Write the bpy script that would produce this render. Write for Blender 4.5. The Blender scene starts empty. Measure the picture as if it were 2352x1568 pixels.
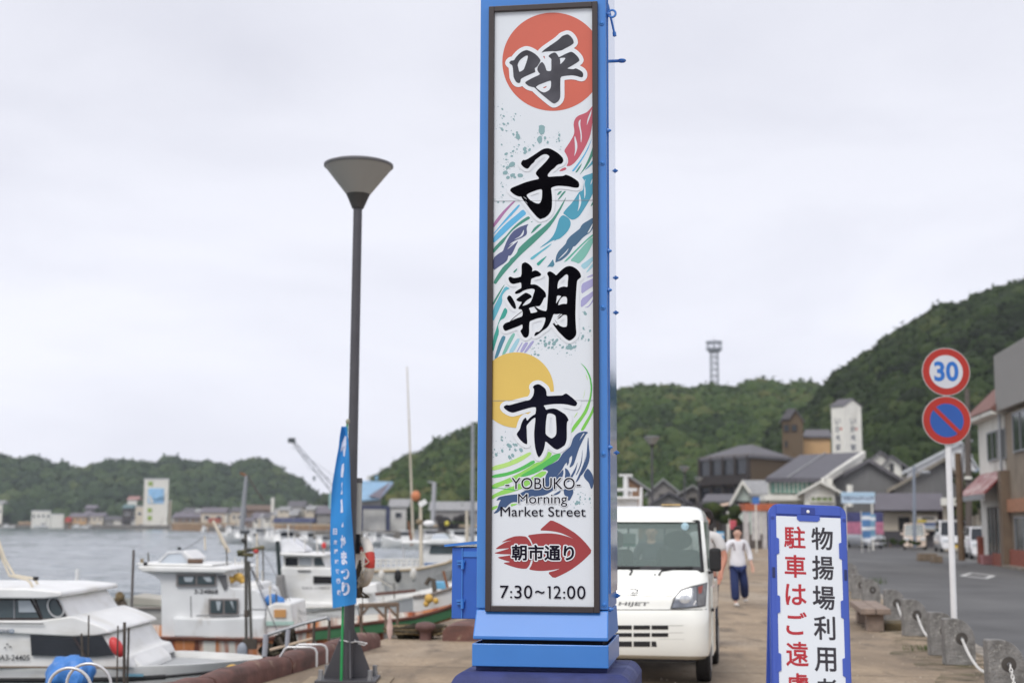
import bpy, math, random
import numpy as np
from mathutils import Vector, Matrix, noise, geometry

# ---------------------------------------------------------------- camera
S = bpy.context.scene
COL = S.collection
FP, CX, CY, HZ = 3267.0, 1176.0, 784.0, 1200.0      # survey frame of the photograph: focal length, centre, horizon row
EYE = 1.6
PITCH = math.atan((HZ - CY) / FP)
cam_d = bpy.data.cameras.new("camera")
cam = bpy.data.objects.new("camera", cam_d); COL.objects.link(cam)
ROLL = .004
cam.matrix_world = Matrix.Translation((0, 0, EYE)) @ Matrix.Rotation(math.pi / 2 + PITCH, 4, 'X') @ Matrix.Rotation(ROLL, 4, 'Z')
cam_d.sensor_width = 36.0; cam_d.sensor_fit = 'HORIZONTAL'; cam_d.lens = 36.0 * FP / 2352.0
cam_d.clip_start = 0.1; cam_d.clip_end = 6000
cam_d.dof.use_dof = True; cam_d.dof.focus_distance = 7.5; cam_d.dof.aperture_fstop = 2.3
cam_d.dof.aperture_blades = 9
S.camera = cam

# ---------------------------------------------------------------- sky and sun (overcast)
SUN_EL, SUN_AZ = math.radians(50), math.radians(205)      # azimuth measured from +Y, clockwise
w = bpy.data.worlds.new("World"); S.world = w; w.use_nodes = True
nt = w.node_tree; nd, lk = nt.nodes, nt.links
bg = nd["Background"]
sky = nd.new("ShaderNodeTexSky"); sky.sky_type = 'NISHITA'; sky.sun_disc = False
sky.sun_elevation = SUN_EL; sky.sun_rotation = SUN_AZ; sky.air_density = 1.0; sky.dust_density = 4.0
tc = nd.new("ShaderNodeTexCoord"); mp = nd.new("ShaderNodeMapping"); mp.inputs['Scale'].default_value = (1, 1, 3.2)
no = nd.new("ShaderNodeTexNoise"); no.inputs['Scale'].default_value = 2.3; no.inputs['Detail'].default_value = 6
no.inputs['Roughness'].default_value = .52; no.inputs['Distortion'].default_value = .35
rp = nd.new("ShaderNodeValToRGB")
rp.color_ramp.elements[0].position = .38; rp.color_ramp.elements[0].color = (7.95, 8.05, 8.95, 1)
rp.color_ramp.elements[1].position = .60; rp.color_ramp.elements[1].color = (9.05, 9.15, 10.0, 1)
mx = nd.new("ShaderNodeMix"); mx.data_type = 'RGBA'; mx.inputs['Factor'].default_value = .93
lk.new(tc.outputs['Generated'], mp.inputs['Vector']); lk.new(mp.outputs[0], no.inputs['Vector'])
lk.new(no.outputs['Fac'], rp.inputs['Fac']); lk.new(sky.outputs[0], mx.inputs['A']); lk.new(rp.outputs[0], mx.inputs['B'])
sx_ = nd.new("ShaderNodeSeparateXYZ"); lk.new(tc.outputs['Generated'], sx_.inputs[0])
hr_ = nd.new("ShaderNodeMapRange"); hr_.inputs['From Min'].default_value = 0; hr_.inputs['From Max'].default_value = .35; hr_.inputs['To Min'].default_value = 1.22; hr_.inputs['To Max'].default_value = 1.0
hr_.interpolation_type = 'SMOOTHSTEP'; lk.new(sx_.outputs['Z'], hr_.inputs['Value'])
vm_ = nd.new("ShaderNodeVectorMath"); vm_.operation = 'SCALE'; lk.new(mx.outputs['Result'], vm_.inputs[0]); lk.new(hr_.outputs[0], vm_.inputs['Scale'])
lk.new(vm_.outputs[0], bg.inputs['Color']); bg.inputs['Strength'].default_value = 0.0865
sl = bpy.data.lights.new("sun", 'SUN'); sl.energy = 1.5; sl.angle = math.radians(25); sl.color = (1, .97, .92)
so = bpy.data.objects.new("sun", sl); COL.objects.link(so)
so.rotation_euler = (math.pi / 2 - SUN_EL, 0, -SUN_AZ + math.pi)
_d = Vector((math.sin(SUN_AZ) * math.cos(SUN_EL), math.cos(SUN_AZ) * math.cos(SUN_EL), math.sin(SUN_EL)))
so.rotation_euler = _d.to_track_quat('Z', 'Y').to_euler(); so.location = (0, -20, 40)
S.view_settings.view_transform = 'Standard'; S.view_settings.look = 'None'
S.view_settings.exposure = 0.22; S.view_settings.gamma = 1.0
S.cycles.max_bounces = 6; S.cycles.diffuse_bounces = 3; S.cycles.transparent_max_bounces = 12
S.cycles.caustics_reflective = False; S.cycles.caustics_refractive = False

# ---------------------------------------------------------------- helpers
def P(x, y, Y):
    """surveyed point: column and row of the photograph at world depth Y"""
    dx, dy = (x - CX) / FP, (CY - y) / FP
    dx, dy = dx - dy * ROLL, dy + dx * ROLL
    c, s = math.cos(PITCH), math.sin(PITCH)
    d = Vector((dx, c - dy * s, s + dy * c))
    return Vector((0, 0, EYE)) + d * (Y / d.y)
def G(x, y, z=0.0):
    dx, dy = (x - CX) / FP, (CY - y) / FP
    dx, dy = dx - dy * ROLL, dy + dx * ROLL
    c, s = math.cos(PITCH), math.sin(PITCH)
    d = Vector((dx, c - dy * s, s + dy * c))
    return Vector((0, 0, EYE)) + d * ((z - EYE) / d.z)
def srgb(r, g, b):
    f = lambda v: (v / 255 / 12.92) if v <= 10 else ((v / 255 + .055) / 1.055) ** 2.4
    return (f(r), f(g), f(b))

MATS = {}
def M(name, col, rough=.6, var=.12, scale=6.0, bump=0.0, metal=0.0, coat=0.0, col2=None, detail=5, lo=.35, hi=.65,
      stretch=(1, 1, 1), spec=.5, bscale=None):
    if name in MATS: return MATS[name]
    m = bpy.data.materials.new(name); m.use_nodes = True
    n, l = m.node_tree.nodes, m.node_tree.links
    b = n["Principled BSDF"]
    b.inputs['Roughness'].default_value = rough; b.inputs['Metallic'].default_value = metal
    b.inputs['Coat Weight'].default_value = coat; b.inputs['Coat Roughness'].default_value = .06
    b.inputs['Specular IOR Level'].default_value = spec
    t = n.new("ShaderNodeTexCoord"); mpp = n.new("ShaderNodeMapping"); mpp.inputs['Scale'].default_value = stretch
    l.new(t.outputs['Object'], mpp.inputs['Vector'])
    tx = n.new("ShaderNodeTexNoise"); tx.inputs['Scale'].default_value = scale; tx.inputs['Detail'].default_value = detail
    l.new(mpp.outputs[0], tx.inputs['Vector'])
    r = n.new("ShaderNodeValToRGB")
    if col2 is None:
        a = tuple(c * (1 - var) for c in col) + (1,); c2 = tuple(min(1, c * (1 + var)) for c in col) + (1,)
    else: a = tuple(col) + (1,); c2 = tuple(col2) + (1,)
    r.color_ramp.elements[0].position = lo; r.color_ramp.elements[0].color = a
    r.color_ramp.elements[1].position = hi; r.color_ramp.elements[1].color = c2
    l.new(tx.outputs['Fac'], r.inputs['Fac']); l.new(r.outputs[0], b.inputs['Base Color'])
    if bump:
        bn = n.new("ShaderNodeBump"); bn.inputs['Strength'].default_value = bump; bn.inputs['Distance'].default_value = .02
        t2 = tx
        if bscale:
            t2 = n.new("ShaderNodeTexNoise"); t2.inputs['Scale'].default_value = bscale; t2.inputs['Detail'].default_value = 4
            l.new(mpp.outputs[0], t2.inputs['Vector'])
        l.new(t2.outputs['Fac'], bn.inputs['Height']); l.new(bn.outputs[0], b.inputs['Normal'])
    MATS[name] = m; return m
def overlay(m, col, scale, lo, hi, stretch=(1, 1, 1), detail=6, seed=0.0):
    """a second noise layer (stains, rust, moss) over a material's colour"""
    n, l = m.node_tree.nodes, m.node_tree.links; b = n["Principled BSDF"]
    src = b.inputs['Base Color'].links[0].from_socket
    t = n.new("ShaderNodeTexCoord"); mpp = n.new("ShaderNodeMapping"); mpp.inputs['Scale'].default_value = stretch
    mpp.inputs['Location'].default_value = (seed, seed * 1.7, seed * .6)
    tx = n.new("ShaderNodeTexNoise"); tx.inputs['Scale'].default_value = scale; tx.inputs['Detail'].default_value = detail
    r = n.new("ShaderNodeValToRGB"); r.color_ramp.elements[0].position = lo; r.color_ramp.elements[1].position = hi
    x = n.new("ShaderNodeMix"); x.data_type = 'RGBA'; x.inputs['B'].default_value = tuple(col) + (1,)
    l.new(t.outputs['Object'], mpp.inputs[0]); l.new(mpp.outputs[0], tx.inputs['Vector']); l.new(tx.outputs['Fac'], r.inputs['Fac'])
    l.new(r.outputs[0], x.inputs['Factor']); l.new(src, x.inputs['A']); l.new(x.outputs['Result'], b.inputs['Base Color'])
    return m
def glass(name, tint, rough=.05, mixf=.35):
    """window glass: part see-through, part glossy"""
    if name in MATS: return MATS[name]
    m = bpy.data.materials.new(name); m.use_nodes = True
    n, l = m.node_tree.nodes, m.node_tree.links
    b = n["Principled BSDF"]; b.inputs['Base Color'].default_value = tuple(tint) + (1,); b.inputs['Roughness'].default_value = rough
    b.inputs['Specular IOR Level'].default_value = .8
    tr = n.new("ShaderNodeBsdfTransparent"); tr.inputs[0].default_value = (.80, .87, .86, 1)
    x = n.new("ShaderNodeMixShader"); x.inputs[0].default_value = mixf
    l.new(tr.outputs[0], x.inputs[1]); l.new(b.outputs[0], x.inputs[2]); l.new(x.outputs[0], n["Material Output"].inputs[0])
    MATS[name] = m; return m

class MB:
    def __init__(s): s.v, s.f, s.m = [], [], []
    def add(s, vs, fs, mi=0):
        o = len(s.v); s.v += [tuple(v) for v in vs]; s.f += [tuple(i + o for i in f) for f in fs]; s.m += [mi] * len(fs); return s
    def box(s, c, d, rz=0, mi=0, top=1.0, ry=0):
        x, y, z = d[0] / 2, d[1] / 2, d[2] / 2
        R = Matrix.Rotation(rz, 3, 'Z') @ Matrix.Rotation(ry, 3, 'Y')
        vs = [R @ Vector((a * x * (top if q > 0 else 1), b * y * (top if q > 0 else 1), q * z)) + Vector(c) for q in (-1, 1) for a, b in ((-1, -1), (1, -1), (1, 1), (-1, 1))]
        return s.add(vs, [(3, 2, 1, 0), (4, 5, 6, 7), (0, 1, 5, 4), (1, 2, 6, 5), (2, 3, 7, 6), (3, 0, 4, 7)], mi)
    def cyl(s, a, b, r0, r1=None, n=14, mi=0, caps=True):
        a, b = Vector(a), Vector(b); r1 = r0 if r1 is None else r1
        d = (b - a); d = d.normalized() if d.length > 1e-9 else Vector((0, 0, 1))
        u = d.orthogonal().normalized(); w_ = d.cross(u)
        vs = []
        for p, r in ((a, r0), (b, r1)):
            vs += [p + (u * math.cos(2 * math.pi * i / n) + w_ * math.sin(2 * math.pi * i / n)) * r for i in range(n)]
        fs = [(i, (i + 1) % n, n + (i + 1) % n, n + i) for i in range(n)]
        if caps: fs += [tuple(range(n - 1, -1, -1)), tuple(range(n, 2 * n))]
        return s.add(vs, fs, mi)
    def tube(s, pts, r, n=8, mi=0, closed=False):
        pts = [Vector(p) for p in pts]; k = len(pts); vs, fs = [], []
        up = None
        for i, p in enumerate(pts):
            q0 = pts[i - 1] if (i or closed) else p; q1 = pts[(i + 1) % k] if (i < k - 1 or closed) else p
            d = (q1 - q0).normalized()
            if up is None: up = d.orthogonal().normalized()
            up = (up - d * up.dot(d)); up = up.normalized() if up.length > 1e-6 else d.orthogonal().normalized()
            w_ = d.cross(up); rr = r[i] if isinstance(r, (list, tuple)) else r
            vs += [p + (up * math.cos(2 * math.pi * j / n) + w_ * math.sin(2 * math.pi * j / n)) * rr for j in range(n)]
        for i in range(k if closed else k - 1):
            a, b = i * n, ((i + 1) % k) * n
            fs += [(a + j, a + (j + 1) % n, b + (j + 1) % n, b + j) for j in range(n)]
        if not closed: fs += [tuple(range(n - 1, -1, -1)), tuple((k - 1) * n + j for j in range(n))]
        return s.add(vs, fs, mi)
    def lathe(s, prof, c=(0, 0, 0), n=28, mi=0):
        vs = [(c[0] + r * math.cos(2 * math.pi * j / n), c[1] + r * math.sin(2 * math.pi * j / n), c[2] + z) for r, z in prof for j in range(n)]
        fs = [(i * n + j, i * n + (j + 1) % n, (i + 1) * n + (j + 1) % n, (i + 1) * n + j) for i in range(len(prof) - 1) for j in range(n)]
        if prof[0][0] > 1e-4: fs.append(tuple(range(n - 1, -1, -1)))
        if prof[-1][0] > 1e-4: fs.append(tuple((len(prof) - 1) * n + j for j in range(n)))
        return s.add(vs, fs, mi)
    def prism(s, poly, off, mi=0):
        """3D polygon extruded by the vector off"""
        poly = [Vector(p) for p in poly]; off = Vector(off); k = len(poly)
        fs = [tuple(range(k)), tuple(range(2 * k - 1, k - 1, -1))] + [(i, i + k, (i + 1) % k + k, (i + 1) % k) for i in range(k)]
        return s.add(poly + [p + off for p in poly], fs, mi)
    def loft(s, secs, closed=True, caps=True, mi=0):
        n = len(secs[0]); vs = [p for q in secs for p in q]
        fs = [(i * n + j, i * n + (j + 1) % n, (i + 1) * n + (j + 1) % n, (i + 1) * n + j) for i in range(len(secs) - 1) for j in range(n if closed else n - 1)]
        if caps: fs += [tuple(range(n - 1, -1, -1)), tuple((len(secs) - 1) * n + j for j in range(n))]
        return s.add(vs, fs, mi)
    def ball(s, c, r, n=12, k=8, mi=0, f=None):
        rx, ry, rz = r if isinstance(r, (list, tuple)) else (r, r, r)
        vs, fs = [], []
        for i in range(k + 1):
            t = math.pi * i / k
            for j in range(n):
                a = 2 * math.pi * j / n; q = 1.0 if f is None else f(t, a)
                vs.append((c[0] + rx * q * math.sin(t) * math.cos(a), c[1] + ry * q * math.sin(t) * math.sin(a), c[2] - rz * q * math.cos(t)))
        fs = [(i * n + j, i * n + (j + 1) % n, (i + 1) * n + (j + 1) % n, (i + 1) * n + j) for i in range(k) for j in range(n)]
        return s.add(vs, fs, mi)
    def build(s, name, mat, parent=None, smooth=False, bevel=0.0, loc=None, fix=True):
        me = bpy.data.meshes.new(name); me.from_pydata(s.v, [], s.f); me.validate()
        ms = mat if isinstance(mat, (list, tuple)) else [mat]
        for q in ms: me.materials.append(q)
        if len(ms) > 1 and len(me.polygons) == len(s.m): me.polygons.foreach_set('material_index', s.m)
        if fix:
            import bmesh
            bm = bmesh.new(); bm.from_mesh(me); bmesh.ops.recalc_face_normals(bm, faces=bm.faces); bm.to_mesh(me); bm.free()
        if smooth:
            me.polygons.foreach_set('use_smooth', [True] * len(me.polygons))
            me.set_sharp_from_angle(angle=math.radians(42 if smooth is True else smooth))
        o = bpy.data.objects.new(name, me); COL.objects.link(o)
        if parent: o.parent = parent
        if loc is not None: o.location = loc
        if bevel:
            b = o.modifiers.new("bevel", 'BEVEL'); b.width = bevel; b.segments = 2; b.limit_method = 'ANGLE'; b.angle_limit = math.radians(35)
        return o
def tag(o, label, cat, group=None):
    o['label'] = label; o['category'] = cat
    if group: o['group'] = group
    return o
def thing(name, label, cat, loc=(0, 0, 0), rz=0.0, group=None):
    o = bpy.data.objects.new(name, None); COL.objects.link(o); o.empty_display_size = .2
    o.location = loc; o.rotation_euler = (0, 0, rz)
    o['kind'] = 'thing'; return tag(o, label, cat, group)
def struct(o, kind='structure'): o['kind'] = kind; return o
def copy_tree(o, parent=None):
    c = o.copy(); COL.objects.link(c)
    if parent: c.parent = parent
    for ch in [k for k in bpy.data.objects if k.parent == o]: copy_tree(ch, c)
    return c
def text2d(s, bold=0.0):
    """outline of a line of lettering as flat triangles (2D) normalised to its own box"""
    cu = bpy.data.curves.new("t", 'FONT'); cu.body = s; cu.size = 1; cu.offset = bold; cu.fill_mode = 'FRONT'; cu.resolution_u = 5
    ob = bpy.data.objects.new("t", cu); COL.objects.link(ob)
    dg = bpy.context.evaluated_depsgraph_get(); me = bpy.data.meshes.new_from_object(ob.evaluated_get(dg))
    vs = [(v.co.x, v.co.y) for v in me.vertices]; fs = [tuple(p.vertices) for p in me.polygons]
    bpy.data.objects.remove(ob); bpy.data.curves.remove(cu); bpy.data.meshes.remove(me)
    if not vs: return [(0, 0)], [], (0, 1, 0, 1)
    xs = [v[0] for v in vs]; ys = [v[1] for v in vs]
    return vs, fs, (min(xs), max(xs), min(ys), max(ys))
def fit_text(s, x0, x1, y0, y1, bold=0.0, keep=False):
    """lettering fitted to a rectangle; returns 2D verts and faces"""
    vs, fs, (a, b, c, d) = text2d(s, bold)
    sx, sy = (x1 - x0) / max(1e-6, b - a), (y1 - y0) / max(1e-6, d - c)
    if keep: sx = math.copysign(min(abs(sx), abs(sy)), sx); sy = math.copysign(abs(sx), sy)
    mx_, my_ = (x0 + x1) / 2, (y0 + y1) / 2
    return [(mx_ + (v[0] - (a + b) / 2) * sx, my_ + (v[1] - (c + d) / 2) * sy) for v in vs], fs
def put_text(mb, s, to3, x0, x1, y0, y1, bold=0.0, mi=0, keep=False):
    vs, fs = fit_text(s, x0, x1, y0, y1, bold, keep); mb.add([to3(*v) for v in vs], fs, mi)
rnd = random.Random(7)
# ---------------------------------------------------------------- materials
QA = math.radians(10.0)                                  # heading of the quay, clockwise from +Y
blue = M("blue_paint", srgb(62, 128, 205), .32, .035, 3, coat=.25)
navy = M("navy_paint", srgb(50, 58, 108), .7, .16, 9, bump=.18, bscale=60)
white_pl = M("white_panel", srgb(222, 228, 234), .33, .012, 2)
black_fr = M("dark_anodised", srgb(58, 50, 50), .35, .10, 4)
black = M("black_gap", (.008, .008, .01), .8, .2)
wht = M("white_gelcoat", (.80, .80, .78), .34, .05, 3.0)
overlay(wht, (.62, .60, .54), 1.6, .52, .78, (1, 1, 2.5))
wht_clean = M("white_paint", (.80, .80, .79), .4, .04, 3)
grey_metal = M("dark_grey_pole", srgb(76, 75, 79), .5, .08, 5)
steel = M("galvanised_steel", srgb(150, 152, 155), .42, .10, 14, metal=.5)
stainless = M("stainless_tube", srgb(205, 205, 205), .3, .06, 10, metal=.35)
concrete = M("concrete", srgb(134, 132, 129), .9, .22, 9, bump=.8, bscale=38)
overlay(concrete, srgb(86, 83, 78), 3.0, .47, .70, (1, 1, .45), 8); overlay(concrete, srgb(172, 170, 164), 26, .60, .72, (1, 1, 1), 4, 3.0)
rubber = M("black_rubber", (.015, .015, .016), .75, .2, 8)
rust = M("rusty_steel", srgb(86, 58, 54), .75, .22, 6, bump=.3, bscale=25)
wood = M("weathered_wood", srgb(118, 96, 84), .8, .2, 9, stretch=(1, 6, 1))
rope_m = M("rope", srgb(120, 108, 84), .9, .25, 30)
dgl = M("dark_glass", srgb(38, 42, 48), .07, .1, 2)
bgl = M("tinted_glass", srgb(70, 82, 86), .1, .15, 2)
yellow_f = M("yellow_float", srgb(205, 165, 80), .55, .12, 5)
red_f = M("red_float", srgb(205, 62, 62), .45, .08, 5)

# ---------------------------------------------------------------- tall blue sign pillar
# artwork: outlines surveyed on the panel (view origin and scale per outline), rectified to panel metres by a homography
VIEWS = dict(A=(1180, 60, 7.841), B=(1180, 340, 7.841), C=(1160, 610, 7.842), D=(1160, 890, 7.842), E=(1150, 240, 6.532),
             F=(1150, 460, 7.84), H=(1150, 640, 7.128), I=(1150, 980, 6.532), J=(1150, 1210, 7.128), K=(1050, 800, 3.484), N=(0, 0, 1))
def px(view, s):
    x0, y0, k = VIEWS[view]
    q = [float(t) for t in s.replace(';', ' ').replace(',', ' ').split()]
    return [(x0 + q[i] / k, y0 + q[i + 1] / k) for i in range(0, len(q), 2)]
PIL = Vector((.201, 7.72, 0)); PYAW = math.radians(8.5)   # pillar centre and turn (right edge nearer)
BW, BD = .686, .56                                       # body width and depth
def pil_local(p): return Matrix.Rotation(PYAW, 3, 'Z') @ (Vector(p) - PIL)
def on_face(x, y, yf=-BD / 2):
    """hit of a surveyed native pixel on the pillar's front plane, pillar-local (x, z)"""
    o = pil_local((0, 0, EYE)); d = pil_local(P(x / 1.02041, y / 1.02041, 10)) - o
    t = (yf - o.y) / d.y; q = o + d * t; return (q.x, q.z)
PC = [(1160.7, 30.4), (1390.2, 20.4), (1391.0, 1421.0), (1151.2, 1417.7)]       # panel corners, TL TR BR BL
_c = [on_face(*c) for c in PC]
PX0, PX1 = (_c[0][0] + _c[3][0]) / 2, (_c[1][0] + _c[2][0]) / 2
PZ0, PZ1 = (_c[2][1] + _c[3][1]) / 2, (_c[0][1] + _c[1][1]) / 2
def homography(src, dst):
    A, b = [], []
    for (x, y), (u, v) in zip(src, dst):
        A += [[x, y, 1, 0, 0, 0, -u * x, -u * y], [0, 0, 0, x, y, 1, -v * x, -v * y]]; b += [u, v]
    h = np.linalg.solve(np.array(A, float), np.array(b, float)); return h
_h = homography(PC, [(PX0, PZ1), (PX1, PZ1), (PX1, PZ0), (PX0, PZ0)])
def uv(p):
    x, y = p; k = _h[6] * x + _h[7] * y + 1
    return ((_h[0] * x + _h[1] * y + _h[2]) / k, (_h[3] * x + _h[4] * y + _h[5]) / k)
def clip(poly, x0, x1, z0, z1):
    for ax, lim, sg in ((0, x0, 1), (0, x1, -1), (1, z0, 1), (1, z1, -1)):
        out = []
        for i, p in enumerate(poly):
            q = poly[i - 1]; ip, iq = (p[ax] - lim) * sg >= 0, (q[ax] - lim) * sg >= 0
            if ip != iq:
                t = (lim - q[ax]) / (p[ax] - q[ax]); out.append((q[0] + (p[0] - q[0]) * t, q[1] + (p[1] - q[1]) * t))
            if ip: out.append(p)
        poly = out
        if not poly: return []
    return poly
def smooth2(pts, it=1):
    for _ in range(it):
        out = []
        for i, p in enumerate(pts):
            q = pts[(i + 1) % len(pts)]
            out += [(p[0] * .8 + q[0] * .2, p[1] * .8 + q[1] * .2), (p[0] * .2 + q[0] * .8, p[1] * .2 + q[1] * .8)]
        pts = out
    return pts
def flat(mb, outer, holes, y, mi):
    """filled outline with holes on the panel plane at local depth y"""
    loops = [[Vector((a, b, 0)) for a, b in outer]] + [[Vector((a, b, 0)) for a, b in h] for h in holes]
    vs = [(v.x, y, v.y) for lp in loops for v in lp]
    mb.add(vs, geometry.tessellate_polygon(loops), mi)
E_ = .004
def art(mb, view, s, y, mi, holes=(), sm=1):
    o = clip(smooth2([uv(p) for p in px(view, s)], sm), PX0 + .0005, PX1 - .0005, PZ0 + .001, PZ1 - .001)
    if len(o) > 2:
        hs = [clip(smooth2([uv(p) for p in px(view, h)], sm), PX0 + .001, PX1 - .001, PZ0, PZ1) for h in holes]
        flat(mb, o, [h for h in hs if len(h) > 2], y, mi)
def halo(mb, loops, wd, y, mi, cell=.0022, lim=True):
    """a printed white margin: everything within wd of the outlines, as a marching-squares sheet"""
    segs = np.array([(a[0], a[1], b[0], b[1]) for lp in loops for a, b in zip(lp, lp[1:] + lp[:1])])
    xs = segs[:, 0::2]; zs = segs[:, 1::2]; pad = wd + 3 * cell
    gx = np.arange(xs.min() - pad, xs.max() + pad, cell); gz = np.arange(zs.min() - pad, zs.max() + pad, cell)
    X, Z = np.meshgrid(gx, gz); D = np.full(X.shape, 1e9)
    for x0, z0, x1, z1 in segs:
        dx, dz = x1 - x0, z1 - z0; L = dx * dx + dz * dz + 1e-12
        t = np.clip(((X - x0) * dx + (Z - z0) * dz) / L, 0, 1)
        np.minimum(D, (X - x0 - t * dx) ** 2 + (Z - z0 - t * dz) ** 2, out=D)
    D = np.sqrt(D) - wd
    if lim: D = np.maximum(D, np.maximum(np.maximum(PX0 + .0005 - X, X - PX1 + .0005), np.maximum(PZ0 - Z, Z - PZ1)))
    ins = D < 0; cid = {}
    vs, fs = [], []
    def V(x, z): vs.append((x, y, z)); return len(vs) - 1
    full = ins[:-1, :-1] & ins[1:, :-1] & ins[:-1, 1:] & ins[1:, 1:]; anyc = ins[:-1, :-1] | ins[1:, :-1] | ins[:-1, 1:] | ins[1:, 1:]
    for r in range(full.shape[0]):
        row = full[r]; c = 0
        while c < len(row):
            if row[c]:
                e = c
                while e + 1 < len(row) and row[e + 1]: e += 1
                fs.append((V(gx[c], gz[r]), V(gx[e + 1], gz[r]), V(gx[e + 1], gz[r + 1]), V(gx[c], gz[r + 1]))); c = e
            elif anyc[r, c]:
                cs = [(gx[c], gz[r], D[r, c]), (gx[c + 1], gz[r], D[r, c + 1]), (gx[c + 1], gz[r + 1], D[r + 1, c + 1]), (gx[c], gz[r + 1], D[r + 1, c])]
                po = []
                for i in range(4):
                    p, q = cs[i], cs[(i + 1) % 4]
                    if p[2] < 0: po.append(V(p[0], p[1]))
                    if (p[2] < 0) != (q[2] < 0):
                        t = p[2] / (p[2] - q[2]); po.append(V(p[0] + (q[0] - p[0]) * t, p[1] + (q[1] - p[1]) * t))
                if len(po) > 2: fs.append(tuple(po))
            c += 1
    mb.add(vs, fs, mi)

pillar = thing("sign_pillar", "tall blue sign pillar with a white illustrated panel and black brush characters", "sign pillar", PIL, -PYAW)
yf = -BD / 2
# --- body: a box shell with a recess for the panel
ZB, ZT = on_face(1270, 1427)[1], 4.95
b = MB()
b.box((0, 0, (ZB + ZT) / 2), (BW, BD, ZT - ZB))
b.box((0, 0, ZT + .03), (BW + .06, BD + .06, .06))
b.build("body", blue, pillar, bevel=.006)
fr = MB(); fw = .030
for (x0, x1, z0, z1) in ((PX0 - fw, PX0, PZ0 - fw, PZ1 + fw), (PX1, PX1 + fw, PZ0 - fw, PZ1 + fw), (PX0, PX1, PZ0 - fw, PZ0), (PX0, PX1, PZ1, PZ1 + fw)):
    fr.box(((x0 + x1) / 2, yf - .013, (z0 + z1) / 2), (x1 - x0, .026, z1 - z0))
fr.build("panel_frame", black_fr, pillar, bevel=.003)
py = yf - .006
panel = MB().box(((PX0 + PX1) / 2, yf - .003, (PZ0 + PZ1) / 2), (PX1 - PX0 - .001, .006, PZ1 - PZ0 - .001)).build("panel", white_pl, pillar)
# --- coloured artwork
AC = {}
def ac(r, g, b_): 
    k = (r, g, b_)
    if k not in AC: AC[k] = (len(AC), M("print_%d_%d_%d" % k, srgb(*k), .35, .03, 3))
    return AC[k][0]
aw = MB(); L1, L2, L3, L4 = py - .0008, py - .0016, py - .0026, py - .0036
def disc(cx, cy, rx, ry, y, mi):
    pts = [uv((cx + rx * math.cos(t * math.pi / 60), cy + ry * math.sin(t * math.pi / 60))) for t in range(120)]
    flat(aw, clip(pts, PX0 + .0005, PX1 - .0005, PZ0, PZ1), [], y, mi)
disc(1297, 147, 118.5, 115.8, L1, ac(205, 100, 80))
disc(1210.5, 916.6, 87.5, 88, L1 - .0004, ac(222, 190, 96))
red, teal, grn, sky_b, pale = ac(192, 88, 104), ac(72, 156, 182), ac(66, 142, 124), ac(92, 178, 222), ac(160, 206, 220)
art(aw, 'E', "1580,60;1530,125;1480,175;1420,200;1350,225;1310,260;1285,310;1277,370;1290,450;1285,510;1250,580;1200,660;1128,762;1165,820;1190,880;1195,940;1165,1003;1230,995;1290,950;1350,880;1420,770;1480,660;1530,540;1555,420;1570,300;1580,150", L1, red,
    ["1390,275;1355,310;1352,360;1370,430;1385,520;1385,600;1392,650;1405,570;1400,480;1385,400;1380,340", "1298,530;1288,560;1297,660;1300,760;1283,858;1320,780;1336,710;1331,640;1310,570", "1560,120;1530,180;1490,280;1478,385;1510,300;1545,210"])
art(aw, 'E', "1050,1080;1090,1040;1150,1015;1172,1045;1120,1070", L1, red)
art(aw, 'E', "1555,570;1530,640;1450,800;1370,920;1300,1010;1245,1078;1280,1082;1340,1005;1430,870;1500,740;1545,620", L1, sky_b)
art(aw, 'E', "1580,620;1560,740;1520,850;1470,960;1410,1070;1362,1140;1420,1080;1500,980;1580,820", L1, grn)
art(aw, 'E', "1410,950;1350,1020;1298,1100;1330,1095;1380,1020", L1, grn)
art(aw, 'E', "1580,890;1520,980;1440,1070;1500,1030;1580,960", L1, teal)
art(aw, 'B', "1670,530;1600,560;1500,590;1450,625;1490,670;1485,750;1470,860;1400,890;1360,950;1310,1030;1250,1110;1170,1190;1097,1283;1150,1320;1210,1375;1265,1405;1330,1390;1400,1340;1480,1220;1560,1090;1620,980;1670,870", L1, teal,
    ["1520,650;1490,690;1492,780;1488,880;1495,1030;1515,940;1515,840;1500,760;1505,700", "1405,920;1395,980;1395,1080;1385,1170;1365,1258;1410,1180;1440,1080;1425,990", "1645,640;1620,690;1603,770;1635,720"])
art(aw, 'F', "1340,375;1395,400;1455,450;1478,510;1470,580;1430,660;1370,730;1275,810;1220,825;1165,855;1190,825;1100,865;1000,930;895,985;960,930;1080,840;1150,760;1200,660;1235,540;1260,450;1300,395", L1, teal)
art(aw, 'F', "1140,890;1060,970;920,1070;770,1200;720,1170;830,1090;950,1010;1050,940", L1, ac(96, 182, 200))
art(aw, 'F', "1045,1115;990,1190;885,1312;840,1270;920,1200", L1, ac(52, 160, 146))
art(aw, 'F', "1150,1180;1110,1240;1035,1335;1080,1320;1150,1330;1180,1280;1165,1240", L1, ac(74, 132, 154))
art(aw, 'F', "1900,415;1800,475;1700,535;1665,580;1645,625;1560,690;1470,760;1410,830;1385,900;1330,960;1250,1040;1205,1130;1192,1250;1215,1238;1300,1210;1380,1150;1450,1080;1500,1000;1520,955;1560,945;1620,880;1700,790;1760,745;1820,710;1870,650;1900,560", L1, ac(66, 104, 134),
    ["1885,520;1840,600;1775,718;1830,680;1872,590", "1445,975;1390,1040;1300,1130;1230,1210;1330,1130;1410,1050"])
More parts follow.
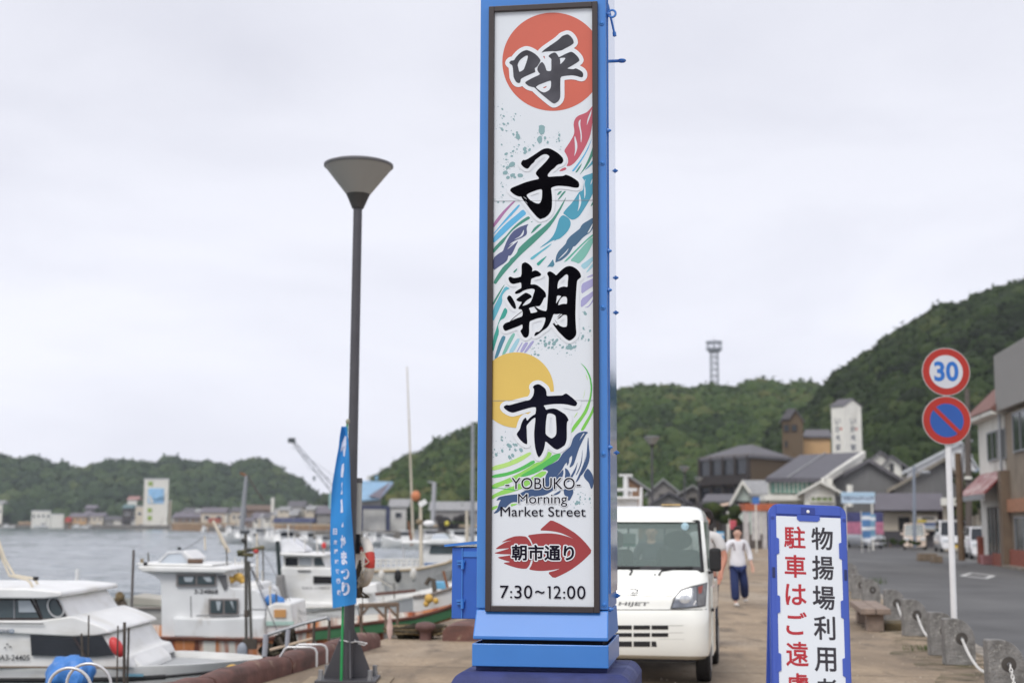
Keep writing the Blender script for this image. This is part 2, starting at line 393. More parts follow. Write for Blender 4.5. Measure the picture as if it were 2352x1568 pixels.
art(aw, 'F', "1400,30;1340,130;1260,260;1190,370;1120,460;1000,570;850,690;700,810;600,900;510,990;490,1060;430,1130;370,1170;340,1230;240,1310;160,1420;70,1568;55,1620;100,1640;150,1568;250,1440;400,1270;550,1110;750,930;930,760;1080,610;1180,470;1280,300;1350,160", L1, grn)
art(aw, 'F', "705,535;640,555;540,590;430,660;360,740;300,850;260,950;230,1035;160,1070;50,1160;50,1395;150,1320;250,1260;310,1200;325,1140;330,1118;370,1115;400,1080;430,1020;470,930;515,840;450,890;380,950;305,1005;340,960;430,880;330,935;400,870;500,820;580,790;660,740;675,690;665,620;680,570", L1, ac(78, 86, 128),
    ["610,635;590,690;540,760;470,800;430,830;500,800;580,765;610,720;618,670"])
art(aw, 'F', "470,110;420,115;330,200;200,330;50,525;50,615;150,490;260,340;380,200", L1, ac(172, 118, 166))
art(aw, 'F', "550,190;520,175;400,300;250,470;50,715;50,735;200,570;350,420;480,280", L1, sky_b)
art(aw, 'F', "670,345;600,260;500,350;350,470;200,610;50,780;50,895;200,760;400,570;560,430", L1, sky_b)
art(aw, 'F', "740,430;700,390;600,450;480,540;360,660;290,750;200,830;50,985;50,1080;150,970;240,880;300,780;400,660;500,580;620,500", L1, grn)
for q in ("955,530;880,545;800,610;735,720;800,680;870,610", "780,480;740,500;765,505", "490,1345;415,1415;440,1435;490,1380", "1900,90;1870,150;1835,230;1900,170"): art(aw, 'F', q, L1, grn)
for q in ("1090,870;1030,880;985,950;1030,940", "1165,870;1110,880;990,1050;1050,1010"): art(aw, 'B', q, L1, grn)
art(aw, 'F', "1900,715;1800,790;1600,980;1330,1250;1420,1210;1600,1020;1750,870;1900,750", L1, ac(92, 178, 154))
art(aw, 'F', "1900,780;1830,810;1700,950;1560,1110;1460,1215;1560,1240;1620,1272;1720,1180;1800,1060;1900,850", L1, ac(124, 188, 174))
art(aw, 'F', "1900,1125;1780,1210;1650,1300;1720,1380;1800,1320;1900,1190", L1, pale)
art(aw, 'F', "1900,1235;1820,1330;1750,1440;1800,1410;1900,1310", L1, pale)
lil = ac(166, 164, 208)
for q in ("1730,40;1640,75;1595,110;1730,75", "1730,108;1620,160;1520,210;1515,380;1600,320;1730,235", "1730,315;1640,380;1510,460;1505,610;1600,540;1660,470;1730,390", "1730,420;1680,520;1630,580;1560,605;1640,600;1730,480", "540,1180;520,1180;430,1340;450,1340", "640,1180;570,1180;485,1340;540,1345", "740,1160;690,1150;550,1350;590,1355"): art(aw, 'H', q, L1, lil)
art(aw, 'H', "250,195;180,280;40,510;40,575;150,380", L1, grn)
art(aw, 'H', "330,280;250,240;180,350;40,620;40,850;130,660;200,500;190,400;260,310", L1, ac(96, 180, 200))
art(aw, 'H', "290,650;240,590;180,720;120,880;40,1120;40,1360;90,1180;145,1010;125,900;160,810;240,770", L1, ac(52, 160, 146))
art(aw, 'H', "260,1085;200,1060;130,1220;55,1470;120,1430;190,1250", L1, ac(74, 132, 154))
art(aw, 'H', "420,1035;370,1020;280,1170;180,1400;250,1370;340,1190", L1, ac(124, 188, 174))
art(aw, 'H', "500,1120;440,1110;290,1360;385,1345", L1, pale)
g1, g2, g3 = ac(124, 204, 78), ac(84, 188, 88), ac(182, 224, 124)
art(aw, 'K', "1075,180;1120,230;1155,310;1165,400;1150,490;1100,600;1010,710;1005,765;1080,670;1140,580;1170,470;1178,380;1165,300;1130,230", L1, g1)
art(aw, 'K', "1075,180;1130,230;1165,300;1178,380;1170,470;1140,580;1160,500;1168,400;1158,310;1120,232", L1 - .0004, g2)
art(aw, 'K', "1195,510;1160,600;1110,680;1080,738;1105,738;1150,660;1195,570", L1, g1)
for q in ("1120,270;1140,340;1135,300", "1122,390;1100,490;1112,450", "1060,580;1020,640;1050,610"): art(aw, 'K', q, L1, g3)
art(aw, 'I', "630,560;600,525;450,600;250,690;20,748;20,818;250,760;450,680", L1, g3)
art(aw, 'I', "690,685;650,650;500,740;300,830;20,880;20,928;200,905;400,845;560,770", L1, g2)
art(aw, 'I', "950,560;880,515;850,600;780,680;690,690;560,780;400,870;200,960;20,1024;20,1095;250,1020;450,920;650,830;800,720", L1, ac(146, 212, 96))
art(aw, 'I', "1080,550;960,570;850,660;650,780;450,890;500,910;700,850;900,730;1040,640", L1 - .0004, g2)
art(aw, 'I', "860,830;780,820;620,920;400,1030;200,1100;10,1190;10,1260;100,1200;300,1150;500,1080;700,960;830,880", L1, ac(146, 212, 96))
art(aw, 'I', "430,1100;360,1120;20,1055;20,1090;120,1075", L1 - .0004, g2)
for q in ("110,1340;25,1360;10,1420;100,1380", "420,1310;300,1320;310,1360;370,1340"): art(aw, 'I', q, L1, ac(146, 212, 96))
wh = ac(54, 82, 124)
art(aw, 'I', "1490,235;1460,222;1400,222;1340,240;1290,280;1255,330;1235,400;1215,450;1160,500;1100,550;1070,600;1035,655;960,700;880,735;820,770;790,805;840,800;880,825;850,870;830,930;840,1040;780,1080;680,1095;560,1100;480,1140;430,1170;300,1180;200,1195;120,1215;80,1270;160,1250;130,1300;100,1400;35,1467;110,1450;190,1360;225,1380;270,1330;330,1290;450,1290;600,1220;720,1200;830,1185;930,1130;1010,1060;1060,980;1110,870;1110,790;1060,850;990,920;1090,800;1130,720;1165,685;1165,745;1195,700;1200,620;1245,580;1240,660;1195,775;1260,735;1290,660;1320,560;1360,450;1410,350;1455,265", L1 - .0007, wh,
    ["1420,240;1380,300;1350,370;1390,310;1436,250"])
for q in ("1490,285;1475,400;1465,560;1440,700;1370,895;1400,870;1460,780;1500,680;1515,580;1500,440", "1400,470;1390,620;1360,750;1290,900;1330,850;1385,720;1400,600", "1330,670;1300,760;1220,900;1160,1000;1220,960;1300,820",
          "1445,540;1440,650;1400,760;1310,960;1290,1000;1340,960;1400,840;1445,680", "1480,780;1440,830;1415,890;1440,940;1500,1000;1530,1095;1555,1080;1572,980;1560,890;1520,820", "1130,770;1140,840;1130,930;1180,960;1220,880;1180,800",
          "1110,1090;1120,1180;1160,1210;1190,1280;1220,1240;1260,1160;1260,1100", "1070,1110;1000,1150;940,1190;1010,1180;1060,1150"): art(aw, 'I', q, L1 - .0007, wh)
# splatter
spl = ac(136, 170, 174); r2 = random.Random(3)
def blob(view, x, y, r, seed):
    n = 11; k = VIEWS[view][2]
    pts = []
    for i in range(n):
        a = 2 * math.pi * i / n; q = r * (1 + .42 * math.sin(seed * 3.1 + 2 * a) * r2.random() + .25 * (r2.random() - .5))
        pts.append((VIEWS[view][0] + (x + q * math.cos(a)) / k, VIEWS[view][1] + (y + q * math.sin(a)) / k))
    o = clip([uv(p) for p in pts], PX0 + .001, PX1 - .001, PZ0, PZ1)
    if len(o) > 2: flat(aw, o, [], L1 - .0001 * (seed % 5), spl)
k_ = 0
for v_, data in (('E', "185,118,16;388,192,13;208,350,20;180,425,24;273,337,14;355,508,20;410,480,20;425,545,40;790,430,62;760,590,48;840,565,22;880,635,20;1060,520,20;1050,575,16;1060,610,16;1018,625,10;530,730,30;600,745,22;535,785,28;350,765,18;245,805,24;330,970,42;265,1015,26;205,1000,16;228,1095,36;268,1170,26;340,1135,34;375,1165,20;460,1140,36;245,895,14;330,840,18;440,670,14;190,1310,14;190,1440,13;205,1540,16;120,1545,14;205,225,16;183,260,10;360,275,14;245,452,12;175,665,14;660,680,16;410,735,12"),
                ('H', "1578,700,32;1550,950,20;1540,1080,24;1525,1115,20;1660,990,20;1635,1140,20;915,1100,18;900,1160,22;920,1220,34;980,1190,28;1040,1140,18;1060,1200,36;1105,1150,26;1030,1265,22;970,1270,20;1205,1265,24;1310,1255,46;1350,1280,30;1405,1255,28;1275,1357,15;740,1335,12;740,1375,20;795,1390,20;835,1150,18;800,1200,16;1160,1225,16;730,1270,9;1120,1370,8"),
                ('I', "170,300,16;172,348,18;285,432,36;350,413,17;390,420,22;378,500,20;462,500,28;335,580,26;290,610,28;85,570,24;175,510,22;60,490,12;290,490,14;1320,1300,26;1295,1320,18;1350,1300,20;1510,1245,18;1365,1215,14;1520,1305,8;1330,1170,8;1440,1245,12")):
    for t in data.split(';'):
        x, y, r = (float(q) for q in t.split(',')); blob(v_, x, y, r, k_); k_ += 1
        for _ in range(3): blob(v_, x + r2.gauss(0, 58), y + r2.gauss(0, 58), 3 + 5 * r2.random(), k_); k_ += 1
# red squid emblem
sq = ac(158, 58, 60)
art(aw, 'J', "1003,65;940,120;808,240;920,242;1050,255;1180,285;1290,335;1380,380;1290,345;1150,305;1000,287;880,288;740,300;610,320;660,380;700,470;705,560;700,680;700,750;670,830;632,885;740,905;860,910;980,900;1080,885;1155,870;1070,905;945,935;1045,1035;1180,975;1330,895;1450,810;1560,720;1688,590;1600,470;1500,365;1400,280;1280,205;1150,130", L1, sq)
art(aw, 'J', "590,340;640,400;680,470;690,560;690,650;665,750;640,820;600,870;540,875;440,860;320,825;195,775;335,760;240,735;150,705;110,680;330,650;345,635;180,632;45,615;150,585;330,530;200,540;70,548;150,490;250,430;360,405;270,415;170,440;280,375;400,335;500,330", L1, sq)
# panel seams
for y_ in (474.5, 941.5):
    a_, c_ = uv((1152, y_)), uv((1391, y_ - 1.2 * (1 if y_ < 700 else 0)))
    aw.add([(a_[0], L1 - .002, a_[1] - .0012), (c_[0], L1 - .002, c_[1] - .0012), (c_[0], L1 - .002, c_[1] + .0012), (a_[0], L1 - .002, a_[1] + .0012)], [(0, 1, 2, 3)], ac(150, 152, 158))
aw.build("artwork", [m_[1] for m_ in AC.values()], panel, fix=False)
# --- brush characters
KAN = [('A', [("705,520;760,465;860,395;1000,300;1050,255;1090,215;1140,195;1185,180;1225,195;1270,240;1300,290;1308,345;1250,390;1150,440;1090,475;1020,488;960,495;910,490;820,495;750,503", []),
 ("115,695;150,660;205,658;240,600;300,535;360,490;430,466;480,478;540,505;600,545;640,580;675,625;695,660;680,700;650,745;632,775;585,805;590,835;600,875;560,890;480,925;400,960;330,1000;320,1070;280,1078;245,1058;215,1010;195,960;190,880;183,800;172,745;130,720", ["268,735;310,655;370,605;430,568;462,570;455,625;435,690;410,760;385,825;345,855;300,873;285,800"]),
 ("720,685;755,720;780,770;792,810;805,850;850,862;893,850;893,700;895,632;835,585;880,540;945,513;980,525;1010,565;1030,605;1090,575;1180,530;1262,500;1320,535;1370,585;1400,625;1413,670;1350,715;1250,775;1175,815;1300,828;1340,808;1400,835;1455,870;1478,905;1478,955;1460,978;1420,972;1350,948;1260,938;1170,945;1060,963;1056,1100;1058,1330;1040,1390;1000,1435;940,1462;900,1440;800,1360;700,1275;640,1220;580,1158;530,1150;470,1130;415,1085;412,1060;450,1035;550,980;692,918;655,880;632,830;640,790;670,730", ["604,1152;650,1115;740,1080;820,1050;885,1030;888,1100;880,1165;850,1215;765,1257;700,1235;665,1208;630,1180", "1045,615;1160,612;1125,670;1055,740;1058,680"])], (84, 84, 90), .0225),
 ('B', [("330,360;345,325;370,297;400,303;450,285;520,240;620,175;700,120;760,92;815,85;865,92;930,125;1010,175;1070,230;1105,275;1110,325;1090,360;1060,378;1020,383;985,405;940,455;890,490;820,570;830,615;940,605;1110,598;1135,582;1160,574;1230,600;1310,645;1370,690;1395,720;1402,775;1390,810;1350,817;1280,810;1210,793;1100,782;1000,778;920,798;882,820;893,900;902,1010;900,1150;885,1235;840,1310;770,1365;720,1380;680,1393;620,1350;560,1280;500,1210;440,1125;390,1060;350,1010;335,972;290,975;220,945;160,900;125,860;150,815;250,775;400,715;520,680;670,650;640,605;605,570;605,530;640,480;720,405;800,320;850,255;850,230;810,200;760,195;710,215;640,265;590,305;575,340;520,385;465,460;420,460;370,425;335,385", ["425,950;480,910;560,880;640,850;718,838;718,960;708,1035;690,1080;660,1107;600,1098;540,1065;490,1035", "395,1050;460,1122;425,1070", "365,965;380,975;425,1010;445,1035;395,1000"])], (14, 13, 18), .017),
 ('C', [("495,100;530,75;565,62;620,90;665,130;692,170;695,200;685,238;720,220;750,212;800,230;840,265;860,290;845,310;815,325;760,332;720,350;672,370;665,430;660,475;730,470;780,485;830,520;900,580;935,625;945,670;943,705;910,718;880,780;850,840;820,870;770,872;715,880;625,905;650,950;662,1005;790,975;760,930;725,885;745,875;800,920;870,950;955,968;970,800;985,600;992,430;995,340;962,280;975,250;1010,230;1060,250;1110,290;1130,310;1180,255;1250,190;1310,150;1370,135;1430,145;1500,185;1555,240;1580,290;1590,340;1540,380;1515,405;1505,500;1495,650;1488,800;1482,1000;1483,1100;1490,1250;1500,1360;1490,1410;1450,1460;1400,1495;1360,1505;1300,1470;1230,1400;1170,1340;1110,1260;1065,1200;1075,1180;1130,1225;1160,1200;1200,1235;1260,1258;1325,1250;1332,1150;1328,1035;1260,1030;1200,1010;1140,1020;1080,1015;1060,1070;1030,1150;990,1230;950,1275;880,1320;820,1370;760,1410;725,1418;735,1375;760,1345;815,1340;870,1280;910,1200;930,1130;935,1080;870,1080;780,1095;700,1125;640,1150;632,1250;635,1350;620,1420;575,1452;530,1435;500,1385;470,1325;490,1300;512,1270;510,1200;440,1235;320,1280;195,1328;160,1290;148,1235;180,1190;220,1170;270,1155;300,1140;360,1110;440,1080;510,1055;515,980;498,930;440,925;435,905;460,860;505,790;440,785;405,765;398,745;440,710;510,660;570,620;620,640;670,670;685,710;640,730;580,770;530,830;505,868;600,840;660,800;690,730;715,650;740,575;720,555;680,548;600,560;520,590;470,625;400,648;370,635;380,605;430,570;490,540;492,500;485,432;410,450;340,465;290,445;260,395;252,350;285,323;350,355;420,345;495,325",
   ["1152,560;1155,480;1175,405;1240,350;1300,295;1330,287;1350,310;1352,350;1343,430;1340,525;1270,510;1210,525", "1145,672;1230,685;1180,750;1125,832;1135,760", "1262,692;1310,698;1330,730;1328,835;1270,828;1210,840;1165,860;1175,800;1210,735"]),
   ("222,718;262,668;300,685;340,745;375,815;390,870;395,915;355,918;310,870;270,810;240,760", []), ("275,1150;340,1085;420,1020;510,955;505,970;430,1025;360,1080;300,1140", []),
   ("1140,1085;1190,1030;1225,1005;1200,1040", []), ("1140,1120;1200,1060;1265,1015;1300,1015;1240,1050;1200,1090", []), ("1092,1105;1160,1200;1130,1170", []), ("1080,1150;1120,1215;1100,1200", [])], (12, 12, 18), .017),
 ('D', [("695,155;730,120;785,102;830,112;885,150;930,190;950,250;948,322;1050,318;1180,312;1240,312;1270,290;1310,272;1370,315;1440,370;1500,430;1513,455;1500,485;1478,508;1420,500;1340,478;1230,465;1100,465;1000,475;890,492;920,530;940,575;1000,555;1070,547;1130,558;1210,605;1290,655;1330,710;1355,765;1325,790;1318,900;1320,1000;1318,1110;1300,1180;1280,1220;1210,1270;1145,1302;1085,1280;1000,1205;925,1140;915,1230;890,1320;850,1400;805,1448;770,1385;740,1270;725,1150;720,1000;730,880;742,780;745,710;690,740;640,790;580,860;585,950;588,1080;595,1160;590,1205;530,1180;465,1120;420,1060;398,1018;420,980;460,930;485,830;520,750;568,708;585,750;590,775;640,720;690,680;745,650;755,580;755,525;700,522;600,545;480,580;370,615;318,625;250,600;190,560;162,525;175,500;215,480;270,488;400,450;530,415;640,395;690,340;715,280;722,195",
   ["960,650;1000,635;1060,645;1115,680;1122,780;1130,900;1128,1010;1100,1065;1040,1098;990,1070;930,1020;930,900;940,760"])], (24, 24, 38), .021)]
for view, parts_, colr, hw in KAN:
    hb, kb = MB(), MB(); loops = []
    for o_, hs in parts_:
        lo = smooth2([uv(p) for p in px(view, o_)]); lh = [smooth2([uv(p) for p in px(view, h)]) for h in hs]
        loops += [lo] + lh; flat(kb, lo, lh, L4, 0)
    halo(hb, loops, hw, L3, 0)
    k_o = kb.build("brush_lettering", M("ink_%d" % colr[0], srgb(*colr), .9, .3, 5, spec=.02), panel, fix=False)
    hb.build("lettering_margin", M("white_margin", srgb(226, 231, 236), .35, .01), k_o, fix=False)
# --- printed text
ink = M("print_ink", srgb(30, 27, 40), .6, .05, spec=.02)
def uvrect(x0, x1, yt, yb):
    a_, b_ = uv(((x0 + x1) / 2, yt)), uv(((x0 + x1) / 2, yb)); l_, r_ = uv((x0, (yt + yb) / 2)), uv((x1, (yt + yb) / 2))
    return l_[0], r_[0], b_[1], a_[1]
def line(s, view, x0, x1, yt, yb, bold, hw, name="lettering", into=None, fat=0):
    o, k, sc = VIEWS[view][0], VIEWS[view][1], VIEWS[view][2]
    vs, fs = fit_text(s, *uvrect(o + x0 / sc, o + x1 / sc, k + yt / sc, k + yb / sc), bold)
    tb = into or MB(); tb.add([(a, L4 - .0012, c) for a, c in vs], fs)
    if into: return
    ob = tb.build(name, ink, panel, fix=False)
    if hw or fat:
        cnt = {}
        for f in fs:
            for i in range(len(f)):
                e = (f[i], f[(i + 1) % len(f)]); cnt[tuple(sorted(e))] = cnt.get(tuple(sorted(e)), 0) + 1
        ed = [[vs[a], vs[b_]] for (a, b_), c in cnt.items() if c == 1]
        if fat: fb_ = MB(); halo(fb_, ed, fat, L4 - .0008, 0, .0009); fb_.build('lettering_weight', ink, ob, fix=False)
        hb = MB(); halo(hb, [[vs[a], vs[b_]] for (a, b_), c in cnt.items() if c == 1], hw, L4, 0, .0012)
        hb.build("lettering_margin", MATS["white_margin"], ob, fix=False)
line("YOBUKO", 'I', 318, 1284, 922, 1096, 0, .0045)
for q in ((225, 287), (1312, 1372)): line("-", 'I', q[0], q[1], 1028, 1048, 0, .004)
line("Morning", 'I', 420, 1168, 1168, 1360, 0, .0042)
line("Market Street", 'I', 150, 1450, 1362, 1510, 0, 0)
line("朝市通り", 'J', 357, 1380, 484, 732, 0, .0085, fat=.0024)
one = MB()
for s_, x0, x1, y0, y1 in (("7", 155, 300, 1150, 1360), (":", 322, 358, 1240, 1357), ("3", 395, 515, 1148, 1364), ("0", 553, 690, 1146, 1364), ("~", 738, 893, 1232, 1285), ("2", 1045, 1170, 1156, 1364), (":", 1202, 1240, 1250, 1368), ("0", 1268, 1406, 1154, 1372), ("0", 1436, 1574, 1156, 1374)):
    line(s_, 'J', x0, x1, y0, y1, .002, 0, into=one)
flat(one, [uv(p) for p in px('J', '942,1182;952,1162;996,1160;996,1364;968,1364;968,1184')], [], L4 - .0012, 0); one.build('lettering', ink, panel, fix=False)
# --- side face: glossy blue panel in the pillar's right side
sidem = M("glossy_side", srgb(70, 132, 205), .12, .03, 2, coat=.6)
MB().box((BW / 2 + .004, .02, (ZB + ZT) / 2 + .02), (.008, BD - .10, ZT - ZB - .12)).build("side_panel", sidem, pillar)
# --- rivet heads and hooks
def bolt(x, y, z, d):
    m_ = MB(); a = Vector((x, y, z)); d = Vector(d)
    m_.cyl(a, a + d * .012, .013, .013, 10); m_.cyl(a + d * .012, a + d * .024, .010, .004, 10)
    m_.build("bolt", blue, pillar, smooth=True)
for y_ in (55, 382, 720, 1063, 1416): x_, z_ = on_face(1409, y_); bolt(BW / 2 - .022, yf, z_, (0, -.45, 0))
for y_ in (302, 585, 677, 1047, 1428): _, z_ = on_face(1428, y_); bolt(BW / 2, yf + .035, z_, (1, 0, 0))
for y_ in (354, 621, 708, 1058, 1416): _, z_ = on_face(1440, y_); bolt(BW / 2, BD / 2 - .05, z_ + .02, (1, 0, 0))
for y_ in (38, 310, 590, 680): _, z_ = on_face(1128, y_); bolt(-BW / 2, BD / 2 - .08, z_, (-.6, 0, 0))
hk = MB(); _, z_ = on_face(1430, 25); c_ = Vector((BW / 2 + .03, yf + .05, z_))
hk.tube([c_ + Vector((.02 * math.cos(t), 0, .02 * math.sin(t))) for t in [i * math.pi / 8 for i in range(16)]], .006, 6, closed=True)
hk.cyl(c_ - Vector((.035, 0, 0)), c_ - Vector((.012, 0, 0)), .008)
hk.build('eye_bolt', blue, pillar, smooth=True); hk = MB()
hk.cyl(c_ + Vector((-.035, .03, .11)), c_ + Vector((.004, .10, -.07)), .006, n=8); hk.cyl(c_ + Vector((.004, .10, -.07)), c_ + Vector((.007, .10, -.092)), .010, n=8)
hk.build('stay_rod', blue, pillar, smooth=True); hk = MB()
_, z_ = on_face(1440, 93); c_ = Vector((BW / 2, BD / 2 - .2, z_)); hk.cyl(c_, c_ + Vector((.045, 0, 0)), .009); hk.tube([c_ + Vector((.06 + .018 * math.cos(t), .018 * math.sin(t), 0)) for t in [i * math.pi / 6 for i in range(12)]], .007, 6, closed=True)
hk.build("eye_bolt", blue, pillar, smooth=True)
# --- skirt, tray and foot
def loft4(mb, secs):
    mb.loft([[(x0, y0, z), (x1, y0, z), (x1, y1, z), (x0, y1, z)] for (x0, x1, y0, y1, z) in secs])
zs = [on_face(1270, q)[1] for q in (1428, 1489, 1497, 1506, 1559, 1569, 1583)]
hb_, hd = BW / 2, BD / 2
sk = MB(); loft4(sk, [(-hb_, hb_, -hd, hd, zs[0] - .002), (-hb_ - .004, hb_ + .004, -hd - .075, hd + .05, zs[1]), (-hb_ - .004, hb_ + .004, -hd - .075, hd + .05, zs[2])])
sk.build("skirt", M("blue_paint_top", srgb(62, 126, 204), .4, .03, 3, coat=.05), pillar, bevel=.006)
MB().box((0, 0, (zs[2] + zs[3]) / 2 - .01), (BW - .06, BD - .02, zs[2] - zs[3] + .03)).build("gap_strip", black, pillar)
tr = MB(); X0, X1, Y0, Y1 = -hb_ - .006, hb_ + .006, -hd - .085, hd + .09
for q in ((X0, X1, Y0, Y0 + .012), (X0, X1, Y1 - .012, Y1), (X0, X0 + .012, Y0 + .012, Y1 - .012), (X1 - .012, X1, Y0 + .012, Y1 - .012)):
    tr.box(((q[0] + q[1]) / 2, (q[2] + q[3]) / 2, (zs[3] + zs[4]) / 2), (q[1] - q[0], q[3] - q[2], zs[3] - zs[4]))
tr.box(((X0 + X1) / 2, (Y0 + Y1) / 2, zs[4] + .03), (X1 - X0 - .026, Y1 - Y0 - .026, .05))
tr.build("tray", blue, pillar, bevel=.004)
MB().box((0, 0, (zs[4] + zs[5]) / 2 - .01), (BW - .01, BD + .05, zs[4] - zs[5] + .02)).build("neck", navy, pillar)
bb = MB(); zt = zs[5] - .004; A0, A1, B0, B1 = -.445, .47, -hd - .17, hd + .15; c = .055
bb.loft([[(A0 + q, B0 + q, z), (A1 - q, B0 + q, z), (A1 - q, B1 - q, z), (A0 + q, B1 - q, z)] for q, z in ((0, 0), (0, zt - c), (c * .35, zt - c * .3), (c, zt))])
bs = bb.build("base_block", navy, pillar, bevel=.02)
overlay(navy, srgb(128, 136, 172), 3.2, .58, .82, (1, 1, 1), 8)
# --- junction box on the left side
jx = [on_face(q, 1400)[0] * 1.045 for q in (1054, 1117)]
jm = M("box_blue", srgb(52, 104, 190), .38, .05, 3)
jz0, jz1 = on_face(1080, 1452)[1] - .015, on_face(1080, 1285)[1] + .0
j0, j1 = -hb_ - .192, -hb_
bx_ = MB().box(((j0 + j1) / 2, .19, (jz0 + jz1) / 2), (j1 - j0, .30, jz1 - jz0)).build("junction_box", jm, pillar, bevel=.004)
ld = MB(); ld.prism([(j0 - .04, .02, jz1 + .004), (j1, .02, jz1 + .024), (j1, .02, jz1 + .042), (j0 - .04, .02, jz1 + .016)], (0, .36, 0)); ld.build("box_lid", blue, bx_)
MB().box((j0 + .058, .036, (jz0 + jz1) / 2), (.006, .012, jz1 - jz0 - .004)).build("box_seam", blue, bx_)
MB().box(((j0 + .062 + j1) / 2, .037, jz1 - .035), (j1 - j0 - .064, .008, .03)).build("box_fascia", blue, bx_)
for zz in (jz1 - .085, jz0 + .085):
    h_ = MB(); h_.cyl((j0 + .062, .028, zz - .03), (j0 + .062, .028, zz + .02), .010); h_.box((j0 + .052, .030, zz + .012), (.045, .012, .012)); h_.box((j0 + .048, .029, zz - .004), (.034, .012, .008))
    h_.build("hinge", blue, bx_, smooth=True)
# ---------------------------------------------------------------- ground, quay, road, water
def xq(Y): return -2.83 + .187 * (Y - 14.2)              # outer edge of the quay
def xb(Y): return 4.72 + .165 * (Y - 13.8)               # line of the stone bollards
WZ = -1.5
quay_m = M("quay_concrete", (.325, .245, .163), .9, .20, 1.1, bump=.5, bscale=22, detail=9)
overlay(quay_m, (.40, .335, .26), .45, .48, .72, (1.3, .32, 1), 8)
overlay(quay_m, (.17, .128, .088), .7, .50, .74, (1.5, .4, 1), 10, 4.0)
overlay(quay_m, (.15, .115, .08), 1.5, .55, .68, (1.4, .5, 1), 10, 11.0)
overlay(quay_m, (.24, .18, .122), 14, .50, .72, (1, 1, 1), 6, 2.0)
overlay(quay_m, (.42, .38, .31), 60, .62, .74, (1, 1, 1), 3, 7.0)
asph = M("asphalt", (.098, .098, .098), .9, .16, .5, bump=.3, bscale=60, detail=9)
overlay(asph, (.135, .135, .133), .35, .48, .7, (1, .3, 1), 6)
overlay(asph, (.16, .155, .15), 70, .6, .72, (1, 1, 1), 3)
yard_m = M("yard_ground", (.17, .155, .135), .9, .2, .4, detail=8)
Ys = [-6] + [3 * i for i in range(2, 14)] + [46, 55, 70, 90, 120, 160, 200, 250]
qm = MB()
L = [Vector((xq(y), y, 0)) for y in Ys]; R_ = [Vector((xb(y) + .42, y, 0)) for y in Ys]
qm.loft([[l, r, r + Vector((0, 0, -3.2)), l + Vector((0, 0, -3.2))] for l, r in zip(L, R_)])
struct(qm.build("quay", quay_m))
# slab joints, as thin recessed-looking sealant strips 4 mm proud
jm_ = M("joint_sealant", (.19, .155, .12), .95, .2, 5)
jt = MB()
for y in (16.4, 21.2, 26.6, 33, 40, 48, 58, 70): 
    a_, c_ = Vector((xq(y) + .35, y, .004)), Vector((xb(y) - .05, y - 1.05 + .12 * math.sin(y), .004)); d_ = Vector((0, .012, 0))
    jt.add([a_ - d_, c_ - d_, c_ + d_, a_ + d_], [(0, 1, 2, 3)])
for k, off in ((0, 3.05),):
    p_ = [Vector((xq(y) + off, y, .004)) for y in Ys]; d_ = Vector((.02, 0, 0))
    jt.loft([[q - d_, q + d_] for q in p_], closed=False, caps=False)
struct(jt.build("pavement_joints", jm_))
land = MB()
outl = [(4, -8), (xq(30) + 2, 30), (xq(100) + 2, 100), (xq(250), 252), (8, 262), (-2, 268), (-45, 275), (-60, 322), (-100, 480), (-212, 690), (-480, 705), (-480, 1050), (520, 1050), (520, -8)]
land.prism([(x, y, -.10) for x, y in outl], (0, 0, -4))
struct(land.build("land", yard_m))
rd = MB()
rd.loft([[Vector((xb(y) + .42, y, -.05)), Vector((xb(y) + 7.4 + max(0, y - 60) * .02, y, -.05))] for y in Ys if y < 200], closed=False, caps=False)
struct(rd.build("road", asph))
lot = MB(); lot.add([(xb(y) + o + 7.4 + max(0, y - 60) * .02, y, -.06) for y, o in ((56, 0), (56, 30), (110, 30), (110, 0))], [(0, 1, 2, 3)])
struct(lot.build("car_park_ground", M("old_asphalt", (.15, .145, .135), .9, .2, .5, detail=8)))
# far pavement on the building side, with kerb
kb_ = MB(); kb_.loft([[Vector((xb(y) + 7.42, y, -.05)), Vector((xb(y) + 7.42, y, .05)), Vector((xb(y) + 8.6, y, .05)), Vector((xb(y) + 8.6, y, -.05))] for y in (28, 36, 44, 50, 56)], closed=False, caps=False)
struct(kb_.build("pavement", M("pavement_stone", (.22, .19, .155), .9, .2, 1.5, detail=8)))
# verge of moss and grit along the bollards
vm = M("moss", (.125, .115, .058), .95, .25, 3, detail=9)
n_, l_ = vm.node_tree.nodes, vm.node_tree.links
tr_ = n_.new("ShaderNodeBsdfTransparent"); mxs = n_.new("ShaderNodeMixShader"); tcn = n_.new("ShaderNodeTexCoord"); nz = n_.new("ShaderNodeTexNoise"); nz.inputs['Scale'].default_value = 2.6; nz.inputs['Detail'].default_value = 9
rr = n_.new("ShaderNodeValToRGB"); rr.color_ramp.elements[0].position = .46; rr.color_ramp.elements[1].position = .78
l_.new(tcn.outputs['Object'], nz.inputs['Vector']); l_.new(nz.outputs['Fac'], rr.inputs['Fac']); l_.new(rr.outputs[0], mxs.inputs[0])
l_.new(tr_.outputs[0], mxs.inputs[1]); l_.new(n_["Principled BSDF"].outputs[0], mxs.inputs[2]); l_.new(mxs.outputs[0], n_["Material Output"].inputs[0])
mo = MB(); mo.loft([[Vector((xb(y) - .55 + .10 * math.sin(y * 1.3) + .06 * math.sin(y * 4.1), y, .006)), Vector((xb(y) + .40, y, .006))] for y in [9 + .25 * i for i in range(120)]], closed=False, caps=False)
o_ = mo.build("moss", vm); o_['kind'] = 'stuff'
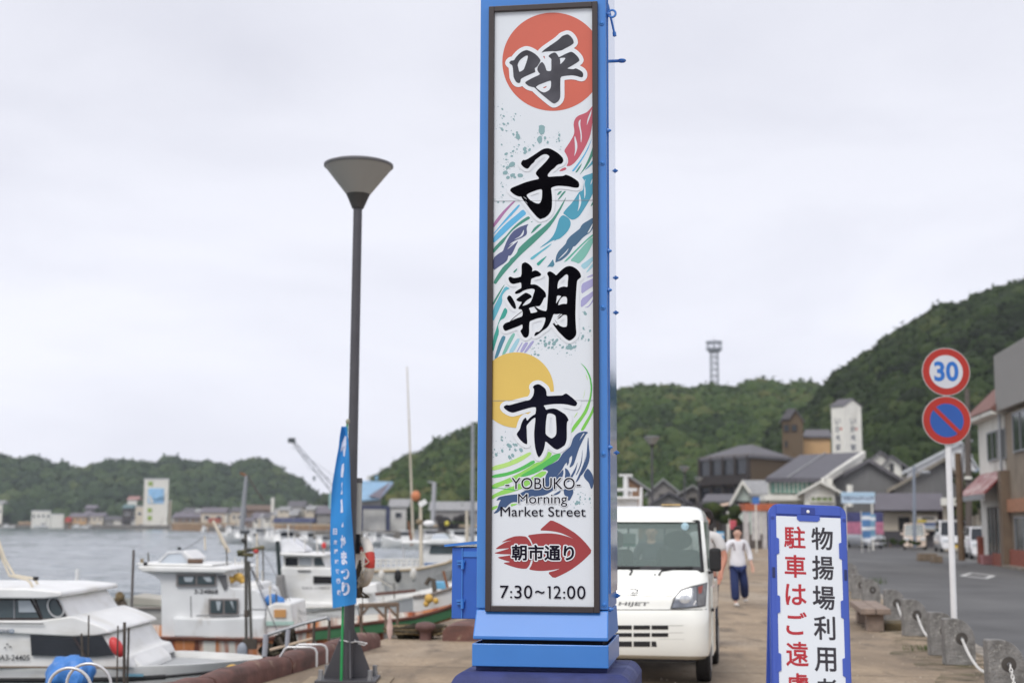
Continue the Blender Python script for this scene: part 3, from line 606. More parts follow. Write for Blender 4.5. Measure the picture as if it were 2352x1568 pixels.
# asphalt patch / road edge gravel line
ge = MB(); ge.loft([[Vector((xb(y) + .44, y, -.046)), Vector((xb(y) + .72 + .012 * math.sin(y * .9), y, -.046))] for y in [8 + i for i in range(50)]], closed=False, caps=False)
struct(ge.build("road_edge_strip", M("road_grit", (.27, .24, .20), .95, .3, 4, detail=8)))
rg_ = np.random.RandomState(8); vs_, fs_ = [], []
for i in range(2600):
    yy = 10 + 26 * rg_.rand() ** 1.6; e = rg_.rand(); x0_, x1_ = xq(yy) + .32, xb(yy) + .3
    xx = x1_ - (x1_ - x0_) * e ** (2.2 if i % 2 else 1.0); sz = .004 + .011 * rg_.rand() ** 3; k_ = len(vs_)
    vs_ += [(xx + sz * a, yy + sz * b, z) for a, b, z in ((-1, -.6, .001), (1, -.7, .001), (.2, 1, .001), (rg_.uniform(-.3, .3), 0, sz * 1.1))]; fs_ += [(k_, k_ + 1, k_ + 3), (k_ + 1, k_ + 2, k_ + 3), (k_ + 2, k_, k_ + 3)]
gr = MB(); gr.add(vs_, fs_); o_ = gr.build("grit", M("grit", (.40, .34, .27), .95, .5, 3), fix=False); o_['kind'] = 'stuff'
# white stop-box outline on the road
mk = MB(); wm = M("road_paint", (.62, .62, .60), .7, .15, 6)
c4 = [G(2203, 1321.5, -.05), G(2229, 1314.5, -.05), G(2288, 1322, -.05), G(2267, 1328.5, -.05)]
cc = sum(c4, Vector()) / 4; inn = [cc + (p - cc) * .76 for p in c4]; inn[0] += (c4[0] - cc) * -.08; inn[2] += (c4[2] - cc) * -.08
up = Vector((0, 0, .004))
mk.add([p + up for p in c4 + inn], [(i, (i + 1) % 4, 4 + (i + 1) % 4, 4 + i) for i in range(4)])
struct(mk.build("road_marking", wm))
mk2 = MB()
for (xa, ya, xb_, yb_) in ((2010, 1262, 2034, 1263.2), (2150, 1291, 2185, 1292.5), (2300, 1334, 2352, 1341)):
    a_, b_ = G(xa, ya, -.05), G(xb_, yb_, -.05); d_ = Vector((0, .25, 0)); mk2.add([a_ + up, b_ + up, b_ + up + d_, a_ + up + d_], [(0, 1, 2, 3)])
struct(mk2.build("road_line", M("worn_paint", (.34, .335, .32), .8, .3, 4)))
# water
wtr = M("harbour_water", (.085, .115, .125), .05, .2, .2, spec=.5)
n_, l_ = wtr.node_tree.nodes, wtr.node_tree.links; b_ = n_["Principled BSDF"]; b_.inputs['IOR'].default_value = 1.33
b_.inputs['Roughness'].default_value = .12
t_ = n_.new("ShaderNodeTexCoord")
def nz_(sc, st, det=4):
    m_ = n_.new("ShaderNodeMapping"); m_.inputs['Scale'].default_value = st; z_ = n_.new("ShaderNodeTexNoise"); z_.inputs['Scale'].default_value = sc; z_.inputs['Detail'].default_value = det
    l_.new(t_.outputs['Object'], m_.inputs[0]); l_.new(m_.outputs[0], z_.inputs['Vector']); return z_
za, zb = nz_(1.6, (.45, 1, 1)), nz_(.4, (.35, 1, 1), 3)
ad = n_.new("ShaderNodeMath"); ad.operation = 'MULTIPLY_ADD'; ad.inputs[1].default_value = 2.5; l_.new(zb.outputs['Fac'], ad.inputs[0]); l_.new(za.outputs['Fac'], ad.inputs[2])
bn = n_.new("ShaderNodeBump"); bn.inputs['Strength'].default_value = .35; bn.inputs['Distance'].default_value = .12; l_.new(ad.outputs[0], bn.inputs['Height']); l_.new(bn.outputs[0], b_.inputs['Normal'])
# wavelets: a fine sheet near the quay, coarser with distance
wo = MB(); rows_ = []; y_ = 11.0
while y_ < 720:
    row = []
    for k in range(171):
        x = y_ * (-.47 + .62 * k / 170) - 2; sp = max(.5, y_ * .008)
        h = .030 * noise.noise(Vector((x * .55, y_ * 1.15, 0))) + .042 * noise.noise(Vector((x * .16, y_ * .42, 7))) + .055 * noise.noise(Vector((x * .05, y_ * .13, 3))) * min(1, y_ / 60) + .018 * sp * noise.noise(Vector((x * .35 / sp, y_ * .9 / sp, 5)))
        row.append((x, y_, WZ + 3.2 * h * (1 + .6 * noise.noise(Vector((x * .02, y_ * .03, 9))))))
    rows_.append(row); y_ += max(.22, y_ * .0065)
wo.loft(rows_, closed=False, caps=False)
wo.add([(-620, -30, WZ - .6), (60, -30, WZ - .6), (60, 1060, WZ - .6), (-620, 1060, WZ - .6)], [(0, 1, 2, 3)])
struct(wo.build("water", wtr, smooth=180, fix=False))

# ---------------------------------------------------------------- hills and woods
def ico(sub):
    import bmesh
    bm = bmesh.new(); bmesh.ops.create_icosphere(bm, subdivisions=sub, radius=1); bm.verts.ensure_lookup_table()
    v = np.array([q.co[:] for q in bm.verts]); f = np.array([[w_.index for w_ in q.verts] for q in bm.faces]); bm.free(); return v, f
def leaf_mat(name, cols, scale=1.2):
    m = bpy.data.materials.new(name); m.use_nodes = True
    n, l = m.node_tree.nodes, m.node_tree.links; b = n["Principled BSDF"]; b.inputs['Roughness'].default_value = .75; b.inputs['Specular IOR Level'].default_value = .12
    at = n.new("ShaderNodeAttribute"); at.attribute_name = "tint"
    t = n.new("ShaderNodeTexCoord"); z = n.new("ShaderNodeTexNoise"); z.inputs['Scale'].default_value = scale * 1.5; z.inputs['Detail'].default_value = 7; z.inputs['Roughness'].default_value = .65
    l.new(t.outputs['Object'], z.inputs['Vector'])
    a = n.new("ShaderNodeMath"); a.operation = 'MULTIPLY_ADD'; a.inputs[1].default_value = .95; l.new(z.outputs['Fac'], a.inputs[0]); l.new(at.outputs['Fac'], a.inputs[2])
    a2 = n.new("ShaderNodeMath"); a2.operation = 'SUBTRACT'; a2.inputs[1].default_value = .475; l.new(a.outputs[0], a2.inputs[0])
    r = n.new("ShaderNodeValToRGB"); e = r.color_ramp.elements
    e[0].position = 0; e[0].color = cols[0] + (1,); e[1].position = 1; e[1].color = cols[-1] + (1,)
    for i, c in enumerate(cols[1:-1]): q = e.new((i + 1) / (len(cols) - 1)); q.color = c + (1,)
    l.new(a2.outputs[0], r.inputs['Fac']); l.new(r.outputs[0], b.inputs['Base Color'])
    bn = n.new("ShaderNodeBump"); bn.inputs['Strength'].default_value = .9; bn.inputs['Distance'].default_value = .5
    z2 = n.new("ShaderNodeTexNoise"); z2.inputs['Scale'].default_value = scale * 3.0; z2.inputs['Detail'].default_value = 4
    l.new(t.outputs['Object'], z2.inputs['Vector']); l.new(z2.outputs['Fac'], bn.inputs['Height']); l.new(bn.outputs[0], b.inputs['Normal'])
    return m
def crowns(name, centers, radii, tints, mat, sub=2, seed=1, flat_=.85, leaves=0):
    v, f = ico(sub); rs = np.random.RandomState(seed); var = []
    for k in range(10):
        o = Vector((k * 13.1, 5.7 * k, 2.3 * k))
        d = np.array([1 + .34 * noise.fractal(Vector(p) * 1.5 + o, .7, 2.2, 5) + .12 * noise.noise(Vector(p) * 6 + o) for p in v])
        b = v * d[:, None]
        if leaves:
            # ragged leaf sprays standing off the crown's surface
            L = b[rs.randint(0, len(b), leaves)] * (1.0 + .10 * rs.rand(leaves, 1)); T3 = L[:, None, :] + rs.normal(0, .125, (leaves, 3, 3)); b = np.concatenate([b, T3.reshape(-1, 3)])
        var.append(b)
    if leaves: f = np.concatenate([f, len(v) + np.arange(leaves * 3).reshape(-1, 3)])
    n, nv, nf = len(centers), len(var[0]), len(f)
    V = np.empty((n * nv, 3), np.float32); F = np.empty((n * nf, 3), np.int32); T = np.empty(n * nv, np.float32)
    for i in range(n):
        a = rs.rand() * 6.28; c, s = math.cos(a), math.sin(a); q = var[rs.randint(10)] * radii[i]
        q = np.stack([q[:, 0] * c - q[:, 1] * s, q[:, 0] * s + q[:, 1] * c, q[:, 2] * flat_], 1) + centers[i]
        V[i * nv:(i + 1) * nv] = q; F[i * nf:(i + 1) * nf] = f + i * nv; T[i * nv:(i + 1) * nv] = tints[i]
    me = bpy.data.meshes.new(name); me.vertices.add(len(V)); me.loops.add(F.size); me.polygons.add(len(F))
    me.vertices.foreach_set('co', V.ravel()); me.loops.foreach_set('vertex_index', F.ravel())
    me.polygons.foreach_set('loop_start', np.arange(0, F.size, 3, dtype=np.int32)); me.polygons.foreach_set('loop_total', np.full(len(F), 3, np.int32))
    me.update(calc_edges=True); at = me.attributes.new("tint", 'FLOAT', 'POINT'); at.data.foreach_set('value', T)
    me.polygons.foreach_set('use_smooth', [True] * len(F)); me.materials.append(mat)
    o = bpy.data.objects.new(name, me); COL.objects.link(o); return o
def interp(tab, x):
    for (a, b), (c, d) in zip(tab, tab[1:]):
        if a <= x <= c: return b + (d - b) * (x - a) / (c - a)
    return tab[0][1] if x < tab[0][0] else tab[-1][1]
soil = M("hill_soil", (.035, .045, .018), .95, .3, .3)
def hill(ridge, Yr, Yb, r, n, cols, seed, zb=0.0, scale=1.2, tone=0.0, back=60, low=1.0):
    xs = np.linspace(ridge[0][0], ridge[-1][0], 60); rs = random.Random(seed); mb = MB(); rows = []
    def surf(x, t):
        R0 = P(x, interp(ridge, x), Yr); R0.z -= r * low; B0 = P(x, HZ, Yb); B0.z = zb
        if t <= 1: p = B0.lerp(R0, t); p.z = zb + (R0.z - zb) * (1 - (1 - t) ** 1.5); return p
        p = R0.copy(); p.y += (t - 1) * back * 2; p.z = zb + (R0.z - zb) * max(0, 1 - (t - 1) ** 1.3); return p
    for t in [i / 12 for i in range(25)]: rows.append([surf(x, t) for x in xs])
    mb.loft(rows, closed=False, caps=False); h = struct(mb.build("hill", soil, smooth=60))
    C_, Rr, T = [], [], []
    span = ridge[-1][0] - ridge[0][0]
    for i in range(n):
        x = ridge[0][0] + rs.random() * span; t = rs.random() ** .85 * 1.10; p = surf(x, t); rr_ = r * rs.choice((.55, .7, .85, 1, 1.15, 1.5)) * rs.uniform(.85, 1.15)
        big = noise.noise(Vector((p.x * .03, p.y * .03, seed))) * .33
        C_.append((p.x + rs.uniform(-1, 1), p.y, p.z + rr_ * .12)); Rr.append(rr_); T.append(min(1, max(0, rs.gauss(.46 + tone, .17) + big)))
    w_ = crowns("forest", C_, Rr, T, leaf_mat("foliage_%d" % seed, cols, scale), seed=seed, leaves=80)
    w_['kind'] = 'stuff'; return surf
GREEN = [(.012, .017, .009), (.023, .036, .013), (.038, .062, .019), (.064, .088, .028), (.105, .104, .040)]
H4 = [(1790, 965), (1830, 955), (1850, 938), (1880, 915), (1905, 888), (1930, 858), (1960, 826), (2000, 808), (2030, 788), (2048, 766), (2075, 752), (2110, 735), (2150, 704), (2190, 688), (2230, 684), (2262, 668), (2300, 655), (2352, 640), (2420, 615), (2560, 575)]
H3 = [(868, 1120), (885, 1082), (905, 1068), (935, 1052), (965, 1042), (1000, 1012), (1040, 1000), (1065, 988), (1100, 976), (1200, 950), (1300, 926), (1420, 904), (1460, 888), (1500, 885), (1540, 886), (1580, 892), (1630, 884), (1670, 892), (1700, 886), (1730, 876), (1770, 872), (1800, 886), (1835, 880), (1865, 882), (1885, 892), (1905, 902), (2000, 930), (2100, 960)]
H1 = [(-260, 1040), (-120, 1032), (0, 1048), (16, 1052), (50, 1062), (82, 1050), (100, 1062), (150, 1072), (176, 1082), (200, 1074), (240, 1062), (300, 1058), (335, 1064), (352, 1068), (390, 1056), (410, 1054), (425, 1066), (458, 1064), (475, 1055), (495, 1064), (520, 1066), (540, 1072), (555, 1060), (580, 1056), (610, 1062), (640, 1082), (670, 1098), (700, 1122), (722, 1142), (760, 1152), (800, 1165)]
hill(H1, 830, 722, 3.7, 2400, [(.020, .034, .022), (.034, .056, .030), (.050, .080, .036), (.072, .105, .044), (.10, .125, .05)], 11, scale=.6)
hill([(740, 1150), (800, 1132), (850, 1122), (900, 1118)], 560, 500, 3.0, 130, GREEN, 13, scale=.9)
hill(H3, 480, 300, 2.4, 5400, [(.013, .021, .009), (.026, .046, .013), (.045, .080, .020), (.074, .108, .029), (.118, .122, .040)], 12, scale=.9, tone=.10, low=1.5)
hill(H4, 300, 185, 1.75, 4300, GREEN, 14, scale=1.4, tone=-.08, low=1.9)
# ---------------------------------------------------------------- buildings on the right
class Fr:
    """local frame of a thing: converts surveyed points to its own coordinates"""
    def __init__(s, o, yaw=0.0): s.o, s.a = Vector(o), yaw; s.R = Matrix.Rotation(yaw, 3, 'Z')
    def loc(s, p): return s.R @ (Vector(p) - s.o)
    def at(s, x, y, Y): return s.loc(P(x, y, Y))
    def hit(s, x, y, ax, val):
        o = s.loc((0, 0, EYE)); d = s.loc(P(x, y, 10)) - o; return o + d * ((val - o[ax]) / d[ax])
def front(name, label, cat, xc, Y, zb=-.06, group=None):
    p = P(xc, HZ, Y); t = thing(name, label, cat, (p.x, p.y, zb), 0, group); return t, Fr((p.x, p.y, zb))
tile_g = M("grey_roof_tiles", srgb(98, 96, 100), .7, .16, 3, stretch=(1, 4, 1))
tile_d = M("dark_roof", srgb(84, 82, 88), .6, .12, 2)
tile_l = M("pale_roof", srgb(150, 150, 150), .7, .12, 2)
corr = M("corrugated_grey", srgb(118, 118, 118), .7, .10, 3, stretch=(6, 6, .15))
white_w = M("white_render", srgb(225, 223, 214), .8, .05, 1.2); overlay(white_w, srgb(180, 176, 165), .7, .55, .8, (1, 1, .3))
cream = M("cream_render", srgb(206, 196, 178), .8, .06, 1.0)
brown_w = M("brown_cladding", srgb(100, 84, 64), .8, .10, 2, stretch=(5, 5, .2))
dbrown = M("dark_timber", srgb(58, 52, 50), .8, .12, 2)
tan_w = M("tan_render", srgb(196, 160, 116), .8, .05, 1)
brick_r = M("red_brick", srgb(140, 78, 62), .85, .18, 7)
teal_g = M("teal_glass", srgb(96, 138, 124), .12, .25, .8)
green_w = M("green_window", srgb(112, 128, 76), .15, .25, 1.5)
def win(parent, fr, x0, x1, y0, y1, Y, pane=None, fm=None, mull=1, dep=.12, name="window"):
    a, c = fr.at(x0, y1, Y), fr.at(x1, y0, Y); w_, h_ = c.x - a.x, c.z - a.z; t = min(.10, w_ * .09)
    f = MB(); cx_, cz_ = (a.x + c.x) / 2, (a.z + c.z) / 2; yy = a.y
    for q in ((a.x, a.x + t, a.z, c.z), (c.x - t, c.x, a.z, c.z), (a.x + t, c.x - t, a.z, a.z + t), (a.x + t, c.x - t, c.z - t, c.z)):
        f.box(((q[0] + q[1]) / 2, yy - dep / 2, (q[2] + q[3]) / 2), (q[1] - q[0], dep, q[3] - q[2]))
    for i in range(mull): f.box((a.x + w_ * (i + 1) / (mull + 1), yy - dep * .4, cz_), (t * .7, dep * .7, h_ - 2 * t))
    o = f.build(name, fm or dbrown, parent)
    MB().box((cx_, yy - dep * .2, cz_), (w_ - 2 * t, dep * .35, h_ - 2 * t)).build("pane", pane or dgl, o); return o
def vbox(fr, x0, x1, y0, y1, Y, dep, z0=None):
    """wall block with its front on the surveyed rectangle, its flanks running back along the street direction"""
    a, b_ = fr.at(x0, y1, Y), fr.at(x1, y0, Y); zb = a.z if z0 is None else z0
    return MB().prism([(a.x, a.y, zb), (b_.x, a.y, zb), (b_.x, a.y, b_.z), (a.x, a.y, b_.z)], (dep * (x0 - CX) / FP * .98, dep, 0))
def slab(mb, pts, th, mi=0):
    """roof plane of given corners with a thickness"""
    mb.prism(pts, (0, 0, -th), mi)
def gable(t, fr, Y, dep, xl, xr, ye, xp, yp, yb, wall, roof, ov=.35, th=.22, side=None, wname="wall", verge=None):
    """gable end facing the camera; roof running back by dep (sideways shift side)"""
    a, b_, p = fr.at(xl, ye, Y), fr.at(xr, ye, Y), fr.at(xp, yp, Y); z0 = 0.0 if yb is None else fr.at(xl, yb, Y).z
    off = Vector((dep * (xl - CX) / FP if side is None else side, dep, 0)); w_ = MB()
    w_.prism([(a.x, a.y, z0), (b_.x, b_.y, z0), b_ - Vector((0, 0, th)), p - Vector((0, 0, th)), a - Vector((0, 0, th))], off); w_.build(wname, wall, t)
    r = MB(); f_ = Vector((0, -ov, 0)); k = 1 + ov / max(1, (b_.x - a.x) / 2)
    e0, e1 = p + (a - p) * k, p + (b_ - p) * k; o2 = off + Vector((0, 2 * ov, 0))
    r.prism([e0 + f_, p + f_, p + f_ - Vector((0, 0, th)), e0 + f_ - Vector((0, 0, th))], o2)
    r.prism([p + f_, e1 + f_, e1 + f_ - Vector((0, 0, th)), p + f_ - Vector((0, 0, th))], o2); ro = r.build("roof", roof, t)
    if verge:
        v = MB(); g = Vector((0, -ov - .12, 0)); h_ = Vector((0, 0, -th - .16)); u_ = Vector((0, 0, .05))
        v.prism([e0 + g + u_, p + g + u_, p + g + h_, e0 + g + h_], (0, .11, 0)); v.prism([p + g + u_, e1 + g + u_, e1 + g + h_, p + g + h_], (0, .11, 0)); v.build("bargeboard", verge, ro)
    return ro
# --- brown three-storey inn with hip roof
c0, l0, r0 = P(1724, HZ, 150), P(1610, HZ, 159), P(1824, HZ, 157)
t = thing("inn", "dark brown three-storey inn with a grey hip roof below the forested hill", "inn", (c0.x, c0.y, 0)); fr = Fr((c0.x, c0.y, 0))
C_, L_, Rr_ = fr.loc((c0.x, c0.y, 0)), fr.loc((l0.x, l0.y, 0)), fr.loc((r0.x, r0.y, 0)); B_ = L_ + Rr_ - C_
wt = Vector((0, 0, 8.9))
MB().prism([C_, Rr_, B_, L_], wt).build("wall", brown_w, t)
ctr = (C_ + B_) / 2; ro = MB(); ev = [ctr + (q - ctr) * 1.06 + Vector((0, 0, 8.75)) for q in (C_, Rr_, B_, L_)]
rg = [(ev[0] + ev[1]) / 2 * .62 + (ev[3] + ev[2]) / 2 * .38 + Vector((0, 0, 1.5)), (ev[3] + ev[2]) / 2 * .62 + (ev[0] + ev[1]) / 2 * .38 + Vector((0, 0, 1.5))]
ro.add(ev + [q - Vector((0, 0, .3)) for q in ev] + rg, [(0, 1, 8), (1, 2, 9, 8), (2, 3, 9), (3, 0, 8, 9), (0, 4, 5, 1), (1, 5, 6, 2), (2, 6, 7, 3), (3, 7, 4, 0), (7, 6, 5, 4)])
ro.build("roof", tile_g, t)
dl = (L_ - C_); n2 = Vector((dl.y, -dl.x, 0)).normalized() * -1
n2 = n2 if n2.y < 0 else -n2
for i in range(5):
    q = C_ + dl * (.01 + .245 * i); MB().box(q + n2 * .12 + Vector((0, 0, 4.4)), (.42, .42, 8.7)).build("column", dbrown, t)
for k_, zz in enumerate((2.95, 5.75)):
    MB().prism([C_ + n2 * .02 + Vector((0, 0, zz)), L_ + n2 * .02 + Vector((0, 0, zz)), L_ + n2 * .5 + Vector((0, 0, zz)), C_ + n2 * .5 + Vector((0, 0, zz))], (0, 0, .95)).build("balcony", dbrown, t)
for zz in (4.75, 7.6):
    for i in range(4):
        q = C_ + dl * (.132 + .245 * i) + n2 * .06 + Vector((0, 0, zz)); w_ = dl.normalized() * 1.05; hh = Vector((0, 0, .8))
        f = MB(); f.prism([q - w_ - hh, q + w_ - hh, q + w_ + hh, q - w_ + hh], n2 * .05); f.build("window", dgl, t)
# --- stair tower and tan block behind it
t, fr = front("stair_tower", "narrow brown stair tower with a small pitched roof beside the tan block", "tower", 1819, 190)
gable(t, fr, 190, 4, 1796, 1844, 962, 1826, 938, 1140, brown_w, tile_g, .25, .2)
MB().prism([fr.at(1793, 962, 189.6), fr.at(1809, 938, 189.6), fr.at(1829, 938, 189.6), fr.at(1813, 962, 189.6)], (0, .3, -.15)).build("side_roof", tile_g, t)
for q in ((1800, 1812, 975, 990), (1818, 1830, 975, 990), (1803, 1808, 1012, 1026)): win(t, fr, *q, 189.9, mull=0)
t, fr = front("tan_block", "tan windowless block with a grey flat roof beside the stair tower", "building", 1876, 196)
a, b_ = fr.at(1846, 1080, 196), fr.at(1907, 1001, 196); MB().box(((a.x + b_.x) / 2, 3, (a.z + b_.z) / 2), (b_.x - a.x, 6, b_.z - a.z)).build("wall", tan_w, t)
ro = MB(); e = [fr.at(1843, 1001, 195.6), fr.at(1911, 1001, 195.6), fr.at(1905, 986, 199), fr.at(1850, 986, 199)]; slab(ro, e, .25); ro.build("roof", tile_g, t)
# --- white sign tower with vertical lettering
c0 = P(1941, HZ, 150); t = thing("sign_tower", "white tower with vertical dark lettering on two faces, rising above the market roofs", "sign tower", (c0.x, c0.y, 0))
fr = Fr((c0.x, c0.y, 0)); A_, B2, C2 = fr.at(1911.5, 1040, 151.2), fr.at(1941, 1040, 150), fr.at(1980.5, 1040, 150.9)
D2 = A_ + C2 - B2; zt_ = fr.at(1941, 932, 150).z; zp = fr.at(1962, 917, 150).z; z0 = -0.0
for q in (A_, B2, C2, D2): q.z = 0
w_ = MB(); Z = Vector((0, 0, zt_)); pk = (B2 + C2) / 2 + Vector((0, 0, zp)); pk2 = (A_ + D2) / 2 + Vector((0, 0, zp))
w_.add([A_, B2, C2, D2, A_ + Z, B2 + Z, C2 + Z, D2 + Z, pk, pk2], [(0, 1, 5, 4), (1, 2, 6, 8, 5), (2, 3, 7, 6), (3, 0, 4, 9, 7), (3, 2, 1, 0)]); w_.build("wall", white_w, t)
ro = MB(); u_ = Vector((0, 0, .06)); ex = (B2 - A_).normalized() * .12
for p_, q_ in ((B2 + Z, A_ + Z), (C2 + Z, D2 + Z)):
    dn = (p_ - pk) * .12; ro.prism([p_ + ex + dn + u_, pk + ex + u_, pk2 - ex + u_, q_ - ex + dn + u_], (0, 0, .1))
ro.build("roof", tile_g, t)
tm, tr2 = M("sign_blue_ink", srgb(52, 64, 92), .7, .1), M("sign_red_ink", srgb(196, 84, 60), .7, .1)
def face_text(o_, ux, n_, txt, mat_, w_, zc, h_):
    mb = MB(); put_text(mb, txt, lambda a, c: o_ + ux * a + n_ * .02 + Vector((0, 0, c)), -w_ / 2, w_ / 2, zc - h_ / 2, zc + h_ / 2, .01); return mb.build("lettering", mat_, t, fix=False)
for p_, q_, wd in ((B2, C2, .72), (A_, B2, .62)):
    ux = (q_ - p_).normalized(); nn = Vector((ux.y, -ux.x, 0)); o_ = (p_ + q_) / 2
    for ch, yy in (("い", 966), ("か", 984), ("本", 1004), ("家", 1026)):
        face_text(o_, ux, nn, ch, tm, wd, fr.at(1941, yy, 150).z, .66)
    face_text(o_ + ux * .42, ux, nn, "・", tr2, .26, fr.at(1941, 984, 150).z, .26)
# --- market hall
t, fr = front("market_hall", "market hall with a big dark grey roof, teal glazing and a white gabled porch", "market hall", 1850, 110)
ro = MB(); slab(ro, [fr.at(1758, 1097, 110), fr.at(1888, 1097, 110), fr.at(1983, 1037, 128), fr.at(1838, 1044, 128)], .35); rf = ro.build("roof", tile_d, t)
v = MB(); v.prism([fr.at(1886, 1098, 109.9), fr.at(1892, 1098, 109.9), fr.at(1988, 1037, 127.9), fr.at(1982, 1034, 127.9)], (0, 0, -.55)); v.build("bargeboard", white_w, rf)
v = MB(); v.prism([fr.at(1808, 1097, 109.8), fr.at(1811, 1097, 109.8), fr.at(1897, 1041, 127.8), fr.at(1894, 1041, 127.8)], (0, 0, .10)); v.build("roof_seam", tile_l, rf)
vbox(fr, 1766, 1912, 1099, 1200, 111, 14, 0).build("wall", white_w, t)
a, b_ = fr.at(1772, 1132, 110.6), fr.at(1862, 1105, 110.6)
gz = MB().box(((a.x + b_.x) / 2, 1.2, (a.z + b_.z) / 2), (b_.x - a.x, 1.3, b_.z - a.z)).build("glazing", teal_g, t)
for i in range(1, 9): MB().box((a.x + (b_.x - a.x) * i / 9, .52, (a.z + b_.z) / 2), (.06, .08, b_.z - a.z)).build("mullion", white_w, gz)
a, b_ = fr.at(1759, 1148, 109), fr.at(1848, 1136, 109); MB().box(((a.x + b_.x) / 2, .6, (a.z + b_.z) / 2), (b_.x - a.x, 2.4, b_.z - a.z)).build("canopy", white_w, t)
a, b_ = fr.at(1772, 1215, 110), fr.at(1846, 1149, 110); MB().box(((a.x + b_.x) / 2, 1.7, (b_.z) / 2), (b_.x - a.x, .2, b_.z)).build("shopfront", dgl, t)
gable(t, fr, 106, 4, 1847, 1918, 1122, 1881, 1103, None, white_w, white_w, .5, .2, wname="porch_wall")
win(t, fr, 1860, 1914, 1138, 1153, 105.9, green_w, white_w, 3); win(t, fr, 1858, 1908, 1164, 1200, 105.9, green_w, white_w, 2)
MB().cyl(fr.at(1962 - 10, 1163, 104), fr.at(1952, 1113, 104), .22, n=12).build("drum_sign", white_w, t)
# --- other houses and sheds
t, fr = front("gabled_house", "small white gabled house with a long grey roof left of the market hall", "house", 1710, 132)
gable(t, fr, 132, 7, 1684, 1728, 1137, 1703, 1103, None, M("pale_green_render", srgb(196, 208, 200), .8, .05), tile_l, .5, .2, verge=white_w)
slab_ = MB(); slab(slab_, [fr.at(1722, 1133, 131), fr.at(1776, 1133, 131), fr.at(1770, 1102, 136), fr.at(1703, 1102, 136)], .25); slab_.build("side_roof", tile_l, t)
vbox(fr, 1730, 1774, 1133, 1200, 132.2, 4, 0).build("side_wall", white_w, t); win(t, fr, 1688, 1722, 1150, 1170, 131.9, mull=2)
t, fr = front("warehouse", "large grey corrugated warehouse with its gable end behind the pale blue signboard", "warehouse", 1990, 118)
gable(t, fr, 118, 14, 1917, 2062, 1094, 1992, 1052, None, corr, tile_g, .5, .35)
t, fr = front("warehouse", "grey corrugated warehouse with a lopsided gable behind the beige shop", "warehouse", 2140, 112)
gable(t, fr, 112, 12, 2054, 2212, 1112, 2166, 1050, None, M("corrugated_dark", srgb(104, 104, 104), .75, .12, 3, stretch=(6, 6, .2)), M("worn_tiles", srgb(128, 122, 112), .8, .16, 3), .5, .3)
t, fr = front("white_house", "white house with a dark roof and two small windows behind the warehouses", "house", 2050, 150)
gable(t, fr, 150, 8, 2012, 2096, 1080, 2045, 1044, None, white_w, tile_g, .5, .25); win(t, fr, 2044, 2052, 1064, 1082, 149.9, mull=0); win(t, fr, 2071, 2079, 1064, 1082, 149.9, mull=0)
t, fr = front("white_house", "small white house gable peeping over the warehouse ridge", "house", 2022, 158)
gable(t, fr, 158, 8, 1990, 2052, 1058, 2020, 1034, None, white_w, tile_g, .4, .25)
t, fr = front("white_house", "big white sheet-roofed house with a wide gable behind the speed limit sign", "house", 2190, 146)
gable(t, fr, 146, 10, 2083, 2246, 1076, 2206, 1012, None, M("offwhite_render", srgb(214, 216, 218), .7, .05, 1), M("white_sheet_roof", srgb(200, 204, 208), .5, .05, 1), .4, .25)
t, fr = front("blue_roof_house", "low house with a slate blue roof beside the white two-storey shop", "house", 2250, 95)
gable(t, fr, 95, 8, 2218, 2290, 1092, 2256, 1066, None, M("slate_wall", srgb(96, 90, 92), .8, .1), M("slate_blue_roof", srgb(130, 142, 156), .6, .1), .4, .25)
# old grey-roofed houses left of the inn
for x0, x1, ye, xp, yp, Y, lab in ((1488, 1560, 1128, 1522, 1098, 175, "old house with a pale grey gable roof beyond the truck"), (1548, 1622, 1136, 1590, 1112, 165, "old grey house with a low gable between the truck and the brown inn"), (1500, 1580, 1150, 1535, 1128, 150, "low dark-roofed shed just above the truck cab"), (1440, 1476, 1112, 1440, 1088, 160, "brown gabled house half hidden by the blue pillar")):
    t, fr = front("old_house", lab, "house", (x0 + x1) / 2, Y)
    gable(t, fr, Y, 8, x0, x1, ye, xp, yp, None, M("grey_plaster", srgb(140, 136, 132), .85, .12, 1) if x0 > 1450 else M("brown_plaster", srgb(150, 118, 92), .85, .1, 1), tile_l if x0 != 1500 else tile_d, .5, .25)
    win(t, fr, xp - 8, xp + 8, ye + 6, ye + 20, Y - .1)
t, fr = front("inn_porch", "dark porch roof with a pale awning at the foot of the brown inn", "porch", 1650, 140)
ro = MB(); slab(ro, [fr.at(1612, 1150, 140), fr.at(1690, 1150, 140), fr.at(1684, 1134, 144), fr.at(1622, 1134, 144)], .3); ro.build("roof", tile_g, t)
MB().box((fr.at(1650, 1160, 141).x, 3, fr.at(1650, 1151, 141).z / 2), (3.1, 4, fr.at(1650, 1151, 141).z)).build("wall", dbrown, t)
aw_ = MB(); aw_.prism([fr.at(1640, 1160, 138), fr.at(1682, 1152, 138), fr.at(1682, 1157, 137), fr.at(1640, 1165, 137)], (0, .05, -.05)); aw_.build("awning", M("pale_awning", srgb(208, 180, 158), .7, .08), t)
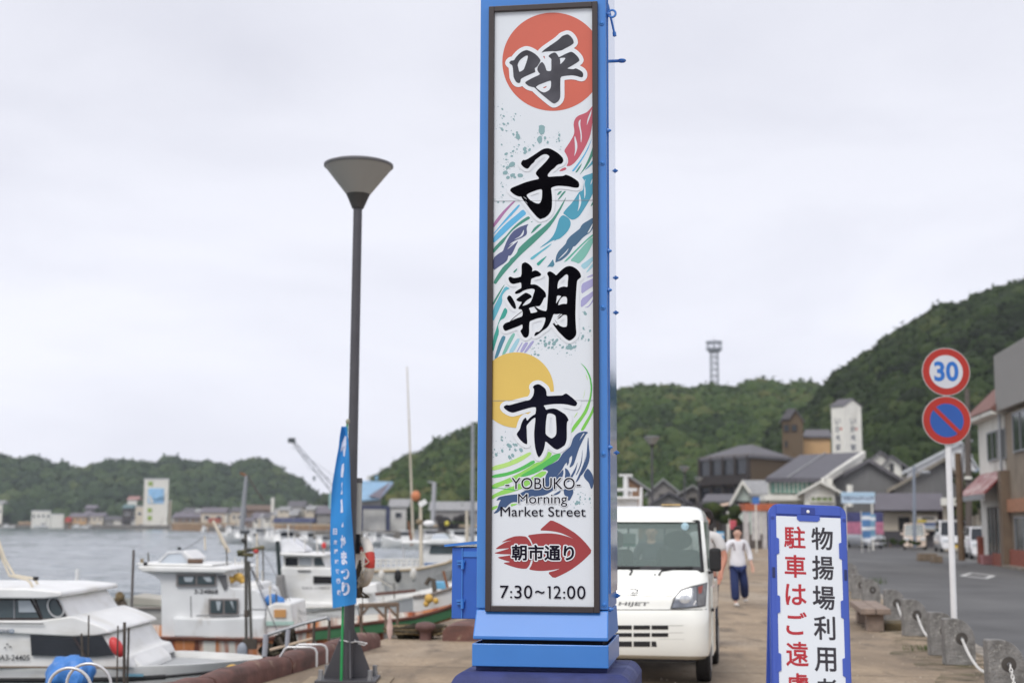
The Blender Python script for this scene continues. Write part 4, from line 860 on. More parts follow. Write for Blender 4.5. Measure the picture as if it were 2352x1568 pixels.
# --- beige shop
t, fr = front("shop", "beige single-storey shop with a deep grey eave and a dark grey base", "shop", 2090, 104)
a, b_ = fr.at(2024, 1219, 98), fr.at(2154, 1168, 98); vbox(fr, 2024, 2154, 1168, 1219, 104, 8, 0).build("wall", cream, t)
vbox(fr, 2023, 2155, 1219, 1240, 103.93, 7.8, 0).build("base_course", M("base_grey", srgb(82, 80, 84), .8, .1, 1), t)
ro = MB(); ro.prism([fr.at(2008, 1171, 103), fr.at(2170, 1171, 103), fr.at(2164, 1132, 105.5), fr.at(2014, 1132, 105.5)], (0, .4, -.12)); ro.build("roof", M("eave_grey", srgb(98, 94, 100), .6, .06, 1), t)
win(t, fr, 2064, 2088, 1187, 1216, 103.95, mull=1)
vbox(fr, 2155, 2176, 1160, 1200, 104.4, 5, 0).build("side_wall", M("maroon_wall", srgb(92, 72, 68), .8, .1), t)
sg = MB(); a, b_ = fr.at(2107, 1217, 103.5), fr.at(2152, 1184, 103.5); sg.box(((a.x + b_.x) / 2, a.y, (a.z + b_.z) / 2), (b_.x - a.x, .1, b_.z - a.z)); so_ = sg.build("shop_sign", M("sign_cream", srgb(224, 216, 204), .6, .04), t)
for i, (y0, y1, x0, x1, c) in enumerate(((1187, 1192, 2118, 2146, (90, 90, 90)), (1193, 1199, 2108, 2128, (226, 200, 90)), (1200, 1206, 2110, 2150, (84, 110, 160)), (1208, 1213, 2112, 2148, (190, 205, 226)))):
    a, b_ = fr.at(x0, y1, 103.4), fr.at(x1, y0, 103.4); MB().box(((a.x + b_.x) / 2, a.y + .03, (a.z + b_.z) / 2), (b_.x - a.x, .02, b_.z - a.z)).build("lettering_band", M("sg%d" % i, srgb(*c), .6, .4, 25), so_)
# --- cream flat-roofed building
t, fr = front("flat_roofed_shop", "cream flat-roofed building with a white fascia behind the parked cars", "shop", 2215, 91)
a, b_ = fr.at(2168, 1230, 76), fr.at(2290, 1158, 76); vbox(fr, 2168, 2290, 1158, 1200, 91, 8, 0).build("wall", cream, t)
vbox(fr, 2162, 2290, 1143, 1160, 90.2, 9).build("fascia", white_w, t)
win(t, fr, 2253, 2268, 1160, 1198, 90.93, M("blue_blind", srgb(92, 106, 142), .5, .1), None, 0); win(t, fr, 2189, 2205, 1162, 1192, 90.93, mull=0)
# --- two-storey shop row along the road
yaw = math.radians(8.0); base = G(2320, 1301.5, -.05)
t = thing("corner_shop", "white two-storey shop with a red-brown mansard roof and a peeling red awning", "shop", (base.x, base.y, -.05), -yaw); fr = Fr((base.x, base.y, -.05), yaw)
def fz(x, y, off=0.0): return fr.hit(x, y, 0, off)
y1_ = fz(2258, 1294).y; zr = fz(2290, 930).z
MB().box((3.5, y1_ / 2 + .02, zr / 2), (7, y1_ - .04, zr)).build("wall", white_w, t)
ms = MB(); A4 = [(-.55, -.1, fz(2300, 929, -.5).z), (-.55, y1_ + .5, fz(2300, 929, -.5).z), (.9, y1_ + .2, fz(2300, 872, .5).z), (.9, -.1, fz(2300, 872, .5).z)]
ms.prism(A4, (.25, 0, -.12)); ms.build("mansard_roof", M("red_brown_roof", srgb(122, 84, 74), .7, .12, 2, stretch=(1, 5, 1)), t)
MB().box((.1, y1_ / 2 + .2, A4[0][2] - .12), (1.2, y1_ + .5, .16)).build("soffit", white_w, t)
def sidewin(par, x0, x1, y0, y1, off=-.04, mat_=None, nm="window", fm=None):
    a, c = fz(x0, y1, off), fz(x1, y0, off); lo, hi = min(a.y, c.y), max(a.y, c.y); z0_, z1_ = fz((x0 + x1) / 2, y1, off).z, fz((x0 + x1) / 2, y0, off).z
    o = MB(); tt = .06
    for q in ((lo, lo + tt, z0_, z1_), (hi - tt, hi, z0_, z1_), (lo + tt, hi - tt, z0_, z0_ + tt), (lo + tt, hi - tt, z1_ - tt, z1_), ((lo + hi) / 2 - .03, (lo + hi) / 2 + .03, z0_ + tt, z1_ - tt)):
        o.box((off, (q[0] + q[1]) / 2, (q[2] + q[3]) / 2), (.08, q[1] - q[0], q[3] - q[2]))
    o = o.build(nm, fm or steel, par); MB().box((off + .01, (lo + hi) / 2, (z0_ + z1_) / 2), (.04, hi - lo - .12, z1_ - z0_ - .12)).build("pane", mat_ or dgl, o); return o
sidewin(t, 2270, 2290, 990, 1058); sidewin(t, 2300, 2308, 984, 1054)
aw_ = MB(); za_, zb_ = fz(2290, 1082).z, fz(2290, 1130, -.9).z
aw_.prism([(-.02, .02, za_), (-.02, y1_ - .3, za_), (-.95, y1_ + .1, zb_), (-.95, .02, zb_)], (.03, 0, -.08)); redaw = M("faded_red_sheet", srgb(132, 62, 62), .6, .12, 2)
overlay(redaw, srgb(214, 200, 194), 2.4, .52, .58, (1, 5, 1)); ao = aw_.build("awning", redaw, t)
MB().box((-.92, y1_ / 2, zb_ - .12), (.08, y1_ + .1, .22)).build("awning_edge", steel, ao)
dz = fz(2290, 1165).z
for q in ((2274, 2288, 1163, 1296, "door"), (2291, 2309, 1163, 1300, "door")): sidewin(t, *q[:4], -.05, bgl, q[4], M("door_frame", srgb(96, 84, 74), .6, .1))
MB().box((-.06, y1_ - .12, fz(2262, 1232).z / 2), (.3, .45, fz(2262, 1232).z)).build("brick_pier", brick_r, t)
MB().box((-.05, 1.6, .22), (.16, 2.6, .55)).build("brick_base", brick_r, t)
pp = MB(); pp.cyl((-.16, .12, 0), (-.16, .12, fz(2310, 830).z), .06); pp.build("drainpipe", steel, t)
t = thing("concrete_building", "grey two-storey concrete building with a ribbed upper fascia at the right edge", "building", (base.x, base.y, -.05), -yaw)
H_ = fz(2330, 800).z
con2 = M("stained_concrete", srgb(140, 128, 112), .85, .14, 1.4, detail=8); overlay(con2, srgb(96, 84, 70), .6, .5, .75, (1, 1, .25))
MB().box((4, -6.02, fz(2330, 940).z / 2), (8, 12, fz(2330, 940).z)).build("wall", con2, t)
z0_ = fz(2330, 936).z; ribm = M("ribbed_sheet", srgb(186, 182, 176), .6, .05, 2)
ro = MB(); ro.box((3.9, -6.02, (z0_ + H_) / 2), (8.4, 12.1, H_ - z0_)); fo = ro.build("fascia", ribm, t)
ri = MB()
for i in range(24): ri.box((-.31, -6.02, z0_ + (H_ - z0_) * (i + .5) / 24), (.02, 12.06, .04))
ri.build("fascia_rib", M("rib_shade", srgb(150, 148, 144), .6, .05), fo)
sidewin(t, 2329, 2360, 942, 1036); sidewin(t, 2335, 2375, 1185, 1285, -.05, bgl, "shop_window")
MB().box((-.06, -6, fz(2340, 1160).z), (.2, 11.8, .5)).build("brick_band", M("orange_brick", srgb(168, 120, 92), .85, .15, 6), t)
MB().box((-.05, -6, .3), (.16, 11.8, .8)).build("brick_base", brick_r, t)
MB().box((-.10, -.35, fz(2318, 1100).z / 2), (.5, .6, fz(2318, 1060).z)).build("corner_pier", M("brown_pier", srgb(112, 96, 80), .8, .12, 2), t)
# ---------------------------------------------------------------- market stalls, signs, poles, cars on the right
def pole(name, label, x0, y0, x1, y1, Y, r0, r1, mat_, cat="pole", extra=None, group=None):
    a, b_ = P(x1, y1, Y), P(x0, y0, Y); a.z = max(a.z, -.1) if y1 > 1180 else a.z
    t = thing(name, label, cat, a, 0, group); MB().cyl((0, 0, 0), b_ - a, r0, r1, 10).build("shaft", mat_, t, smooth=True)
    if extra: extra(t, Fr(a))
    return t
wpole = M("wood_pole", srgb(104, 86, 68), .85, .15, 5)
pole("utility_pole", "brown wooden pole standing behind the speed limit sign post", 2200, 1040, 2209, 1287, 58, .14, .13, wpole, "utility pole")
pole("utility_pole", "thin grey-green pole leaning against the brown wooden pole", 2213, 1020, 2206, 1200, 58.3, .06, .05, steel, "utility pole")
def cross(t, f):
    for yy in (1012, 1046): MB().cyl(f.at(2218, yy, 78), f.at(2234, yy, 78), .07).build("crossarm", steel, t)
    MB().cyl(f.at(2224, 1100, 77.8), f.at(2224, 1094, 77.8), .2, n=12).build("insulator", white_w, t)
pole("utility_pole", "tall dark utility pole rising above the blue roofed house", 2221, 893, 2226, 1240, 78, .2, .13, M("dark_pole", srgb(92, 84, 78), .8, .1), "utility pole", cross)
def arm(t, f):
    MB().tube([f.at(2100, 1075, 85), f.at(2112, 1088, 85), f.at(2134, 1084, 84.5)], .05).build("arm", steel, t); MB().ball(f.at(2126, 1085, 84.6), (.3, .2, .14)).build("lamp", steel, t)
pole("street_lamp", "blue-grey street lamp with a short arm in front of the beige shop", 2099, 1070, 2101, 1256, 85, .11, .08, M("bluegrey_pole", srgb(132, 140, 152), .5, .06), "street lamp", arm)
t, fr = front("signboard", "pale blue signboard on two white posts in front of the grey warehouse", "signboard", 1970, 92)
a, b_ = fr.at(1933, 1155, 92), fr.at(2008, 1130, 92); MB().box(((a.x + b_.x) / 2, 0, (a.z + b_.z) / 2), (b_.x - a.x, .16, b_.z - a.z)).build("board", M("pale_blue_board", srgb(196, 214, 230), .5, .04, .8), t)
MB().box(((a.x + b_.x) / 2, -.01, b_.z - .14), (b_.x - a.x + .04, .19, .22)).build("board_top", M("sky_board", srgb(176, 204, 224), .5, .04), t)
for x in (1942, 2004): MB().cyl((fr.at(x, 1200, 92).x, 0, 0), (fr.at(x, 1200, 92).x, 0, a.z), .06).build("post", white_w, t)
lt = MB(); rr_ = random.Random(5); x = a.x + .12
while x < b_.x - .25: 
    w_ = rr_.uniform(.08, .2); lt.box((x + w_ / 2, -.085, (a.z + b_.z) / 2 - .05 + rr_.uniform(-.03, .03)), (w_ * .8, .01, rr_.uniform(.1, .2))); x += w_ + .03
lt.build("lettering", M("faded_ink", srgb(96, 110, 136), .7, .3, 20), t)
t, fr = front("banner_fence", "long banner with a navy top and pink bottom tied across the warehouse front", "banner", 1984, 94)
a, b_, m_ = fr.at(1944, 1226, 94), fr.at(2028, 1176, 94), fr.at(1984, 1198, 94)
MB().box(((a.x + b_.x) / 2, 0, (m_.z + b_.z) / 2), (b_.x - a.x, .04, b_.z - m_.z)).build("navy_cloth", M("navy_cloth", srgb(72, 74, 118), .7, .25, 3), t)
MB().box(((a.x + b_.x) / 2, 0, (m_.z + a.z) / 2), (b_.x - a.x, .04, m_.z - a.z - .006)).build("pink_cloth", M("pink_cloth", srgb(196, 124, 150), .8, .2, 3), t)
for x in (1944, 1984, 2028): MB().cyl((fr.at(x, 1200, 94).x, .06, 0), (fr.at(x, 1200, 94).x, .06, b_.z), .03).build("post", steel, t)
def flag(lab, x, Y, y0, y1, w_, c1, c2):
    b0 = P(x, 1200 + 1.6 * FP / Y, Y); t = thing("nobori_flag", lab, "banner flag", (b0.x, b0.y, -.05), 0, "upright banner flags by the market"); f = Fr((b0.x, b0.y, -.05))
    z0_, z1_ = f.at(x, y1, Y).z, f.at(x, y0, Y).z; MB().cyl((0, 0, 0), (0, 0, z1_ + .1), .02).build("pole", white_w, t)
    cl = MB(); n = 8
    for i in range(n):
        za_, zb_ = z0_ + (z1_ - z0_) * i / n, z0_ + (z1_ - z0_) * (i + 1) / n; d = lambda z: .05 * math.sin(z * 4)
        cl.add([(.03, d(za_), za_), (.03 + w_, -d(za_), za_), (.03 + w_, -d(zb_), zb_), (.03, d(zb_), zb_)], [(0, 1, 2, 3)], 0 if i % 3 else 1)
    cl.build("cloth", [M(c1[0], srgb(*c1[1]), .8, .1), M(c2[0], srgb(*c2[1]), .8, .1)], t, fix=False)
flag("blue and white banner flag in front of the pink banner", 1980, 84, 1176, 1243, .5, ("flag_blue", (86, 128, 176)), ("flag_white", (222, 226, 230)))
flag("pale blue banner flag beside the pink banner's post", 1996, 86, 1180, 1238, .4, ("flag_teal", (120, 160, 186)), ("flag_white", (222, 226, 230)))
flag("small sky blue and white banner flag beside the walking man", 1644, 42, 1220, 1256, .24, ("flag_sky", (96, 170, 214)), ("flag_white", (222, 226, 230)))
flag("red banner flag hanging in front of the dark stall", 1676, 90, 1194, 1214, .40, ("flag_red", (176, 70, 82)), ("flag_pink", (214, 110, 120)))
t, fr = front("market_stall", "market stall with an orange valance and pale side sheets", "market stall", 1748, 92)
a, b_ = fr.at(1711, 1172, 92), fr.at(1786, 1156, 92)
MB().box(((a.x + b_.x) / 2, 1.2, (a.z + b_.z) / 2), (b_.x - a.x, 2.4, b_.z - a.z)).build("valance", M("orange_canvas", srgb(178, 98, 66), .8, .2, 2), t)
for i, (x, w_, h_) in enumerate(((1714, .35, .9), (1737, .55, .75), (1757, .3, 1.0), (1779, .42, .7))): MB().box((fr.at(x, 1200, 92).x, .1, a.z - a.z * h_ / 2), (w_, .06, a.z * h_)).build("side_sheet", M("pale_sheet", srgb(188, 184, 182), .8, .14, 2), t)
MB().box(((a.x + b_.x) / 2, 2.0, .5), (b_.x - a.x - .3, .7, 1.0)).build("counter", M("stall_counter", srgb(120, 112, 106), .8, .2, 3), t)
t, fr = front("blue_sign", "small square blue sign on a white post by the market stall", "road sign", 1735, 80)
a, b_ = fr.at(1728, 1157, 80), fr.at(1744, 1141, 80); MB().box(((a.x + b_.x) / 2, 0, (a.z + b_.z) / 2), (b_.x - a.x, .03, b_.z - a.z)).build("plate", M("sign_blue", srgb(70, 116, 184), .5, .05), t); MB().cyl((fr.at(1737, 1200, 80).x, .04, 0), (fr.at(1737, 1200, 80).x, .04, b_.z), .04).build("post", white_w, t)
t, fr = front("open_shed", "open grey shed with a sheet roof at the foot of the white gabled house", "shed", 1700, 104)
ro = MB(); slab(ro, [fr.at(1668, 1176, 104), fr.at(1722, 1170, 104), fr.at(1718, 1158, 108), fr.at(1688, 1158, 108)], .1); ro.build("roof", tile_l, t)
MB().box((fr.at(1700, 1200, 106).x, 4, .9), (1.6, 3, 1.8)).build("wall", dbrown, t)
for x in (1672, 1718): MB().cyl((fr.at(x, 1200, 104).x, .05, 0), (fr.at(x, 1200, 104).x, .05, fr.at(x, 1174, 104).z), .07).build("post", white_w, t)
# green shrubs by the stalls and houses
leaf2 = leaf_mat("shrub_leaves", [(.02, .03, .012), (.045, .07, .02), (.09, .11, .03)], 3)
def shrub(lab, x, Y, yb, h_, w_, seed, name="shrub"):
    p = P(x, yb, Y); rs = random.Random(seed); t = thing(name, lab, "shrub", (p.x, p.y, max(p.z, -.08)))
    cs = [(rs.uniform(-w_ / 2, w_ / 2), rs.uniform(-w_ / 2, w_ / 2), h_ * rs.uniform(.3, .85)) for _ in range(14)]
    o = crowns("foliage", cs, [min(w_, h_) * rs.uniform(.16, .3) for _ in cs], [rs.uniform(.2, .8) for _ in cs], leaf2, 2, seed); o.parent = t
    MB().cyl((0, 0, 0), (0, 0, h_ * .5), .05, .03, 6).build("stem", wpole, t)
shrub("yellow-green shrub behind the truck beside the open shed", 1648, 95, 1215, 1.7, 2.2, 31)
shrub("green shrub between the utility poles and the white shop", 2240, 88, 1230, 4.4, 2.0, 32)
shrub("low weeds growing by the beige car's parking space", 2045, 88, 1256, .5, 1.6, 33)
shrub("weedy tuft at the foot of the blue-grey street lamp", 2090, 84, 1256, .45, 1.2, 34)
# blocks by the car park entrance
st_m = M("kerb_stone", srgb(118, 104, 88), .9, .2, 4, bump=.3)
for x, y, w_, h_, lab in ((2130, 1288, .9, .35, "long mossy stone block by the car park entrance"), (2151, 1292, .45, .3, "small dark stone block beside the long mossy one")):
    p = G(x, y, -.05); o = MB().box((0, 0, h_ / 2), (w_, .5, h_), top=.9).build("stone_block", st_m, None, bevel=.03); o.location = p; tag(o, lab, "stone block"); o['kind'] = 'thing'
# white notice board by the pole
p = G(2223, 1280, -.05); t = thing("notice_board", "small white notice board with black writing at the foot of the wooden pole", "notice board", p); f = Fr(p)
Yb_ = p.y; a, b_ = f.at(2209, 1280, Yb_), f.at(2236, 1238, Yb_); MB().box((0, 0, (b_.z) / 2 + .03), (b_.x - a.x, .04, b_.z - .06)).build("board", wht_clean, t)
lt = MB(); rr_ = random.Random(2)
for r_i in range(3):
    for c_i in range(3): lt.box((-.14 + .14 * c_i, -.024, b_.z * (.78 - .26 * r_i)), (.09, .006, .11)); 
lt.build("lettering", M("board_ink", (.02, .02, .02), .8, .5, 40), t)
for sx in (-1, 1): MB().box((sx * .2, .1, .12), (.03, .3, .24)).build("foot", steel, t)
# flower box in front of the shop
p = G(2275, 1296, -.05); o = MB().box((0, 0, .2), (.7, .35, .4), top=1.1).build("flower_box", M("dusty_pink", srgb(170, 120, 120), .8, .12), None, bevel=.02); o.location = p; tag(o, "dusty pink flower box at the foot of the white shop's door", "flower box"); o['kind'] = 'thing'
# --- parked cars (boxy kei cars and a wagon), front towards -y in local frame
def car(name, lab, px_, y, yaw, L_, W_, H_, paint, grp, plate=(226, 190, 70), hood=.75, hz=.92):
    p = P(px_, HZ, y); p.z = -.06; t = thing(name, lab, "car", p, yaw, grp); m = MB(); w2 = W_ / 2
    secs = []
    prof = [(0, .30, .62, .93), (.05, .24, .78, .97), (hood * .6, .22, hz - .03, 1), (hood, .22, hz, 1), (hood + .05, .22, hz + .02, 1), (L_ - .25, .22, hz + .04, 1), (L_, .3, hz, .95)]
    for y_, zl, zh, k in prof:
        q = w2 * k; secs.append([(-q, y_, zl + .08), (-q * .93, y_, zl), (q * .93, y_, zl), (q, y_, zl + .08), (q, y_, zh - .1), (q * .94, y_, zh), (-q * .94, y_, zh), (-q, y_, zh - .1)])
    m.loft(secs); body = m.build("body", paint, t, smooth=True)
    g = MB(); gs = []
    for y_, z_, k in ((hood - .02, hz - .01, .95), (hood + .42, H_ - .06, .84), (L_ - .35, H_ - .06, .84), (L_ - .08, hz, .94)):
        gs.append((y_, z_, k))
    q0, q1, q2, q3 = [(w2 * k, y_, z_) for y_, z_, k in gs]
    vs = [(s * q[0], q[1], q[2]) for q in (q0, q1, q2, q3) for s in (-1, 1)]
    g.add(vs, [(0, 1, 3, 2), (2, 3, 5, 4), (4, 5, 7, 6), (0, 2, 4, 6), (1, 7, 5, 3), (0, 6, 7, 1)]); g.build("glass", dgl if name != "kei_car" else bgl, t)
    rf = MB(); rf.loft([[(-w2 * .86, y_, z_), (w2 * .86, y_, z_), (w2 * .8, y_, z_ + .07), (-w2 * .8, y_, z_ + .07)] for y_, z_ in ((hood + .40, H_ - .07), (hood + .8, H_ - .05), (L_ - .8, H_ - .05), (L_ - .33, H_ - .07))]); rf.build("roof", paint, t, smooth=True)
    for s in (-1, 1):
        pl = MB(); pl.tube([(s * q0[0], q0[1], q0[2]), (s * q1[0], q1[1] - .005, q1[2] + .01)], .035, 6); pl.build("windscreen_pillar", paint, t)
        MB().box((s * w2 * .70, .03, .70), (W_ * .22, .1, .17)).build("headlight", M("lamp_glass", srgb(205, 210, 214), .1, .05), t, bevel=.03)
        MB().box((s * (w2 + .09), hood + .1, hz + .12), (.16, .1, .14)).build("mirror", paint, t, bevel=.02)
        for yy in (.62, L_ - .6):
            wl = MB(); wl.cyl((s * (w2 - .14), yy, .27), (s * (w2 + .01), yy, .27), .27, n=20); wo_ = wl.build("wheel", rubber, t, smooth=True); MB().cyl((s * (w2 + .012), yy, .27), (s * (w2 + .02), yy, .27), .16, n=14).build("rim", steel, wo_)
    MB().box((0, -.005, .52), (W_ * .5, .06, .12)).build("grille", M("grille_dark", (.03, .03, .03), .6, .1), t); MB().box((0, -.05, .36), (.33, .02, .165)).build("number_plate", M("plate_%d" % plate[0], srgb(*plate), .5, .04), t)
    MB().box((0, .02, .3), (W_ * .94, .14, .2)).build("bumper", paint, t, bevel=.04); return t
car("kei_car", "beige boxy little car with a yellow number plate parked by the beige shop", 2100, 94, math.radians(-15), 3.3, 1.44, 1.72, M("beige_paint", srgb(222, 204, 188), .3, .03, coat=.6), "cars parked by the shops")
car("wagon", "white wagon with a yellow number plate parked behind the sign post", 2196, 86, math.radians(-9), 3.6, 1.78, 1.9, M("car_white", (.82, .82, .83), .25, .02, coat=.6), "cars parked by the shops", hood=.85, hz=1.0)
car("parked_car", "dark grey car parked between the white wagon and the white shop", 2254, 79, math.radians(-14), 3.8, 1.6, 1.6, M("car_dark", srgb(58, 62, 66), .25, .05, coat=.6), "cars parked by the shops", (230, 230, 230))
car("parked_car", "white car half hidden by the white shop's corner pier", 2266, 69, math.radians(-12), 3.6, 1.5, 1.55, M("car_white", (.82, .82, .83), .25, .02, coat=.6), "cars parked by the shops", (230, 230, 230))
car("parked_car", "silver car behind the blue banner flags", 2012, 99, math.radians(15), 3.4, 1.5, 1.5, M("car_silver", srgb(176, 180, 186), .3, .03, metal=.4), "cars parked by the shops", (230, 230, 230))
# --- radio tower on the ridge
b0 = P(1641.5, 892, 476); t = thing("radio_tower", "tall grey lattice radio tower with a round antenna cage on the ridge", "radio tower", b0); f = Fr(b0)
sx = f.at(1650, 892, 476).x; zt_ = f.at(1641, 806, 476).z; tm_ = M("tower_grey", srgb(166, 170, 178), .6, .08); lg = MB()
for a in range(4):
    x, y = sx * (1 if a % 2 else -1), sx * (1 if a // 2 else -1); MB().cyl((x, y, -4), (x * .92, y * .92, zt_), .2, .15, 6).build("leg", tm_, t)
for i in range(6):
    z0_, z1_ = zt_ * i / 6, zt_ * (i + 1) / 6
    for a in range(4):
        c_ = [(-1, -1), (1, -1), (1, 1), (-1, 1)]; p_, q_ = c_[a], c_[(a + 1) % 4]
        lg.cyl((p_[0] * sx, p_[1] * sx, z0_), (q_[0] * sx, q_[1] * sx, z1_), .11, n=5); lg.cyl((p_[0] * sx, p_[1] * sx, z1_), (q_[0] * sx, q_[1] * sx, z1_), .14, n=5)
lg.build("bracing", tm_, t)
zz0, zz1, rr1 = f.at(1641, 806, 476).z, f.at(1641, 783, 476).z, f.at(1657, 800, 476).x
for z_, r_, nm in ((zz0, rr1 * .75, "platform"), (zz0 + .7, rr1, "ring"), (zz1 - .4, rr1, "ring")):
    q = MB(); q.tube([(r_ * math.cos(a * math.pi / 8), r_ * math.sin(a * math.pi / 8), z_) for a in range(16)], .38, 6, closed=True)
    if nm == "platform": q.cyl((0, 0, z_ - .15), (0, 0, z_ + .15), r_, n=16)
    q.build(nm, tm_, t)
for a in range(8): c_, s_ = math.cos(a * math.pi / 4) * rr1, math.sin(a * math.pi / 4) * rr1; MB().cyl((c_, s_, zz0 + .5), (c_, s_, zz1), .16, n=6).build("antenna", tm_, t)
MB().cyl((0, 0, zz1 - 4), (0, 0, f.at(1641, 772, 476).z), .18, .05, 6).build("mast", tm_, t)
# ---------------------------------------------------------------- far shore across the harbour
def shore(name, lab, cat, x0, x1, y0, Y, wall, roof, kind="gable", dep=9, yb=None, zb=.05, wins=0, group=None, yr=None):
    """building on the far shore: wall block with windows and a pitched or flat roof"""
    xc = (x0 + x1) / 2; p = P(xc, HZ, Y); t = thing(name, lab, cat, (p.x, p.y, zb), 0, group); fr = Fr((p.x, p.y, zb))
    y0 = y0 if kind == 'flat' or yr else y0 + 4; a, b_ = fr.at(x0, y0, Y), fr.at(x1, y0, Y); H = a.z; off = Vector((dep * (xc - CX) / FP, dep, 0)); zl = -2.5 if yb is None else fr.at(x0, yb, Y).z
    MB().prism([(a.x, 0, zl), (b_.x, 0, zl), (b_.x, 0, H), (a.x, 0, H)], off).build("wall", wall, t)
    if kind == "flat": MB().prism([(a.x - .2, -.2, H), (b_.x + .2, -.2, H), (b_.x + .2, -.2, H + .35), (a.x - .2, -.2, H + .35)], off * 1.03).build("roof", roof, t)
    else:
        hr = (fr.at(x0, yr, Y).z - H) if yr else min(1.8, dep * .2); o = .5
        r = MB(); r.prism([(a.x - o, -o, H - .1), (a.x - o, dep / 2, H + hr), (a.x - o, dep + o, H - .1), (a.x - o, dep / 2, H - .05)], (b_.x - a.x + 2 * o, 0, 0)); r.build("roof", roof, t)
    for i in range(wins):
        x = a.x + (b_.x - a.x) * (i + .5) / wins; w_ = (b_.x - a.x) / wins * .4; f = MB().box((x, -.06, H * .62), (w_ * 1.2, .12, min(1.6, H * .3))).build("window", wht_clean, t)
        MB().box((x, -.08, H * .62), (w_, .12, min(1.3, H * .24))).build("pane", dgl, f)
    return t, fr
WC = dict(white=white_w, cream=cream, tan=tan_w, grey=M("shore_grey", srgb(150, 148, 146), .85, .1, .6), dark=dbrown, pale=M("shore_pale", srgb(196, 196, 192), .85, .08, .6), teal=M("shore_teal", srgb(120, 150, 150), .8, .1, .6), brown=M("shore_brown", srgb(120, 98, 82), .85, .1, .6))
RC = dict(grey=tile_g, purple=M("mauve_tiles", srgb(112, 107, 114), .75, .14, 1), pale=tile_l, blue=M("blue_sheet_roof", srgb(132, 168, 196), .5, .08, .5), navy=M("navy_roof", srgb(44, 52, 88), .6, .1, 1), pink=M("pink_roof", srgb(160, 122, 116), .75, .1, 1), teal=M("teal_roof", srgb(96, 120, 122), .7, .1, 1), white=M("white_roof", srgb(208, 208, 212), .6, .06, 1), brown=M("brown_roof", srgb(110, 92, 80), .8, .1, 1))
# ice plant tower with mural
t, fr = shore("ice_tower", "tall white windowless tower with a blue mural and green squares across the harbour", "tower", 331.7, 388, 1100, 640, white_w, RC["white"], "flat", 11)
def plate(nm, x0, x1, y0, y1, Y, m_, d=.15):
    a, b_ = fr.at(x0, y1, Y), fr.at(x1, y0, Y); return MB().box(((a.x + b_.x) / 2, a.y, (a.z + b_.z) / 2), (b_.x - a.x, d, b_.z - a.z)).build(nm, m_, t)
mu = plate("mural", 340, 377, 1121, 1155.5, 639.9, M("mural_blue", srgb(146, 194, 232), .7, .12, .3))
mb = MB(); mb.prism([fr.at(345, 1154, 639.6), fr.at(353, 1154, 639.6), fr.at(349, 1145, 639.6), fr.at(346, 1138, 639.6), fr.at(342, 1137, 639.6)], (0, -.1, 0)); mb.build("mural_shape", white_w, mu)
mb = MB(); mb.prism([fr.at(350, 1139, 639.6), fr.at(357, 1146, 639.6), fr.at(364, 1142, 639.6), fr.at(377, 1138, 639.6), fr.at(377, 1147, 639.6), fr.at(362, 1148, 639.6), fr.at(354, 1149, 639.6)], (0, -.1, 0)); mb.build("mural_shape", M("mural_dark", srgb(96, 138, 168), .7, .15, .5), mu)
for x, y in ((345.8, 1110), (344, 1171), (344, 1189)): plate("green_square", x - 5, x + 5, y - 4.8, y + 4.8, 639.9, M("lime_green", srgb(142, 168, 62), .7, .06, 1))
t, fr = shore("tower_annex", "cream annex standing against the right side of the ice tower", "building", 388, 394, 1150, 642, cream, RC["white"], "flat", 8)
t, fr = shore("tower_annex", "low cream annex on the left side of the ice tower", "building", 312, 331, 1163, 641, cream, RC["white"], "flat", 8, wins=1)
